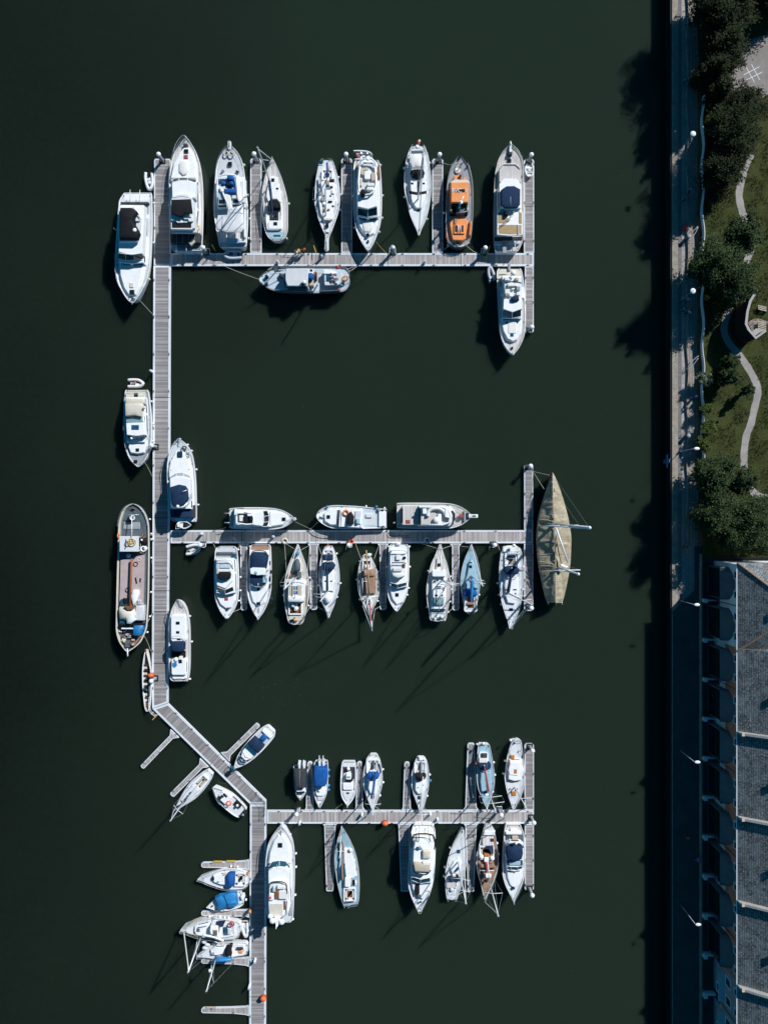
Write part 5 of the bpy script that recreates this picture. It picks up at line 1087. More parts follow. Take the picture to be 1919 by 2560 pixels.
b.line('bimini_frame', [(1320,760,.7),(1335,640,1.3),(1380,615,1.4),(1425,640,1.3),(1435,760,.7)], .03, 'S', sub=3)
# --- white ketch beside the third finger, bowsprit down
b = sloop('sailing_boat', 'white cluttered sailing yacht with blue furled mizzen, bowsprit pointing down in the top row', Z2,
  [(372,780,840),(395,745,880),(480,720,910),(600,700,940),(720,692,952),(830,692,950),(920,710,935),(1010,738,905),(1100,775,870),(1180,805,835),(1300,808,826)],
  (808,950), 16.0, (800,660), (810,1295), (815,350), [(735,620),(770,590),(870,590),(905,640),(912,780),(880,930),(860,990),(790,990),(750,930),(728,780)],
  Rr(765,470,875,580,15), None, hatches=((818,1042,28),(788,745,18),(852,745,18),(818,1130,26,22,.1),(780,850,22,16),(880,850,22,16)), deck='O', spr=((.42,1.5),(.7,1.1)), wheel=None, cov=True, cover='G', z=1.3, fend=((1,.25),(1,.4),(1,.55)), radar=.4, tip=(799,440))
b.k('bowsprit', [(795,1180),(832,1180),(832,1305),(820,1315),(805,1315),(792,1300)], .1, 'O'); b.line('anchor', [(812,1220,.15),(812,1300,.2)], .06, 'SG'); b.k('bow_grate', Rr(806,1110,830,1190), .08, 'TW')
b.line('mizzen_mast', [(822,560,0),(822,560,7.5)], .07, 'AL'); b.line('furled_mizzen', [(822,560,1.8),(818,400,1.9)], .14, 'B')
for (x,y,w,h_,m) in ((745,700,26,60,'C'),(880,700,30,40,'W'),(825,610,30,50,'T'),(790,890,26,20,'R'),(760,780,18,30,'G'),(865,650,20,16,'K'),(835,880,24,14,'BE'),(850,800,40,12,'K'),(780,800,30,12,'K')): b.k('deck_locker', Rr(x-w/2,y-h_/2,x+w/2,y+h_/2,4), .62, m, bot=.3)
b.k('instrument_arch', Rr(730,395,770,425,4), 1.6, 'W', bot=1.4); b.ring('life_ring', 838,470,.8,.3,.08,'OR',axis='x'); b.k('solar_panel', Rr(740,375,775,400), 1.8, 'LB', bot=1.7)
b.k('solar_panel', Rr(845,570,890,600), 1.3, 'K', bot=1.2); b.k('dinghy_on_deck', [(770,985),(790,995),(850,998),(870,985),(860,975),(780,975)], .45, 'C', bot=0)
# --- motor yacht, bow down, third finger right
b = Boat('motor_yacht', 'white flybridge motor yacht with beige seats and a tender slung over its stern', 'motor yacht', Z2,
  [(372,1120,1340),(400,1100,1360),(500,1090,1375),(700,1088,1385),(850,1088,1385),(960,1095,1380),(1060,1110,1365),(1150,1140,1335),(1220,1175,1305),(1280,1215,1270),(1310,1238,1246)], z=1.9, sheer=.5, rails=(.55,1), group=MYAC, fend=((1,.13),(1,.33),(1,.5),(1,.65),(-1,.33),(-1,.6)))
b.k('cabin', [(1145,380),(1320,380),(1340,600),(1345,960),(1240,975),(1130,955),(1125,600)], 1.3, 'W', tp=.14, win='L')
b.k('foredeck_coachroof', [(1140,955),(1345,955),(1335,1040),(1300,1130),(1240,1160),(1195,1130),(1150,1050)], .4, 'W', tp=.2, bev=.1)
b.k('sunpad', [(1180,1000),(1300,1000),(1290,1060),(1270,1118),(1205,1118),(1190,1070)], .5, 'FW', bot=.35, cr=.04, tp=.03)
b.screen([(1136,855,2.0),(1240,882,2.1),(1334,852,2.0)], [(1140,945,1.2),(1240,965,1.2),(1338,945,1.2)], mull=(1,))
b.k('flybridge', [(1150,410),(1190,360),(1280,360),(1320,420),(1332,640),(1332,850),(1240,880),(1136,855),(1132,620)], 2.4, 'W', bot=1.2, tp=.1)
b.k('flybridge_floor', [(1160,440),(1195,410),(1285,412),(1312,450),(1322,620),(1305,690),(1260,725),(1200,735),(1150,700),(1145,600)], 2.45, 'LG', bot=2.3)
b.line('flybridge_coaming', [(1160,440,2.8),(1195,405,2.85),(1285,408,2.85),(1315,450,2.8),(1326,620,2.8),(1310,690,2.8),(1262,728,2.8),(1205,736,2.8),(1150,700,2.8),(1142,600,2.8),(1158,440,2.8)], .13, 'W')
b.k('lounge_seat', [(1165,450),(1240,450),(1240,475),(1200,480),(1200,530),(1165,520)], 2.8, 'BE', bot=2.4); b.k('bench', Rr(1275,500,1312,585,5), 2.85, 'BE', bot=2.4); b.k('table', Rr(1205,485,1265,570,12), 2.85, 'W', bot=2.4)
b.k('side_seat', Rr(1150,570,1175,640,5), 2.8, 'BE', bot=2.4); b.k('helm_seat', Rr(1235,610,1305,640,6), 2.9, 'FW', bot=2.4); b.k('console', Rr(1225,655,1305,690,14), 3.0, 'FW', bot=2.4, cr=.06); b.k('console_cover', Rr(1165,675,1215,735,20), 3.1, 'K', bot=2.4, cr=.1)
b.line('arch', [(1150,520,2.4),(1165,390,3.1),(1240,355,3.3),(1310,390,3.1),(1335,520,2.4)], .12, 'W', sub=3); b.ball('radar_dome', 1240,362,3.5,.25,'W',.5)
b.k('foredeck_hatch', El(1240,1145,16,16), .48, 'L', bot=.1); b.k('windlass', Rr(1235,1200,1250,1222,3), .25, 'DG'); b.k('aft_cockpit', Rr(1110,385,1140,560,4), .05, 'BE'); b.k('transom_door', Rr(1345,420,1362,560,3), .5, 'BR')
t = Boat('tender', 'small white tender with black outboard and red can, hung across a yacht stern', 'tender', Z2,
  [(1092,272,365),(1150,270,366),(1220,275,368),(1265,288,360),(1288,312,345)], mode='h', z=2.0, sheer=.1, deck='LG', rails=None, group=DING, lift=1.4, bul=.25, gun=.12)
t.k('outboard_motor', Rr(1092,295,1120,345,8), .5, 'K'); t.k('fuel_can', Rr(1126,310,1144,342,4), .4, 'R'); t.k('thwart', Rr(1160,285,1180,355), .2, 'W'); t.k('oar', Rr(1150,312,1255,320), .35, 'DG', bot=.3); t.k('seat', Rr(1225,290,1245,350), .2, 'W')
# --- sailing boat bow down, right of third gap
b = sloop('sailing_boat', 'white sailing boat with small red ensign and dark boom, left of the orange boat', Z3,
  [(185,290,410),(215,270,425),(300,235,455),(400,215,472),(520,205,485),(640,210,486),(760,232,475),(880,262,452),(980,300,420),(1060,338,382),(1108,352,368)],
  (352,745), 15.5, (345,420), (360,1085), (350,190), [(262,540),(430,540),(440,660),(420,760),(385,830),(330,830),(290,770),(262,680)],
  Rr(270,280,420,540,30), [(275,450),(300,430),(400,430),(418,455),(400,485),(345,500),(290,485)], hoodmat='K', cover='K', hatches=((355,842,34,34,.12),(290,575,28,24),(408,575,28,22)), deck='O', spr=((.42,1.2),(.72,.9)), fend=((-1,.3),(-1,.55),(1,.25),(1,.75)), z=1.25, tip=(1057,378))
b.k('bimini', [(265,290),(330,278),(390,290),(385,400),(330,400),(290,420)], 1.7, 'FW', bot=1.6, cr=.15); b.k('coachroof_window', [(262,650),(345,665),(438,650),(436,676),(345,692),(262,678)], .5, 'K', bot=.3)
b.line('stern_arch', [(268,270,.1),(272,225,1.7),(340,205,1.9),(410,225,1.7),(418,270,.1)], .06, 'S', sub=3); b.ball('radar_dome', 342,195,2.0,.3,'W',.6); b.k('solar_panel', [(280,235),(400,232),(398,258),(282,262)], 1.85, 'SG', bot=1.78)
b.line('flagstaff', [(365,190,.8),(368,140,1.9)], .02, 'S'); b.k('ensign', [(345,125),(370,128),(368,160),(350,170)], 1.9, 'R', bot=1.84); b.k('white_patch', [(360,122),(372,124),(371,140),(362,138)], 1.93, 'W', bot=1.9)
# --- orange and grey former lifeboat
b = Boat('lifeboat', 'grey decked boat with bright orange wheelhouse and orange engine cover', 'workboat', Z3,
  [(1232,740,790),(1215,690,840),(1180,655,885),(1080,638,905),(920,632,915),(760,635,918),(620,645,915),(500,662,898),(400,695,868),(330,735,828),(292,765,800),(283,780,788)], z=1.5, sheer=.5, hull='SG', deck='G', rails=(.1,.75), rh=.8, gun=.12, group=None, fend=((-1,.4),(-1,.15)))
b.k('wheelhouse', [(690,565),(870,560),(875,640),(865,770),(693,770)], 1.9, 'OR', tp=.06, win='L', bev=.08)
b.k('number_plate', Rr(732,634,832,664), 1.93, 'K', bot=1.88)
b.k('visor', [(690,555),(720,535),(860,535),(880,560),(875,575),(690,578)], 1.6, 'C', bot=1.2); b.k('forward_locker', Rr(722,492,770,540,8), .8, 'OR'); b.k('forward_locker', Rr(775,495,800,525,6), .9, 'BC'); b.ball('horn', 790,492,1.0,.2,'R')
b.k('forward_locker', Rr(820,510,850,540,6), .8, 'OR')
b.k('aft_shelter', Rr(683,772,868,885,8), .9, 'K'); b.k('shelter_side', Rr(683,790,700,860), 1.2, 'BC'); b.k('console', Rr(745,820,830,880,5), 1.2, 'SG'); b.line('shelter_rail', [(745,880,1.4),(830,870,1.4),(862,860,1.4),(866,800,1.4)], .05, 'S')
b.k('mast_base', Rr(765,790,790,835,3), 2.1, 'LB'); b.line('mast', [(775,820,.5),(790,760,3.6)], .11, 'W'); b.line('mast_crossbar', [(790,770,3.3),(822,705,3.5)], .09, 'W'); b.ball('radar_dome', 795,770,3.4,.28,'W',.5)
b.k('engine_casing', [(690,950),(720,940),(850,940),(862,970),(860,1020),(835,1150),(810,1165),(710,1160),(690,1060),(678,1000)], .75, 'OR', tp=.1, bev=.08)
b.k('skylight', Rr(722,1000,830,1095,4), .95, 'OR', bot=.6); b.k('skylight_glass', Rr(732,1008,756,1075), 1.0, 'DG', bot=.9); b.k('skylight_glass', Rr(798,1008,820,1075), 1.0, 'DG', bot=.9); b.line('skylight_bar', [(766,1005,1.05),(766,1080,1.05)], .05, 'W'); b.line('skylight_bar', [(790,1005,1.05),(790,1080,1.05)], .05, 'W')
b.k('intake_duct', [(725,940),(760,940),(745,1000),(725,990)], .95, 'BC', bot=.6); b.k('side_locker', [(888,960),(905,965),(895,1110),(878,1110)], .6, 'OR'); b.k('side_locker', Rr(642,1085,656,1130,3), .5, 'OR'); b.k('engine_end', Rr(705,1100,845,1150,8), .5, 'OR')
b.k('foredeck_plate', El(760,437,30,30), .1, 'C'); b.k('hawse_plate', Rr(735,420,760,440,4), .15, 'W'); b.line('anchor', [(760,440,.25),(815,355,.3)], .05, 'DR'); b.line('anchor_fluke', [(780,385,.3),(825,350,.35),(822,375,.3)], .05, 'DR'); b.line('anchor_stock', [(740,385,.3),(768,360,.3)], .05, 'RD')
b.k('bow_fitting', [(775,290),(792,290),(780,318),(770,315)], .2, 'K'); b.k('capstan', El(870,382,6,6), .4, 'K')
b.line('rope_fender', [(655,1180,.0),(690,1208,.0),(740,1228,.0),(800,1228,.0),(845,1212,.0),(880,1185,.0)], .12, 'C'); b.ring('coiled_rope', 760,1190,.15,.35,.1,'LBL')
txt_parent = b
# --- trawler yacht in the last upper berth
b = Boat('motor_yacht', 'white trawler yacht with navy windscreen cover and golden aft deck, rightmost in the top row', 'motor yacht', Z3,
  [(1275,1150,1385),(1210,1135,1420),(1130,1130,1440),(950,1128,1445),(700,1135,1445),(500,1145,1443),(400,1162,1440),(320,1185,1425),(250,1225,1385),(210,1265,1345),(190,1290,1325)], z=1.9, sheer=.6, deck='TW', rails=(.5,1), gunmat='C', group=MYAC)
b.k('bowsprit', Rr(1296,145,1318,250,4), .3, 'W', bot=.05); b.line('anchor', [(1307,135,.35),(1307,180,.35)], .08, 'S'); b.k('anchor_windlass', Rr(1288,240,1325,275,5), .35, 'DG'); b.k('hatch', Rr(1284,318,1315,350), .14, 'L')
b.k('trunk_cabin', [(1190,560),(1190,430),(1215,395),(1235,372),(1365,372),(1400,415),(1410,440),(1415,560)], .55, 'TW', tp=.1, bev=.06); b.line('trunk_edge', [(1190,430,.62),(1235,372,.62),(1365,372,.62),(1408,420,.62)], .07, 'W')
b.k('wheelhouse', [(1190,580),(1235,525),(1365,525),(1415,580),(1412,830),(1195,830)], 2.0, 'W', tp=.08, win='L')
b.k('windscreen_cover', [(1212,640),(1265,603),(1345,600),(1408,635),(1405,790),(1380,822),(1300,826),(1250,825),(1212,795)], 2.5, 'N', bot=1.95, cr=.12, tp=.04); b.line('cover_seam', [(1308,712,2.63),(1308,812,2.66)], .03, 'LBL')
b.line('flybridge_coaming', [(1212,805,2.2),(1250,838,2.2),(1300,838,2.2),(1370,836,2.2),(1400,800,2.2)], .12, 'W')
b.k('boat_deck', [(1170,880),(1195,848),(1250,838),(1370,836),(1410,850),(1435,880),(1432,1105),(1300,1118),(1168,1105)], 1.7, 'W', bot=1.5, tp=.02)
b.k('golden_panel', [(1180,890),(1205,862),(1245,855),(1245,905),(1250,985),(1180,985)], 1.75, 'TY', bot=1.6); b.k('golden_panel', [(1395,862),(1425,880),(1425,988),(1395,988)], 1.75, 'TY', bot=1.6); b.k('golden_panel', [(1180,1000),(1422,1003),(1422,1098),(1300,1106),(1182,1096)], 1.75, 'TY', bot=1.6); b.k('golden_panel', Rr(1248,930,1288,975), 1.75, 'TY', bot=1.6)
b.k('helm_chair', Rr(1255,855,1285,900,4), 2.3, 'K', bot=1.7); b.line('davit', [(1340,850,2.1),(1340,900,2.3),(1200,1020,2.0)], .05, 'S'); b.k('boat_deck_rail', Rr(1385,1000,1390,1100), 1.9, 'W', bot=1.7)
for p in ((1172,880),(1172,1100),(1430,880),(1430,1100)): b.line('deck_post', [(*p,0),(*p,1.6)], .05, 'W')
b.k('transom_boards', [(1135,1130),(1440,1125),(1425,1160),(1145,1170)], .12, 'DG'); b.k('aft_locker', Rr(1150,1175,1215,1205,4), .4, 'PB'); b.k('aft_locker', Rr(1290,1170,1400,1200,4), .4, 'PB'); b.k('swim_platform', [(1140,1215),(1395,1215),(1380,1262),(1150,1262)], .0, 'TWH', bot=-.3)
b.k('gangway', Rr(1225,1165,1262,1298,3), .5, 'G', bot=.35); b.line('platform_rail', [(1354,1180,.4),(1354,1280,.4)], .05, 'W')
tx = b
# --- dinghy stored on the right end finger
b = Boat('dinghy', 'white hard dinghy lying on the right end finger next to the trawler yacht bow', 'dinghy', Z3,
  [(362,1478,1535),(400,1460,1546),(440,1458,1550),(480,1470,1542),(500,1490,1520)], z=1.05, sheer=.1, rails=None, deck='LG', lift=.55, bul=.3, gun=.12, group=DING)
b.k('thwart', Rr(1465,405,1542,420), .2, 'W'); b.k('thwart', Rr(1470,450,1535,462), .2, 'W'); b.k('centre_box', Rr(1490,420,1520,450), .3, 'C')
# --- inflatables
def rib(name, label, F, st, z=.75, lift=0.0, mode='v', tube='GT', floor='G', extras=(), r=.22):
    b = Boat(name, label, 'dinghy', F, st, z=z-.12, sheer=.08, hull=tube, deck=floor, mode=mode, rails=None, lift=lift, bul=.3, gun=.05, group=DING, hz=.85)
    lp = [((p+( (q-p).normalized()*(r*.8)))) for p, q in zip(b.L, b.R)]; rp = [((p+( (q-p).normalized()*(r*.8)))) for p, q in zip(b.R, b.L)]
    pts = [Vector((p.x, p.y, b.zz[i]+.05)) for i, p in enumerate(lp)] + [Vector((p.x, p.y, b.zz[-1-i]+.05)) for i, p in enumerate(rp[::-1])]
    mb = MB(); mb.tube(pts[::2]+[pts[-1]], r, 8); mb.obj('tube', M[tube], b.t, smooth=True)
    return b
b = rib('inflatable_dinghy', 'white inflatable dinghy in the water left of the top left finger', Z1, [(405,305,372),(450,302,380),(500,312,380),(535,325,366),(542,340,352)], tube='WT')
b.k('seat', Rr(325,440,358,465,4), .35, 'W'); b.k('outboard_motor', Rr(330,400,352,425,6), .7, 'K'); b.k('console', Rr(332,470,355,495,4), .5, 'FW')
b = rib('inflatable_dinghy', 'grey inflatable dinghy with two blue seats lying across the top pontoon', Z1, [(1110,1046,1120),(1060,1042,1124),(1010,1042,1124),(980,1060,1112),(964,1080,1095)], mode='h', z=.95, lift=.52, tube='GT', floor='LG')
b.k('seat', Rr(1012,1062,1030,1104,2), .3, 'B'); b.k('seat', Rr(1070,1062,1084,1104,2), .3, 'B')
b = rib('inflatable_dinghy', 'grey inflatable dinghy floating under the right end of the top pontoon', Z4, [(660,475,580),(600,455,580),(540,445,560),(480,450,535),(445,475,510)], tube='GT', floor='LB')
b.k('seat', [(480,610),(540,600),(548,625),(490,635)], .35, 'W'); b.k('outboard_motor', Rr(480,640,505,690,6), .5, 'GT')
# --- grey steel boat under the top pontoon
b = Boat('workboat', 'grey steel workboat with a big flat wheelhouse roof, moored bow left under the top pontoon', 'workboat', ZC,
  [(1555,240,300),(1545,180,380),(1490,110,470),(1400,88,498),(1200,78,515),(950,78,518),(700,82,515),(450,88,500),(300,105,478),(180,150,430),(90,215,360),(50,270,305)], mode='h', z=1.5, sheer=.5, hull='SG', deck='PB', rails=(.05,.8), rh=.8, gun=.08, bul=.12, group=None)
b.k('wheelhouse', [(490,115),(855,108),(850,400),(500,395),(480,300)], 2.1, 'PB', tp=.12, win='L'); b.k('wheelhouse_roof', [(500,108),(860,104),(858,240),(850,395),(520,392),(490,300),(488,180)], 2.25, 'LG', bot=2.0, bev=.03); b.k('wheelhouse_visor', [(440,200),(490,180),(490,300),(530,395),(560,430),(470,400)], 1.8, 'SG', bot=1.2)
b.k('companion_box', Rr(865,112,945,200,5), 1.4, 'W'); b.k('companion_window', Rr(890,120,935,158), 1.45, 'K', bot=1.3); b.ball('blue_cover', 905,240,1.3,.55,'B',.6); b.k('side_bench', Rr(885,290,950,390,4), .9, 'BE'); b.k('ladder', Rr(870,300,885,390), 1.0, 'BR')
b.k('equipment_box', Rr(735,340,825,395,6), 2.7, 'SG', bot=2.2); b.ball('radar_dome', 800,335,2.9,.28,'W',.7)
b.k('aft_cabin', [(1130,320),(1200,330),(1380,360),(1415,340),(1405,150),(1300,125),(1130,130)], 1.0, 'PB', tp=.08); b.k('aft_cabin_roof', [(1118,125),(1260,135),(1330,170),(1330,215),(1240,215),(1240,195),(1118,195)], 1.15, 'W', bot=.9); b.k('aft_cabin_roof', [(1130,330),(1210,325),(1290,355),(1400,350),(1410,375),(1300,385),(1140,385)], 1.12, 'LG', bot=.9); b.k('open_hatch', Rr(1165,200,1225,320,4), 1.08, 'LB', bot=.9)
for i, (x, y) in enumerate(((1255,180),(1285,200),(1320,190),(1260,240),(1300,250),(1335,265),(1270,290),(1310,310),(1330,340),(1250,315))): b.k('folded_bicycle' if i % 3 == 0 else 'deck_gear', Rr(x-18,y-10,x+18,y+10,4), 1.35+.08*(i % 3), ('W','RD','S','G')[i % 4], bot=1.0)
for i in range(4): b.ring('bicycle_wheel', 1262+24*i, 225+26*i, 1.55, .3, .03, 'S', axis='x')
b.ball('red_buoy', 1350, 90, .6, .3, 'R'); b.ball('red_buoy', 1370, 455, .5, .25, 'RD'); b.ring('life_ring', 1475,275,.7,.35,.1,'OR'); b.k('stern_bench', Rr(1425,240,1465,320,6), .6, 'BE'); b.k('anchor_winch', Rr(150,215,195,250,5), .5, 'DG'); b.k('anchor_winch', Rr(150,330,190,365,5), .4, 'SG'); b.line('handrail', [(170,155,.8),(200,200,.8),(215,260,.8),(200,320,.8)], .03, 'S')
for i in range(5): b.k('deck_gear', Rr(385+14*i,185+18*(i%3),410+14*i,215+20*(i%3),4), .5+.1*(i%2), ('K','BR','DG','BE','SG')[i])
b.k('dark_gear', Rr(960,160,1005,280,6), .8, 'BR'); b.line('coiled_hose', [(990,190,1.0),(1000,240,1.0),(985,290,.9)], .07, 'K'); b.line('boarding_mark', [(310,138,.05),(420,140,.05)], .05, 'SG')
b.k('bulwark_fence', Rr(400,470,930,476), .9, 'SG', bot=.1); b.k('bulwark_fence', Rr(1060,470,1390,476), .9, 'SG', bot=.1); b.line('mast', [(1100,240,1.0),(1100,240,6.5)], .1, 'SG')
# --- motor boat under the right end
b = Boat('motor_yacht', 'white motor yacht with teak side decks, bow down beside the stub under the top pontoon', 'motor yacht', Z4,
  [(468,640,990),(500,615,1015),(560,605,1030),(750,610,1055),(1000,620,1072),(1250,632,1080),(1450,642,1075),(1600,675,1055),(1720,720,1010),(1820,785,950),(1885,850,895),(1900,868,880)], z=1.8, sheer=.5, deck='TW', rails=(.5,1), group=MYAC)
b.k('aft_deck', [(625,480),(1005,480),(1015,600),(640,790),(612,780)], .06, 'C'); b.k('cabin', [(695,600),(1010,600),(1020,900),(1010,1300),(690,1300),(700,900)], 1.25, 'W', tp=.12, win='L')
b.k('foredeck_coachroof', [(690,1290),(1010,1290),(1020,1400),(1000,1540),(940,1650),(865,1680),(780,1640),(715,1520),(690,1400)], .5, 'W', tp=.15, bev=.1); b.k('sunpad', Rr(797,1310,925,1545,6), .6, 'FW', bot=.45); b.k('hatch', Rr(755,1358,780,1385), .6, 'L', bot=.4); b.k('hatch', Rr(935,1355,958,1380), .6, 'L', bot=.4); b.k('hatch', Rr(835,1548,882,1592), .58, 'LB', bot=.4)
b.screen([(715,1155,2.1),(860,1195,2.2),(1005,1150,2.1)], [(705,1265,1.2),(858,1300,1.2),(1005,1265,1.2)], 'LB', mull=(1,))
b.k('flybridge', [(720,980),(1025,980),(1020,1140),(865,1195),(712,1145)], 2.3, 'W', bot=1.2, tp=.08); b.k('flybridge_floor', Rr(730,620,1020,990,10), 1.9, 'O', bot=1.2, tp=.08)
b.line('radar_arch', [(745,720,2.6),(800,700,3.0),(900,690,3.05),(1010,715,2.6)], .09, 'N', sub=3); b.k('console_cover', [(850,940),(900,920),(965,925),(975,990),(900,1010),(850,1000)], 2.7, 'N', bot=2.0, cr=.1)
for (x,y,w,h_,m) in ((780,640,90,50,'FW'),(940,645,50,50,'BE'),(860,740,150,50,'FW'),(780,850,80,90,'FW'),(870,800,50,40,'W'),(960,800,60,60,'G'),(960,890,60,50,'FW'),(770,900,50,50,'G'),(830,900,40,60,'W')): b.k('flybridge_seat', Rr(x-w/2,y-h_/2,x+w/2,y+h_/2,10), 2.3, m, bot=1.85)
b.k('companion_hatch', Rr(680,640,715,670), .8, 'K'); b.ball('rope_basket', 665,725,.4,.35,'BE',.6); b.ball('radar_dome', 880,545,2.6,.4,'W',.6); b.line('dome_post', [(880,545,0),(880,545,2.5)], .06, 'W'); b.k('ladder', Rr(790,400,830,505,3), .3, 'G', bot=.15); b.line('grab_rail', [(640,580,.6),(760,572,.6)], .08, 'DR'); b.line('aft_rail', [(720,570,1.2),(1000,590,1.2)], .03, 'S')
b.k('side_screen', Rr(1015,780,1060,960,4), .6, 'W'); b.k('anchor_windlass', Rr(850,1770,875,1800,4), .3, 'DG'); b.line('bow_roller', [(875,1830,.2),(875,1910,.3)], .05, 'S'); b.ball('bow_light', 875,1898,.5,.12,'W')
# ================= left column
b = Boat('motor_cruiser', 'white motor cruiser with beige canopy and three front windows, bow down outside the main walkway', 'motor cruiser', Z5,
  [(470,290,625),(500,272,640),(620,258,660),(800,250,680),(1000,255,692),(1200,262,690),(1350,280,675),(1480,315,640),(1580,365,590),(1650,430,530),(1688,472,490)], z=1.6, sheer=.5, deck='G', rails=(.35,1), gunmat='W', group=MYAC, fend=((1,.22),(1,.4),(1,.55)))
b.k('aft_platform', [(300,470),(620,470),(625,500),(290,500)], .05, 'C'); b.k('aft_deck', Rr(280,510,580,590,6), .45, 'C', tp=.02); b.k('engine_hatch', Rr(415,520,470,575), .55, 'K', bot=.3); b.line('aft_rail', [(295,530,1.0),(580,545,1.0)], .03, 'S')
b.k('cabin', [(275,590),(580,590),(600,850),(610,1200),(580,1300),(300,1300),(280,1000),(272,800)], .95, 'W', tp=.1, win='L')
b.k('canopy', [(275,680),(540,690),(560,750),(525,780),(530,890),(420,870),(278,885)], 2.1, 'C', bot=1.3, cr=.15, tp=.03); b.k('aft_canopy', [(285,605),(575,605),(580,690),(275,680)], 1.7, 'C', bot=1.0, cr=.1)
b.k('helm_glass', [(285,885),(515,890),(545,975),(380,1000),(290,990)], 1.55, 'LV', bot=.9); b.k('wheelhouse_roof', [(288,1000),(560,985),(590,1180),(450,1200),(300,1180)], 1.85, 'W', bot=.9, tp=.05); b.k('roof_hatch', Rr(372,1028,486,1100,4), 1.95, 'LB', bot=1.8)
b.screen([(305,1190,1.6),(400,1205,1.6),(490,1195,1.6),(580,1182,1.6)], [(312,1240,1.0),(412,1246,1.0),(500,1236,1.0),(585,1218,1.0)])
b.k('foredeck_coachroof', [(315,1280),(600,1240),(605,1350),(570,1460),(470,1480),(360,1465),(325,1380)], .45, 'W', tp=.12, bev=.08); b.k('hatch', Rr(440,1398,486,1442), .55, 'K', bot=.4); b.k('wiper_ledge', [(320,1245),(590,1218),(590,1240),(330,1280)], .9, 'LBL', bot=.4)
b.line('mast', [(370,1240,.6),(360,1230,2.6)], .06, 'W'); b.ball('horn', 370,1240,1.5,.18,'W'); b.k('anchor_windlass', Rr(410,1580,450,1620,5), .3, 'K'); b.line('grab_rail', [(590,880,1.1),(600,1150,1.1)], .03, 'S')
b.k('side_window', [(540,720),(550,760),(540,800),(528,760)], 1.9, 'L', bot=1.7)
t = rib('inflatable_dinghy', 'white inflatable tender held on the stern of the motor cruiser, bow pointing right', Z5, [(320,300,440),(400,295,440),(480,300,438),(530,325,425),(560,350,390)], mode='h', z=1.7, lift=1.2, tube='WT', floor='SG')
t.k('seat', Rr(355,350,400,400,5), .3, 'C'); t.k('red_bag', [(370,370),(430,335),(450,355),(385,395)], .45, 'BC'); t.k('seat', Rr(430,370,500,400,5), .3, 'W')
# navy covered yacht inside the walkway
b = Boat('motor_yacht', 'white motor yacht with large navy flybridge cover, bow up inside the main walkway', 'motor yacht', Z8,
  [(930,150,370),(900,110,378),(780,88,380),(600,78,376),(450,74,368),(330,76,352),(240,92,332),(170,115,300),(110,150,255),(75,188,212),(68,198,204)], z=1.9, sheer=.6, rails=(.55,1), group=MYAC, fend=((1,.78),(1,.68),(1,.46),(1,.22)))
b.k('cabin', [(100,480),(312,480),(318,700),(318,795),(108,795),(98,600)], 1.25, 'W', tp=.1, win='L'); b.k('foredeck_coachroof', [(95,470),(320,480),(318,380),(285,290),(240,210),(165,210),(110,300),(92,400)], .35, 'W', tp=.2, bev=.08)
b.screen([(108,478,1.8),(168,458,1.9),(243,460,1.9),(305,482,1.8)], [(112,462,1.2),(170,425,1.1),(245,422,1.1),(315,455,1.1)], 'G', mull=(1,2))
b.k('flybridge', [(104,485),(160,462),(250,465),(308,490),(312,640),(285,735),(250,775),(115,775),(108,620)], 2.3, 'W', bot=1.2, tp=.08)
b.k('flybridge_cover', [(105,572),(190,546),(255,560),(276,590),(286,690),(265,735),(220,765),(140,765),(122,725),(112,640)], 2.9, 'N', bot=2.25, cr=.2, tp=.06)
b.line('flybridge_coaming', [(122,730,2.6),(132,775,2.6),(190,780,2.6),(245,775,2.6),(285,735,2.6)], .13, 'W'); b.ball('radar_dome', 185,770,2.9,.25,'W',.6)
b.k('cockpit_cover', [(108,800),(315,795),(325,860),(345,885),(110,885)], .8, 'N', cr=.08); b.k('swim_platform', Rr(150,890,365,928,6), .02, 'W', bot=-.2); b.k('side_locker', Rr(325,760,360,880,6), .4, 'DG'); b.k('hatch', Rr(182,203,228,256), .45, 'N', bot=.3); b.ring('coiled_rope', 288,228,.12,.32,.1,'LG'); b.ring('coiled_rope', 250,170,.12,.3,.08,'DG')
for p in ((124,270),(112,393),(303,385),(285,262)): b.k('deck_light', El(*p,4,4), .5, 'G', bot=.2)
b.line('cover_pole', [(232,620,3.3),(278,602,3.2)], .05, 'W'); b.line('anchor', [(200,62,.1),(200,130,.2)], .05, 'S'); b.line('anchor_stock', [(182,68,.3),(222,68,.3)], .05, 'S'); b.line('cabin_groove', [(318,470,.9),(320,700,.9)], .03, 'SG')
t = Boat('tender', 'small white jet tender carried across the stern platform of the navy covered yacht', 'tender', Z8, [(162,998,1006),(180,940,1004),(230,925,1002),(270,925,1000),(300,940,985),(322,960,966)], mode='h', z=1.9, sheer=.1, lift=1.3, rails=None, deck='LB', group=DING, bul=.2, gun=.14)
t.k('console', Rr(205,950,235,995,4), .4, 'W'); t.k('seat', Rr(240,950,270,985,4), .3, 'K'); t.k('outboard_motor', Rr(180,945,198,985,4), .5, 'W')
# dinghy under the middle pontoon
b = rib('inflatable_dinghy', 'grey inflatable dinghy tied under the left end of the middle pontoon, bow right', Z6, [(1300,960,1115),(1360,940,1112),(1440,925,1095),(1500,930,1050),(1530,945,985)], mode='h', tube='WT', floor='G')
b.k('seat', [(1335,1030),(1400,1000),(1440,1020),(1370,1070)], .35, 'C'); b.k('oar', [(1330,990),(1400,960),(1480,960),(1482,972),(1405,975)], .3, 'SG')
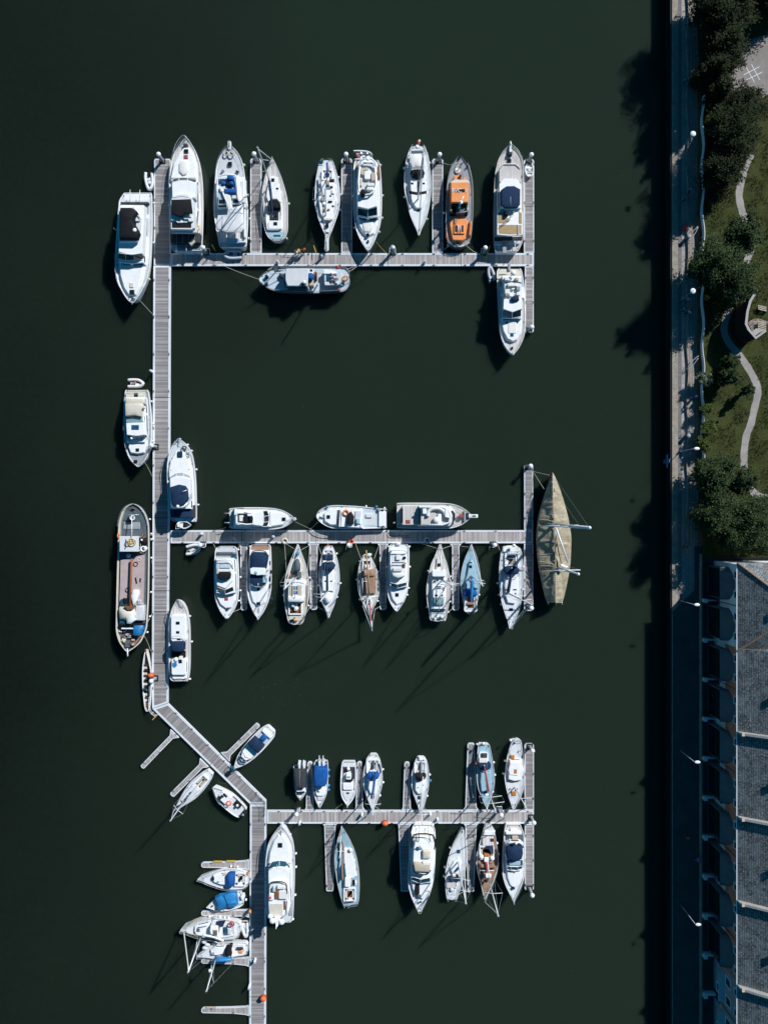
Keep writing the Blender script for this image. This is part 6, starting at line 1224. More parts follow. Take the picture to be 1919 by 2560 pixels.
# barge
ZE = Fr(270,1220,6.632)
def z7(x, y): return ((x/6.144)*6.632, ((y/6.144)+240)*6.632)      # Z7 sheet -> Z6 sheet
def P7(L): return [z7(*p) for p in L]
b = Boat('barge', 'long old barge with pink grey hatch deck and blue tarpaulin, outside the main walkway', 'barge', ZE,
  [(262,405,440),(290,330,510),(350,262,580),(450,215,640),(600,178,682),(800,168,690),(1100,160,692),(1500,148,688),(1850,140,680),(2250,132,658),(2350,134,640),(2450,150,600),(2560,190,540),(2650,250,440),(2712,300,345)], z=1.7, sheer=.35, hull='DB', deck='SG', gunmat='C', rails=(0,.3), rh=.7, gun=.22, bul=.35, group=None, rake=.02)
b.k('wheelhouse', Rr(195,800,505,1055,4), 1.9, 'O', win='L', tp=-.1, bev=.03); b.ring('coiled_rope', 398,898,2.0,.55,.05,'Y'); b.ring('coiled_rope', 385,880,2.05,.36,.05,'Y'); b.ring('coiled_rope', 405,870,2.08,.28,.04,'C'); b.ring('coiled_rope', 390,915,2.06,.42,.04,'Y'); b.ring('dark_hose', 320,930,1.98,.35,.04,'K')
b.line('hose_end', [(300,850,1.97),(305,930,1.97),(285,1010,1.97)], .06, 'DR')
b.line('davit_beam', [(398,800,2.2),(398,450,1.4)], .06, 'W'); b.line('rail', [(300,440,1.0),(520,445,1.0)], .04, 'S'); b.ring('life_ring', 405,495,.7,.3,.1,'W'); b.k('deck_engine', Rr(320,485,400,550,6), .7, 'K'); b.k('stern_winch', Rr(385,335,440,350,4), .4, 'BR'); b.k('aft_hatch', [(262,560),(530,570),(530,680),(255,680)], .12, 'G')
b.ball('black_buoy', 600,880,.5,.55,'K'); b.ball('white_buoy', 560,862,1.1,.16,'W'); b.ring('life_ring', 588,800,.9,.35,.1,'BR',axis='x'); b.ring('life_ring', 175,795,.8,.3,.09,'OR',axis='x'); b.ring('life_ring', 590,1010,.7,.35,.1,'W')
b.k('rust_locker', Rr(510,890,550,960,4), .7, 'RU'); b.k('rust_locker', Rr(530,1050,590,1085,4), .6, 'BC'); b.ball('white_fender_pile', 625,1000,.5,.3,'W')
b.k('winch_shadow_box', Rr(215,1080,450,1190,4), .25, 'LB'); b.ball('winch', 345,1120,.6,.35,'S'); 
b.k('hold_cover', [(210,1200),(590,1110),(585,1500),(578,1900)] + P7([(528,240),(540,330),(178,330),(178,240)]) + [(190,1850),(203,1500)], .5, 'PK', tp=.05, bev=.03)
b.line('boom_spar', [(398,1175,1.2)] + [(*z7(335,360),1.0)], .17, 'RU'); b.ring('coiled_rope', 460,1262,.6,.3,.06,'DR'); b.ring('coiled_rope', 520,1185,.6,.25,.05,'RO'); b.ring('coiled_rope', 325,1690,.6,.28,.05,'DR'); b.k('black_bar', [(445,1490),(465,1485),(485,1580),(465,1590)], .6, 'K', bot=.4); b.k('black_bar', [(525,1500),(550,1495),(540,1565),(522,1560)], .6, 'K', bot=.4)
b.k('white_surfboard', P7([(395,92),(470,95),(470,160),(440,260),(395,330),(370,260),(355,190),(380,110)]), .85, 'W', bot=.45, cr=.1)
b.k('blue_tank', P7([(200,235),(300,235),(290,320),(180,320)]), .8, 'LB', bot=.4); b.k('black_sack', P7([(230,225),(300,225),(290,290),(245,300)]), 1.0, 'K', bot=.6); b.k('fender_rack', P7(Rr(455,250,505,315,4)), .7, 'S', bot=.4)
b.k('furled_sail', P7([(175,360),(290,370),(390,385),(430,470),(400,570),(330,615),(270,560),(180,540),(170,440)]), .95, 'C', cr=.45, tp=.15); b.k('sail_fold', P7([(290,560),(370,470),(410,560),(350,612),(290,610)]), 1.35, 'O', bot=.6, cr=.2); b.k('grey_tarpaulin', P7([(430,335),(555,335),(545,560),(420,560)]), .75, 'LG', cr=.08); b.k('brown_gear', P7([(250,345),(390,345),(370,395),(300,400)]), 1.5, 'BR', bot=.8)
b.k('blue_box', P7(Rr(180,560,260,610,4)), .7, 'LB'); b.k('cross_beam', P7(Rr(170,618,555,632)), .9, 'K', bot=.1); b.k('white_planks', P7(Rr(205,680,385,695)), .8, 'W', bot=.3)
b.k('blue_tarpaulin', P7([(395,640),(540,635),(530,700),(490,795),(385,790)]), .9, 'BB', cr=.3, tp=.1)
rr_ = random.Random(3)
for i in range(46):
    x = rr_.uniform(140, 520); y = rr_.uniform(640, 950)
    if (y > 780 and (x < 140+(y-780)*.6 or x > 520-(y-780)*.9)) or (x > 370 and y < 790): continue
    w_, h_ = rr_.uniform(14, 46), rr_.uniform(12, 40)
    b.k('deck_clutter', P7(Rr(x-w_/2, y-h_/2, x+w_/2, y+h_/2, 3)), rr_.uniform(.2, .7), rr_.choice(['K','BR','C','RU','BE','SG','W','G','PK','BC']), tp=.02)
b.k('forecastle_hatch', P7(Rr(258,900,330,975,8)), .6, 'SG'); b.k('timber_stack', P7([(385,940),(490,800),(505,815),(400,955)]), .5, 'BC'); b.line('stem_post', [(*z7(300,980),.3),(*z7(305,1110),.6)], .1, 'W')
for t_ in (.25,.35,.45,.55,.62,.75): b.fender(1, t_)
# rowing gig
b = Boat('rowing_gig', 'slender white six oared rowing gig moored beside the bottom of the main walkway', 'rowing boat', Z7,
  [(1960,585,612),(1900,565,640),(1800,550,655),(1600,532,668),(1400,526,668),(1250,532,650),(1120,550,622),(1040,568,600),(1005,576,590)], z=.8, sheer=.15, hull='W', deck='BK', rails=None, bul=.4, gun=.12, rake=.02, group=None)
for i, y in enumerate((1250,1340,1415,1500,1580,1660,1750)):
    b.k('thwart', Rr(545,y-7,650,y+7), .28, 'K' if i % 2 else 'DG', bot=.15); b.k('floorboard', Rr(548,y+18,600,y+55,3), .08, 'C')
b.line('oar', [(590,1050,.5),(650,1330,.5)], .04, 'BC'); b.line('oar', [(635,1380,.4),(640,1750,.4)], .035, 'W'); b.k('bow_sheet', Rr(570,1060,600,1110,5), .3, 'DG', bot=.1); b.k('stern_seat', Rr(585,1840,630,1900,5), .25, 'BR', bot=.1); b.ball('bow_fender', 582,1015,.5,.16,'RD')
# motor boat bottom of the walkway
b = Boat('motor_boat', 'white teak decked motor boat with navy sprayhood amidships, bow up inside the main walkway', 'motor boat', Z7,
  [(1495,1010,1220),(1470,965,1235),(1400,945,1250),(1250,938,1262),(1000,935,1265),(800,938,1262),(650,940,1255),(500,955,1235),(380,985,1200),(290,1030,1145),(240,1060,1090),(232,1072,1080)], z=1.5, sheer=.5, deck='TW', rails=(.5,1), group=MYAC, fend=((1,.64),(1,.42),(1,.1)))
b.k('coachroof', Rr(965,475,1195,890,45), .55, 'W', tp=.08, bev=.1); b.k('hatch', Rr(1046,583,1095,618), .64, 'L', bot=.5); b.k('hatch', Rr(1046,726,1095,762), .64, 'L', bot=.5); b.k('hatch', Rr(1055,842,1120,868), .64, 'L', bot=.5)
b.k('helm_well', Rr(975,1030,1185,1130,10), .3, 'K'); b.k('sprayhood', [(970,910),(1000,890),(1140,890),(1165,920),(1160,1020),(1120,1042),(1000,1038),(972,1000)], 1.35, 'N', bot=.4, cr=.15, tp=.05); b.line('windscreen_frame', [(970,870,.9),(990,810,1.0),(1060,800,1.1),(1150,812,1.0),(1190,870,.9)], .04, 'S', sub=3)
b.k('aft_cabin', Rr(975,1150,1200,1400,30), .75, 'W', tp=.05, bev=.08, win='L'); b.k('hatch', Rr(1085,1170,1132,1215), .85, 'L', bot=.7); b.ball('sink_basin', 1048,1160,.8,.35,'W',.5); b.k('blue_towel', [(990,1215),(1050,1205),(1060,1250),(1020,1290),(990,1260)], .83, 'BB', bot=.7); b.k('helm_seat', Rr(1085,1120,1130,1165,6), 1.0, 'FW', bot=.2)
b.k('stern_seat', [(970,1410),(1210,1390),(1200,1450),(1010,1460)], .35, 'W'); b.line('stern_rail', [(960,1440,.6),(1060,1475,.6),(1210,1440,.6)], .03, 'S'); b.line('anchor_line', [(1070,240,.1),(1110,330,.1),(1160,360,.1)], .05, 'DR')
# ================= middle pontoon, upper side
b = Boat('motor_yacht', 'white motor yacht with open flybridge, bow right, leftmost of the three above the middle pontoon', 'motor yacht', Z8,
  [(718,800,985),(740,790,998),(850,782,1005),(1000,780,1010),(1100,784,1012),(1180,790,1008),(1250,805,998),(1310,830,975),(1355,858,945),(1385,885,915)], mode='h', z=1.8, sheer=.5, rails=(.5,1), group=MYAC)
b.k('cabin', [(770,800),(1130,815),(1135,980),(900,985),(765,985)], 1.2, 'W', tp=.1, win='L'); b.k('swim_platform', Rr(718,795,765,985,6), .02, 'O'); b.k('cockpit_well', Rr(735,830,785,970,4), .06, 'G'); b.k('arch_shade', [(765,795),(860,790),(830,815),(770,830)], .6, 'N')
b.k('flybridge', Rr(782,828,970,962,22), 2.1, 'W', bot=1.1, tp=.08); b.k('flybridge_floor', Rr(805,845,958,950,10), 2.16, 'SG', bot=2.0); b.line('flybridge_coaming', [(860,832,2.5),(800,840,2.5),(788,890,2.5),(800,945,2.5),(900,958,2.5),(965,950,2.5),(970,890,2.5),(950,840,2.5),(870,835,2.5)], .11, 'W')
b.k('helm_seat', Rr(862,875,905,940,6), 2.6, 'K', bot=2.1); b.k('helm_seat', Rr(925,870,960,920,8), 2.6, 'K', bot=2.1, cr=.05); b.k('bench', Rr(820,865,860,925,5), 2.5, 'FW', bot=2.1); b.k('console', Rr(905,850,950,872,4), 2.6, 'W', bot=2.1)
b.screen([(1062,820,1.9),(1078,875,2.0),(1078,935,2.0),(1058,978,1.9)], [(1110,815,1.2),(1132,865,1.15),(1130,930,1.15),(1108,980,1.2)], 'L'); b.k('roof', [(970,835),(1065,822),(1080,875),(1080,930),(1060,975),(965,962)], 2.0, 'W', bot=1.1, tp=.05)
b.k('foredeck_coachroof', [(1130,815),(1240,830),(1310,870),(1330,905),(1270,960),(1130,980)], .35, 'W', tp=.15, bev=.08); b.k('hatch', Rr(1265,888,1298,918), .45, 'L', bot=.3); b.k('anchor', [(1375,890),(1400,885),(1412,905),(1395,920),(1375,910)], .3, 'S', bot=.1)
for y in (842,940): b.line('davit', [(735,y,.6),(668,y,.7)], .05, 'S')
b = Boat('motor_boat', 'white motor boat with orange life ring on its roof, bow left above the middle pontoon', 'motor boat', Z9,
  [(718,175,325),(700,172,332),(640,168,334),(500,152,338),(400,146,340),(300,142,338),(240,148,325),(190,165,300),(155,190,272),(138,222,245)], mode='h', z=1.5, sheer=.5, rails=(.35,1), group=MYAC, fend=((-1,.12),(-1,.3)) , bul=.14)
b.k('foredeck_coachroof', [(200,215),(240,180),(310,175),(315,305),(250,305),(205,275)], .4, 'W', tp=.12, bev=.08); b.k('hatch', Rr(221,226,247,252), .5, 'L', bot=.35)
b.k('cabin', [(330,180),(500,172),(512,330),(320,320)], 1.2, 'W', tp=.1, win='L'); b.screen([(342,190,1.2),(345,250,1.25),(342,310,1.2)], [(308,180,.5),(305,250,.5),(308,312,.5)], 'LB', mull=(1,)); b.ring('life_ring', 380,205,1.35,.36,.1,'OR'); b.k('canopy', [(395,215),(420,195),(445,235),(440,298),(385,300)], 1.65, 'K', bot=1.15, cr=.12); b.k('roof_rack', Rr(455,190,500,300,6), 1.4, 'LG', bot=1.15); b.k('roof_gear', Rr(465,255,490,295,4), 1.7, 'LBL', bot=1.3)
b.k('cockpit_well', Rr(515,172,650,322,6), .03, 'PB'); b.k('cockpit_floor', Rr(530,205,625,310,8), .06, 'LG'); b.k('engine_box', Rr(545,215,595,245,4), .3, 'LG'); b.k('stern_seat', Rr(652,195,712,320,4), .35, 'W'); b.k('stern_locker', Rr(642,168,662,190,3), .5, 'G'); b.k('stern_locker', Rr(675,178,690,192,2), .4, 'K'); b.k('stern_locker', Rr(680,312,690,326,2), .4, 'K'); b.line('windscreen_frame', [(495,200,1.3),(500,325,1.3)], .04, 'S'); b.ball('blue_fender', 632,155,.3,.2,'BB'); b.ball('blue_fender', 226,155,.2,.2,'BB')
b.k('anchor', [(165,232),(195,240),(195,246),(165,242)], .25, 'S')
b = Boat('motor_yacht', 'white trawler yacht with two red hatches and teak aft deck, above the middle pontoon', 'motor yacht', Z9,
  [(802,125,330),(790,160,300),(800,125,332),(900,122,336),(1050,122,338),(1180,124,338),(1260,132,332),(1330,155,310),(1385,190,275),(1420,222,245)][0:1] + [(870,122,335),(1050,122,338),(1180,124,338),(1260,132,332),(1330,155,310),(1385,190,275),(1415,222,245)], mode='h', z=1.8, sheer=.6, deck='TWH', rails=(.4,1), group=MYAC)
b.k('aft_cabin', Rr(845,150,985,305,12), .8, 'TW', tp=.08, win='L'); b.k('aft_cabin_rim', Rr(838,170,850,290,3), .95, 'K', bot=.6); b.k('hatch', Rr(878,265,910,292), .92, 'RD', bot=.7); b.k('hatch', Rr(1320,220,1350,246), .55, 'RD', bot=.1)
b.k('cabin', [(985,150),(1250,155),(1282,200),(1280,290),(1230,315),(985,315)], 1.2, 'W', tp=.1, win='L'); b.k('flybridge', [(1000,165),(1180,160),(1240,180),(1262,230),(1245,290),(1180,312),(1000,310)], 1.8, 'TW', bot=1.1, tp=.05); b.line('flybridge_coaming', [(1000,165,2.2),(1100,160,2.2),(1180,160,2.2),(1235,185,2.2),(1250,235,2.2),(1235,285,2.2),(1180,305,2.2),(1010,305,2.2)], .14, 'W')
b.line('seat_curve', [(1055,235,2.1),(1062,195,2.1),(1095,172,2.1),(1150,170,2.1),(1190,195,2.1),(1205,225,2.1)], .28, 'FW', sub=3); b.k('helm_seat', Rr(1015,170,1045,215,6), 2.3, 'W', bot=1.8); b.ball('cushion', 1130,265,2.2,.5,'W',.5); b.k('bench', Rr(1140,215,1170,300,8), 2.2, 'W', bot=1.8); b.k('console', [(1200,180),(1230,190),(1238,250),(1200,240)], 2.4, 'W', bot=1.8); b.k('windscreen_strip', [(1255,190),(1272,215),(1275,260),(1262,290),(1270,292),(1284,255),(1282,210),(1265,188)], 1.4, 'L', bot=1.1)
b.k('cabin_step', Rr(986,160,996,300,3), 1.6, 'LB', bot=1.1); b.k('bowsprit', Rr(1395,220,1472,246,3), .25, 'W', bot=.0); b.k('bowsprit_grate', Rr(1425,226,1455,240), .3, 'SG', bot=.1); b.k('anchor_windlass', Rr(1370,210,1395,250,4), .3, 'DG'); b.line('ladder', [(785,285,.1),(772,292,.2)], .1, 'G')
b.k('shadow_rail', Rr(1360,190,1368,275), .3, 'PB')
# ================= middle pontoon, lower side
b = Boat('motor_yacht', 'white flybridge motor yacht with black seat cover, leftmost berth below the middle pontoon', 'motor yacht', Z10,
  [(178,135,320),(205,95,350),(300,82,365),(450,75,375),(600,75,380),(700,80,378),(800,92,370),(880,115,350),(950,148,320),(1010,188,280),(1050,222,250)], z=1.7, sheer=.5, rails=(.5,1), group=MYAC, fend=((1,.12),(1,.37),(1,.53),(1,.66)))
b.k('swim_platform', Rr(132,175,322,235,18), .02, 'LG'); b.k('cockpit_well', Rr(95,240,345,318,8), .05, 'G'); b.k('cockpit_seat', Rr(105,248,300,270,6), .35, 'SG'); b.k('side_window', Rr(300,265,335,330,5), .6, 'LB')
b.k('cabin', [(95,325),(310,325),(325,500),(330,740),(215,765),(100,740),(92,500)], 1.2, 'W', tp=.12, win='L'); b.k('flybridge', [(100,330),(285,325),(300,500),(290,600),(210,690),(110,650),(95,480)], 1.9, 'W', bot=1.1, tp=.08)
b.k('flybridge_floor', [(105,345),(240,345),(275,400),(285,500),(260,580),(190,600),(120,580),(105,460)], 1.96, 'LG', bot=1.8); b.k('seat_cover', [(122,505),(150,488),(250,488),(272,515),(262,565),(200,585),(125,570)], 2.5, 'K', bot=1.9, cr=.08); b.k('bench', Rr(105,455,275,485,6), 2.3, 'FW', bot=1.9); b.k('yellow_cushion', Rr(103,458,130,512,5), 2.4, 'BE', bot=1.9); b.k('bench', Rr(140,400,270,440,8), 2.25, 'PB', bot=1.9); b.k('side_seat', Rr(100,395,135,450,5), 2.25, 'PB', bot=1.9)
b.line('arch', [(100,390,1.9),(115,350,2.5),(200,335,2.7),(290,350,2.5),(300,450,1.9)], .08, 'W', sub=3); b.screen([(118,672,1.7),(208,705,1.75),(302,665,1.7)], [(125,725,1.0),(212,760,1.0),(315,722,1.0)], 'L', mull=(1,))
b.k('foredeck_coachroof', [(105,745),(215,765),(335,735),(325,830),(280,920),(215,930),(150,880),(112,800)], .35, 'W', tp=.15, bev=.08); b.k('hatch', Rr(202,798,242,834), .45, 'RD', bot=.3); b.k('anchor_windlass', Rr(225,925,248,950,4), .3, 'DG'); b.ball('bow_light', 240,1040,.5,.15,'W')
b = Boat('motor_yacht', 'white sports cruiser with navy canopy and dark oval hull windows, below the middle pontoon', 'motor yacht', Z10,
  [(155,540,740),(180,515,765),(300,500,772),(450,480,775),(600,475,775),(720,478,768),(820,495,745),(900,522,715),(980,560,675),(1035,595,635),(1062,608,620)], z=1.7, sheer=.5, rails=(.4,1), group=MYAC, fend=((-1,.1),))
b.k('swim_platform', Rr(515,160,745,225,20), .02, 'BC'); b.k('cockpit_coaming', Rr(505,228,735,470,25), .6, 'W', tp=.08); b.k('canopy', [(520,270),(545,250),(690,255),(722,290),(715,360),(700,440),(515,445),(510,340)], 1.6, 'N', bot=.5, cr=.25, tp=.06)
b.line('radar_arch', [(530,260,1.5),(550,235,1.8),(620,225,1.9),(700,240,1.8),(722,300,1.5)], .06, 'DG', sub=3); b.k('hardtop', [(510,450),(540,435),(690,440),(702,480),(690,520),(600,528),(520,510)], 1.9, 'W', bot=1.5, tp=.02); b.ball('cockpit_light', 585,495,1.95,.25,'LBL',.3)
b.k('helm_cover', [(512,525),(660,530),(660,665),(560,655),(515,610)], 1.2, 'N', bot=.3, cr=.1); b.k('helm_well', [(665,530),(700,530),(715,590),(700,650),(665,662)], .5, 'SG'); b.k('helm_seat', Rr(668,555,705,620,8), .9, 'LBL'); b.line('windscreen_frame', [(508,560,1.0),(530,640,1.0),(600,668,1.1),(680,660,1.0),(720,600,1.0),(700,540,1.1)], .045, 'S', sub=3)
b.k('foredeck_coachroof', [(510,640),(560,662),(660,668),(718,640),(720,740),(690,860),(615,910),(545,850),(515,740)], .3, 'W', tp=.2, bev=.1); b.k('round_hatch', El(612,698,17,17), .4, 'L', bot=.2); b.k('hatch', Rr(596,858,634,888), .38, 'L', bot=.2); b.line('wiper', [(612,625,1.25),(612,660,1.15)], .05, 'W')
for (x, y, h_) in ((757,378,26),(766,488,26),(755,572,32),(755,662,28)): b.k('hull_window', El(x, y, 9, h_, 14), .12, 'L', bot=.0)
b.line('anchor_line', [(622,925,.1),(615,950,.1),(625,985,.1)], .04, 'DR'); b.ball('blue_fender', 768,815,-.3,.28,'N')
b = sloop('sailing_boat', 'white ketch with blue roof windows and beige deck panels, stern down below the middle pontoon', Z10,
  [(1128,1060,1130),(1095,985,1160),(1000,958,1190),(850,930,1220),(700,925,1235),(560,940,1225),(450,965,1205),(360,995,1180),(280,1030,1150),(210,1060,1120),(150,1088,1100)],
  (1085,540), 14.5, (1060,800), (1092,150), (1070,1120), None, None, None, deck='C', spr=((.45,1.6),(.72,1.0)), z=1.6, cov=False, hatches=(), lines=False, tip=(711,1472), gunmat='W', fend=((1,.28),(1,.4),(-1,.35),(1,.5)), sheer=.3)
b.k('forward_coachroof', [(1040,480),(1040,380),(1070,320),(1098,320),(1122,370),(1125,490)], .4, 'W', tp=.1, bev=.06); b.k('upturned_dinghy', [(1045,470),(1045,390),(1065,340),(1085,322),(1105,340),(1120,390),(1120,470)], .7, 'SG', bot=.35, cr=.25); b.ball('blue_bucket', 1085,262,.35,.33,'BB'); b.k('deck_gear', Rr(1035,485,1070,520,5), .7, 'K'); b.k('deck_gear', Rr(1085,485,1130,560,6), .6, 'SG'); b.k('deck_gear', Rr(975,510,1010,545,6), .4, 'BC')
b.k('wheelhouse', [(985,600),(1010,580),(1160,590),(1185,625),(1180,790),(1160,850),(975,845),(980,700)], 1.0, 'W', tp=.08, win='L'); b.k('beige_panel', Rr(992,650,1042,775,4), 1.06, 'BE', bot=.9); b.k('beige_panel', Rr(1095,650,1140,775,4), 1.06, 'BE', bot=.9); b.k('roof_window', Rr(1047,660,1088,708), 1.08, 'LB', bot=.9); b.k('roof_window', Rr(1045,720,1090,760), 1.08, 'B', bot=.9)
b.screen([(985,620,1.0),(1040,608,1.05),(1110,608,1.05),(1170,628,1.0)], [(990,590,.4),(1045,570,.35),(1110,572,.35),(1165,592,.4)], 'B'); b.k('folded_hood', [(975,800),(1160,785),(1168,840),(1140,855),(975,850)], 1.4, 'FW', bot=.9, cr=.12)
b.cockpit(Rr(985,862,1145,1005,10), floor='BR', seat='BR'); b.ball('cushion_pile', 1035,895,.5,.3,'W'); b.ball('cushion_pile', 1075,930,.5,.35,'W',.5); b.k('table', Rr(1050,880,1085,960,5), .6, 'W'); b.k('aft_deck', Rr(985,1015,1140,1085,6), .1, 'C'); b.k('aft_gear', Rr(1050,1075,1085,1092,3), .4, 'OB'); b.k('aft_gear', Rr(1000,1070,1040,1090,3), .4, 'K'); b.line('mizzen_mast', [(1065,1035,0),(1065,1035,8.5)], .07, 'AL')
for x in (945, 1210): b.line('teak_rail', [(x+ (18 if x < 1000 else -10),900,.1),(x,650,.1)], .06, 'BC')
b = sloop('sailing_boat', 'white sailing boat with navy bimini and an upturned white dinghy on its foredeck', Z10,
  [(170,1435,1510),(200,1410,1530),(280,1385,1560),(400,1358,1590),(550,1350,1604),(700,1358,1595),(800,1375,1565),(900,1408,1535),(980,1440,1500),(1040,1460,1480)],
  (1462,715), 12.5, (1450,365), (1468,1030), (1460,165), [(1400,480),(1530,480),(1545,600),(1520,720),(1400,720),(1390,600)],
  Rr(1405,215,1525,400,20), None, cover='N', hatches=((1430,600,22,14),(1500,600,22,14)), fend=((1,.22),(1,.5),(1,.68),(-1,.22),(-1,.52)), spr=((.45,1.5),(.72,1.0)), z=1.25, bh=1.5, floor='T')
b.k('bimini', Rr(1400,275,1520,345,14), 2.1, 'N', bot=2.0, cr=.08); b.k('sprayhood', [(1385,400),(1410,375),(1520,375),(1545,410),(1525,455),(1480,475),(1420,465)], 1.4, 'N', bot=.3, cr=.25); b.k('upturned_dinghy', [(1405,770),(1440,735),(1490,745),(1502,800),(1490,850),(1460,872),(1425,850),(1405,810)], .5, 'W', cr=.3, tp=.1); b.ball('red_cap', 1462,150,.8,.12,'OD')
# ---- Z11
b = sloop('sailing_boat', 'old wooden gaff ketch with rust brown deck covers and long bowsprit pointing down', Z11,
  [(325,290,345),(360,262,385),(420,232,415),(520,205,460),(620,190,490),(750,190,505),(860,205,502),(950,235,485),(1030,270,450),(1100,305,415),(1190,350,388)],
  (352,895), 11.5, (328,390), (400,1400), (320,330), [(250,590),(330,550),(430,545),(440,700),(435,880),(315,885),(300,700)],
  Rr(265,400,385,530,8), None, cabmat='BC', deck='TW', hull='C', hatches=(), spr=((.6,1.2),), z=1.2, cov=False, furl=.07, gunmat='W', fend=((-1,.2),(-1,.45),(1,.35),(1,.75)), lines=False, floor='BR', seat='BR', cabh=.5, cat='gaff ketch')
b.k('dark_cover', [(255,650),(310,650),(310,890),(262,900)], .45, 'K'); b.k('brown_tarpaulin', [(245,630),(255,560),(330,540),(325,620)], .9, 'BC', cr=.2); b.k('brown_tarpaulin', [(335,545),(420,540),(430,610),(430,625),(335,640)], .8, 'BC', cr=.15); b.k('skylight', Rr(295,470,355,520,5), .6, 'W'); b.k('hatch_box', Rr(335,950,385,1010,6), .5, 'W'); b.k('hatch_glass', Rr(345,958,372,1002), .55, 'K', bot=.4)
b.line('bowsprit', [(362,1020,.4),(385,1250,.7),(398,1415,.9)], .1, 'RD'); b.line('bowsprit_tip', [(388,1270,.8),(398,1415,.95)], .08, 'W'); b.line('bowsprit_shroud', [(262,1050,.1),(392,1390,.9)], .025, 'W'); b.line('bowsprit_shroud', [(440,1090,.1),(398,1390,.9)], .025, 'S'); b.line('gaff', [(315,260,1.8),(345,620,1.9),(358,900,1.9)], .1, 'TY'); b.k('stern_cushion', Rr(335,310,388,340,5), .5, 'W'); b.line('boom_crutch', [(300,320,.9),(250,350,.6)], .06, 'W')
b.line('mizzen_mast', [(325,500,0),(322,500,7.0)], .07, 'TY'); b.line('cross_beam', [(215,548,.6),(340,545,.6)], .05, 'W'); b.line('cross_beam', [(235,940,.5),(490,915,.5)], .06, 'W'); b.line('ladder_rail', [(262,660,.6),(262,880,.6)], .04, 'W'); b.line('ladder_rail', [(262,705,.6),(330,705,.6)], .04, 'W')
b = Boat('motor_yacht', 'white motor yacht with blue windscreen strip, right of the old wooden gaff ketch', 'motor yacht', Z11,
  [(175,670,900),(210,645,922),(300,632,930),(500,618,928),(700,612,922),(850,615,905),(950,635,875),(1030,668,835),(1090,705,795),(1125,732,770)], z=1.7, sheer=.5, rails=(.45,1), group=MYAC, fend=((-1,.12),(1,.12),(1,.35),(1,.52),(1,.62),(-1,.35)))
b.k('swim_platform', Rr(660,180,905,250,25), .02, 'O'); b.k('cabin', [(670,270),(890,270),(905,500),(900,780),(760,810),(655,775),(650,500)], 1.1, 'W', tp=.12, win='L'); b.k('flybridge', [(660,290),(880,290),(890,480),(870,620),(800,660),(720,655),(675,600),(655,450)], 1.75, 'W', bot=1.0, tp=.08)
b.k('flybridge_floor', Rr(680,300,870,600,20), 1.8, 'O', bot=1.6); b.line('black_rail', [(685,450,2.3),(700,438,2.3),(860,440,2.3),(878,460,2.3)], .06, 'K', sub=2); b.k('bench', Rr(700,520,825,560,6), 2.15, 'LG', bot=1.8); b.k('console', [(690,590),(840,585),(850,630),(770,660),(700,630)], 2.2, 'FW', bot=1.8, cr=.06); b.k('seat', Rr(740,330,800,400,8), 2.1, 'FW', bot=1.8); b.k('brown_board', Rr(838,460,868,505), 2.0, 'BR', bot=1.8); b.k('dark_bag', Rr(845,355,880,380,5), 2.1, 'K', bot=1.8); b.line('arch', [(665,300,1.8),(680,270,2.4),(780,262,2.5),(885,275,2.4),(895,300,1.8)], .07, 'LG', sub=3)
b.screen([(662,722,1.5),(760,748,1.55),(890,718,1.5)], [(668,765,1.0),(760,805,.95),(890,765,1.0)], 'LB', mull=(1,)); b.k('foredeck_coachroof', [(660,790),(765,815),(900,780),(890,880),(845,1000),(750,1040),(690,960),(665,870)], .32, 'W', tp=.15, bev=.08); b.k('hatch', Rr(732,878,776,922), .42, 'L', bot=.3); b.ball('red_flag_bag', 882,745,.8,.2,'RD'); b.ball('blue_bag', 850,780,.5,.3,'LB'); b.k('radar_arch_base', Rr(750,150,805,182,6), .4, 'W')
b = sloop('sailing_boat', 'grey teak decked pilothouse yacht with white roof and pale green hatch cover', Z11,
  [(1272,1240,1440),(1240,1225,1455),(1150,1210,1475),(1000,1185,1505),(850,1175,1525),(700,1185,1520),(580,1210,1500),(450,1245,1470),(350,1290,1435),(250,1330,1405),(175,1358,1385)],
  (1382,690), 15.5, (1355,1130), (1370,180), (1350,1260), None, None, None, deck='TW', z=1.5, spr=((.43,1.9),(.7,1.2)), cov=False, lines=False, fend=((-1,.62),(1,.55),(-1,.25),(1,.3),(1,.2),(1,.42)), radar=.35, tip=(1130,1464))
b.k('hatch', Rr(1335,450,1376,490,4), .14, 'L'); b.k('pilothouse', [(1265,555),(1290,540),(1435,545),(1450,570),(1450,750),(1440,1100),(1250,1100),(1255,750)], .6, 'W', tp=.08, win='L'); b.k('pilothouse_roof', Rr(1258,545,1450,640,18), 1.15, 'W', bot=.5, bev=.08); b.k('mid_roof', Rr(1270,820,1440,940,12), .95, 'W', bot=.5); b.k('roof_window', Rr(1295,895,1335,922), 1.0, 'L', bot=.9); b.k('roof_window', Rr(1368,895,1408,922), 1.0, 'L', bot=.9)
b.screen([(1275,830,1.0),(1320,800,1.05),(1400,800,1.05),(1435,830,1.0)], [(1280,800,.6),(1320,770,.6),(1400,770,.6),(1440,800,.6)], 'LB'); b.k('green_cover', Rr(1280,945,1425,1045,12), .98, 'LV', bot=.5, cr=.1); b.k('cockpit_well', Rr(1255,1050,1440,1130,6), .5, 'LB', bot=.2); b.k('aft_deck', Rr(1240,1140,1440,1240,8), .2, 'LG')
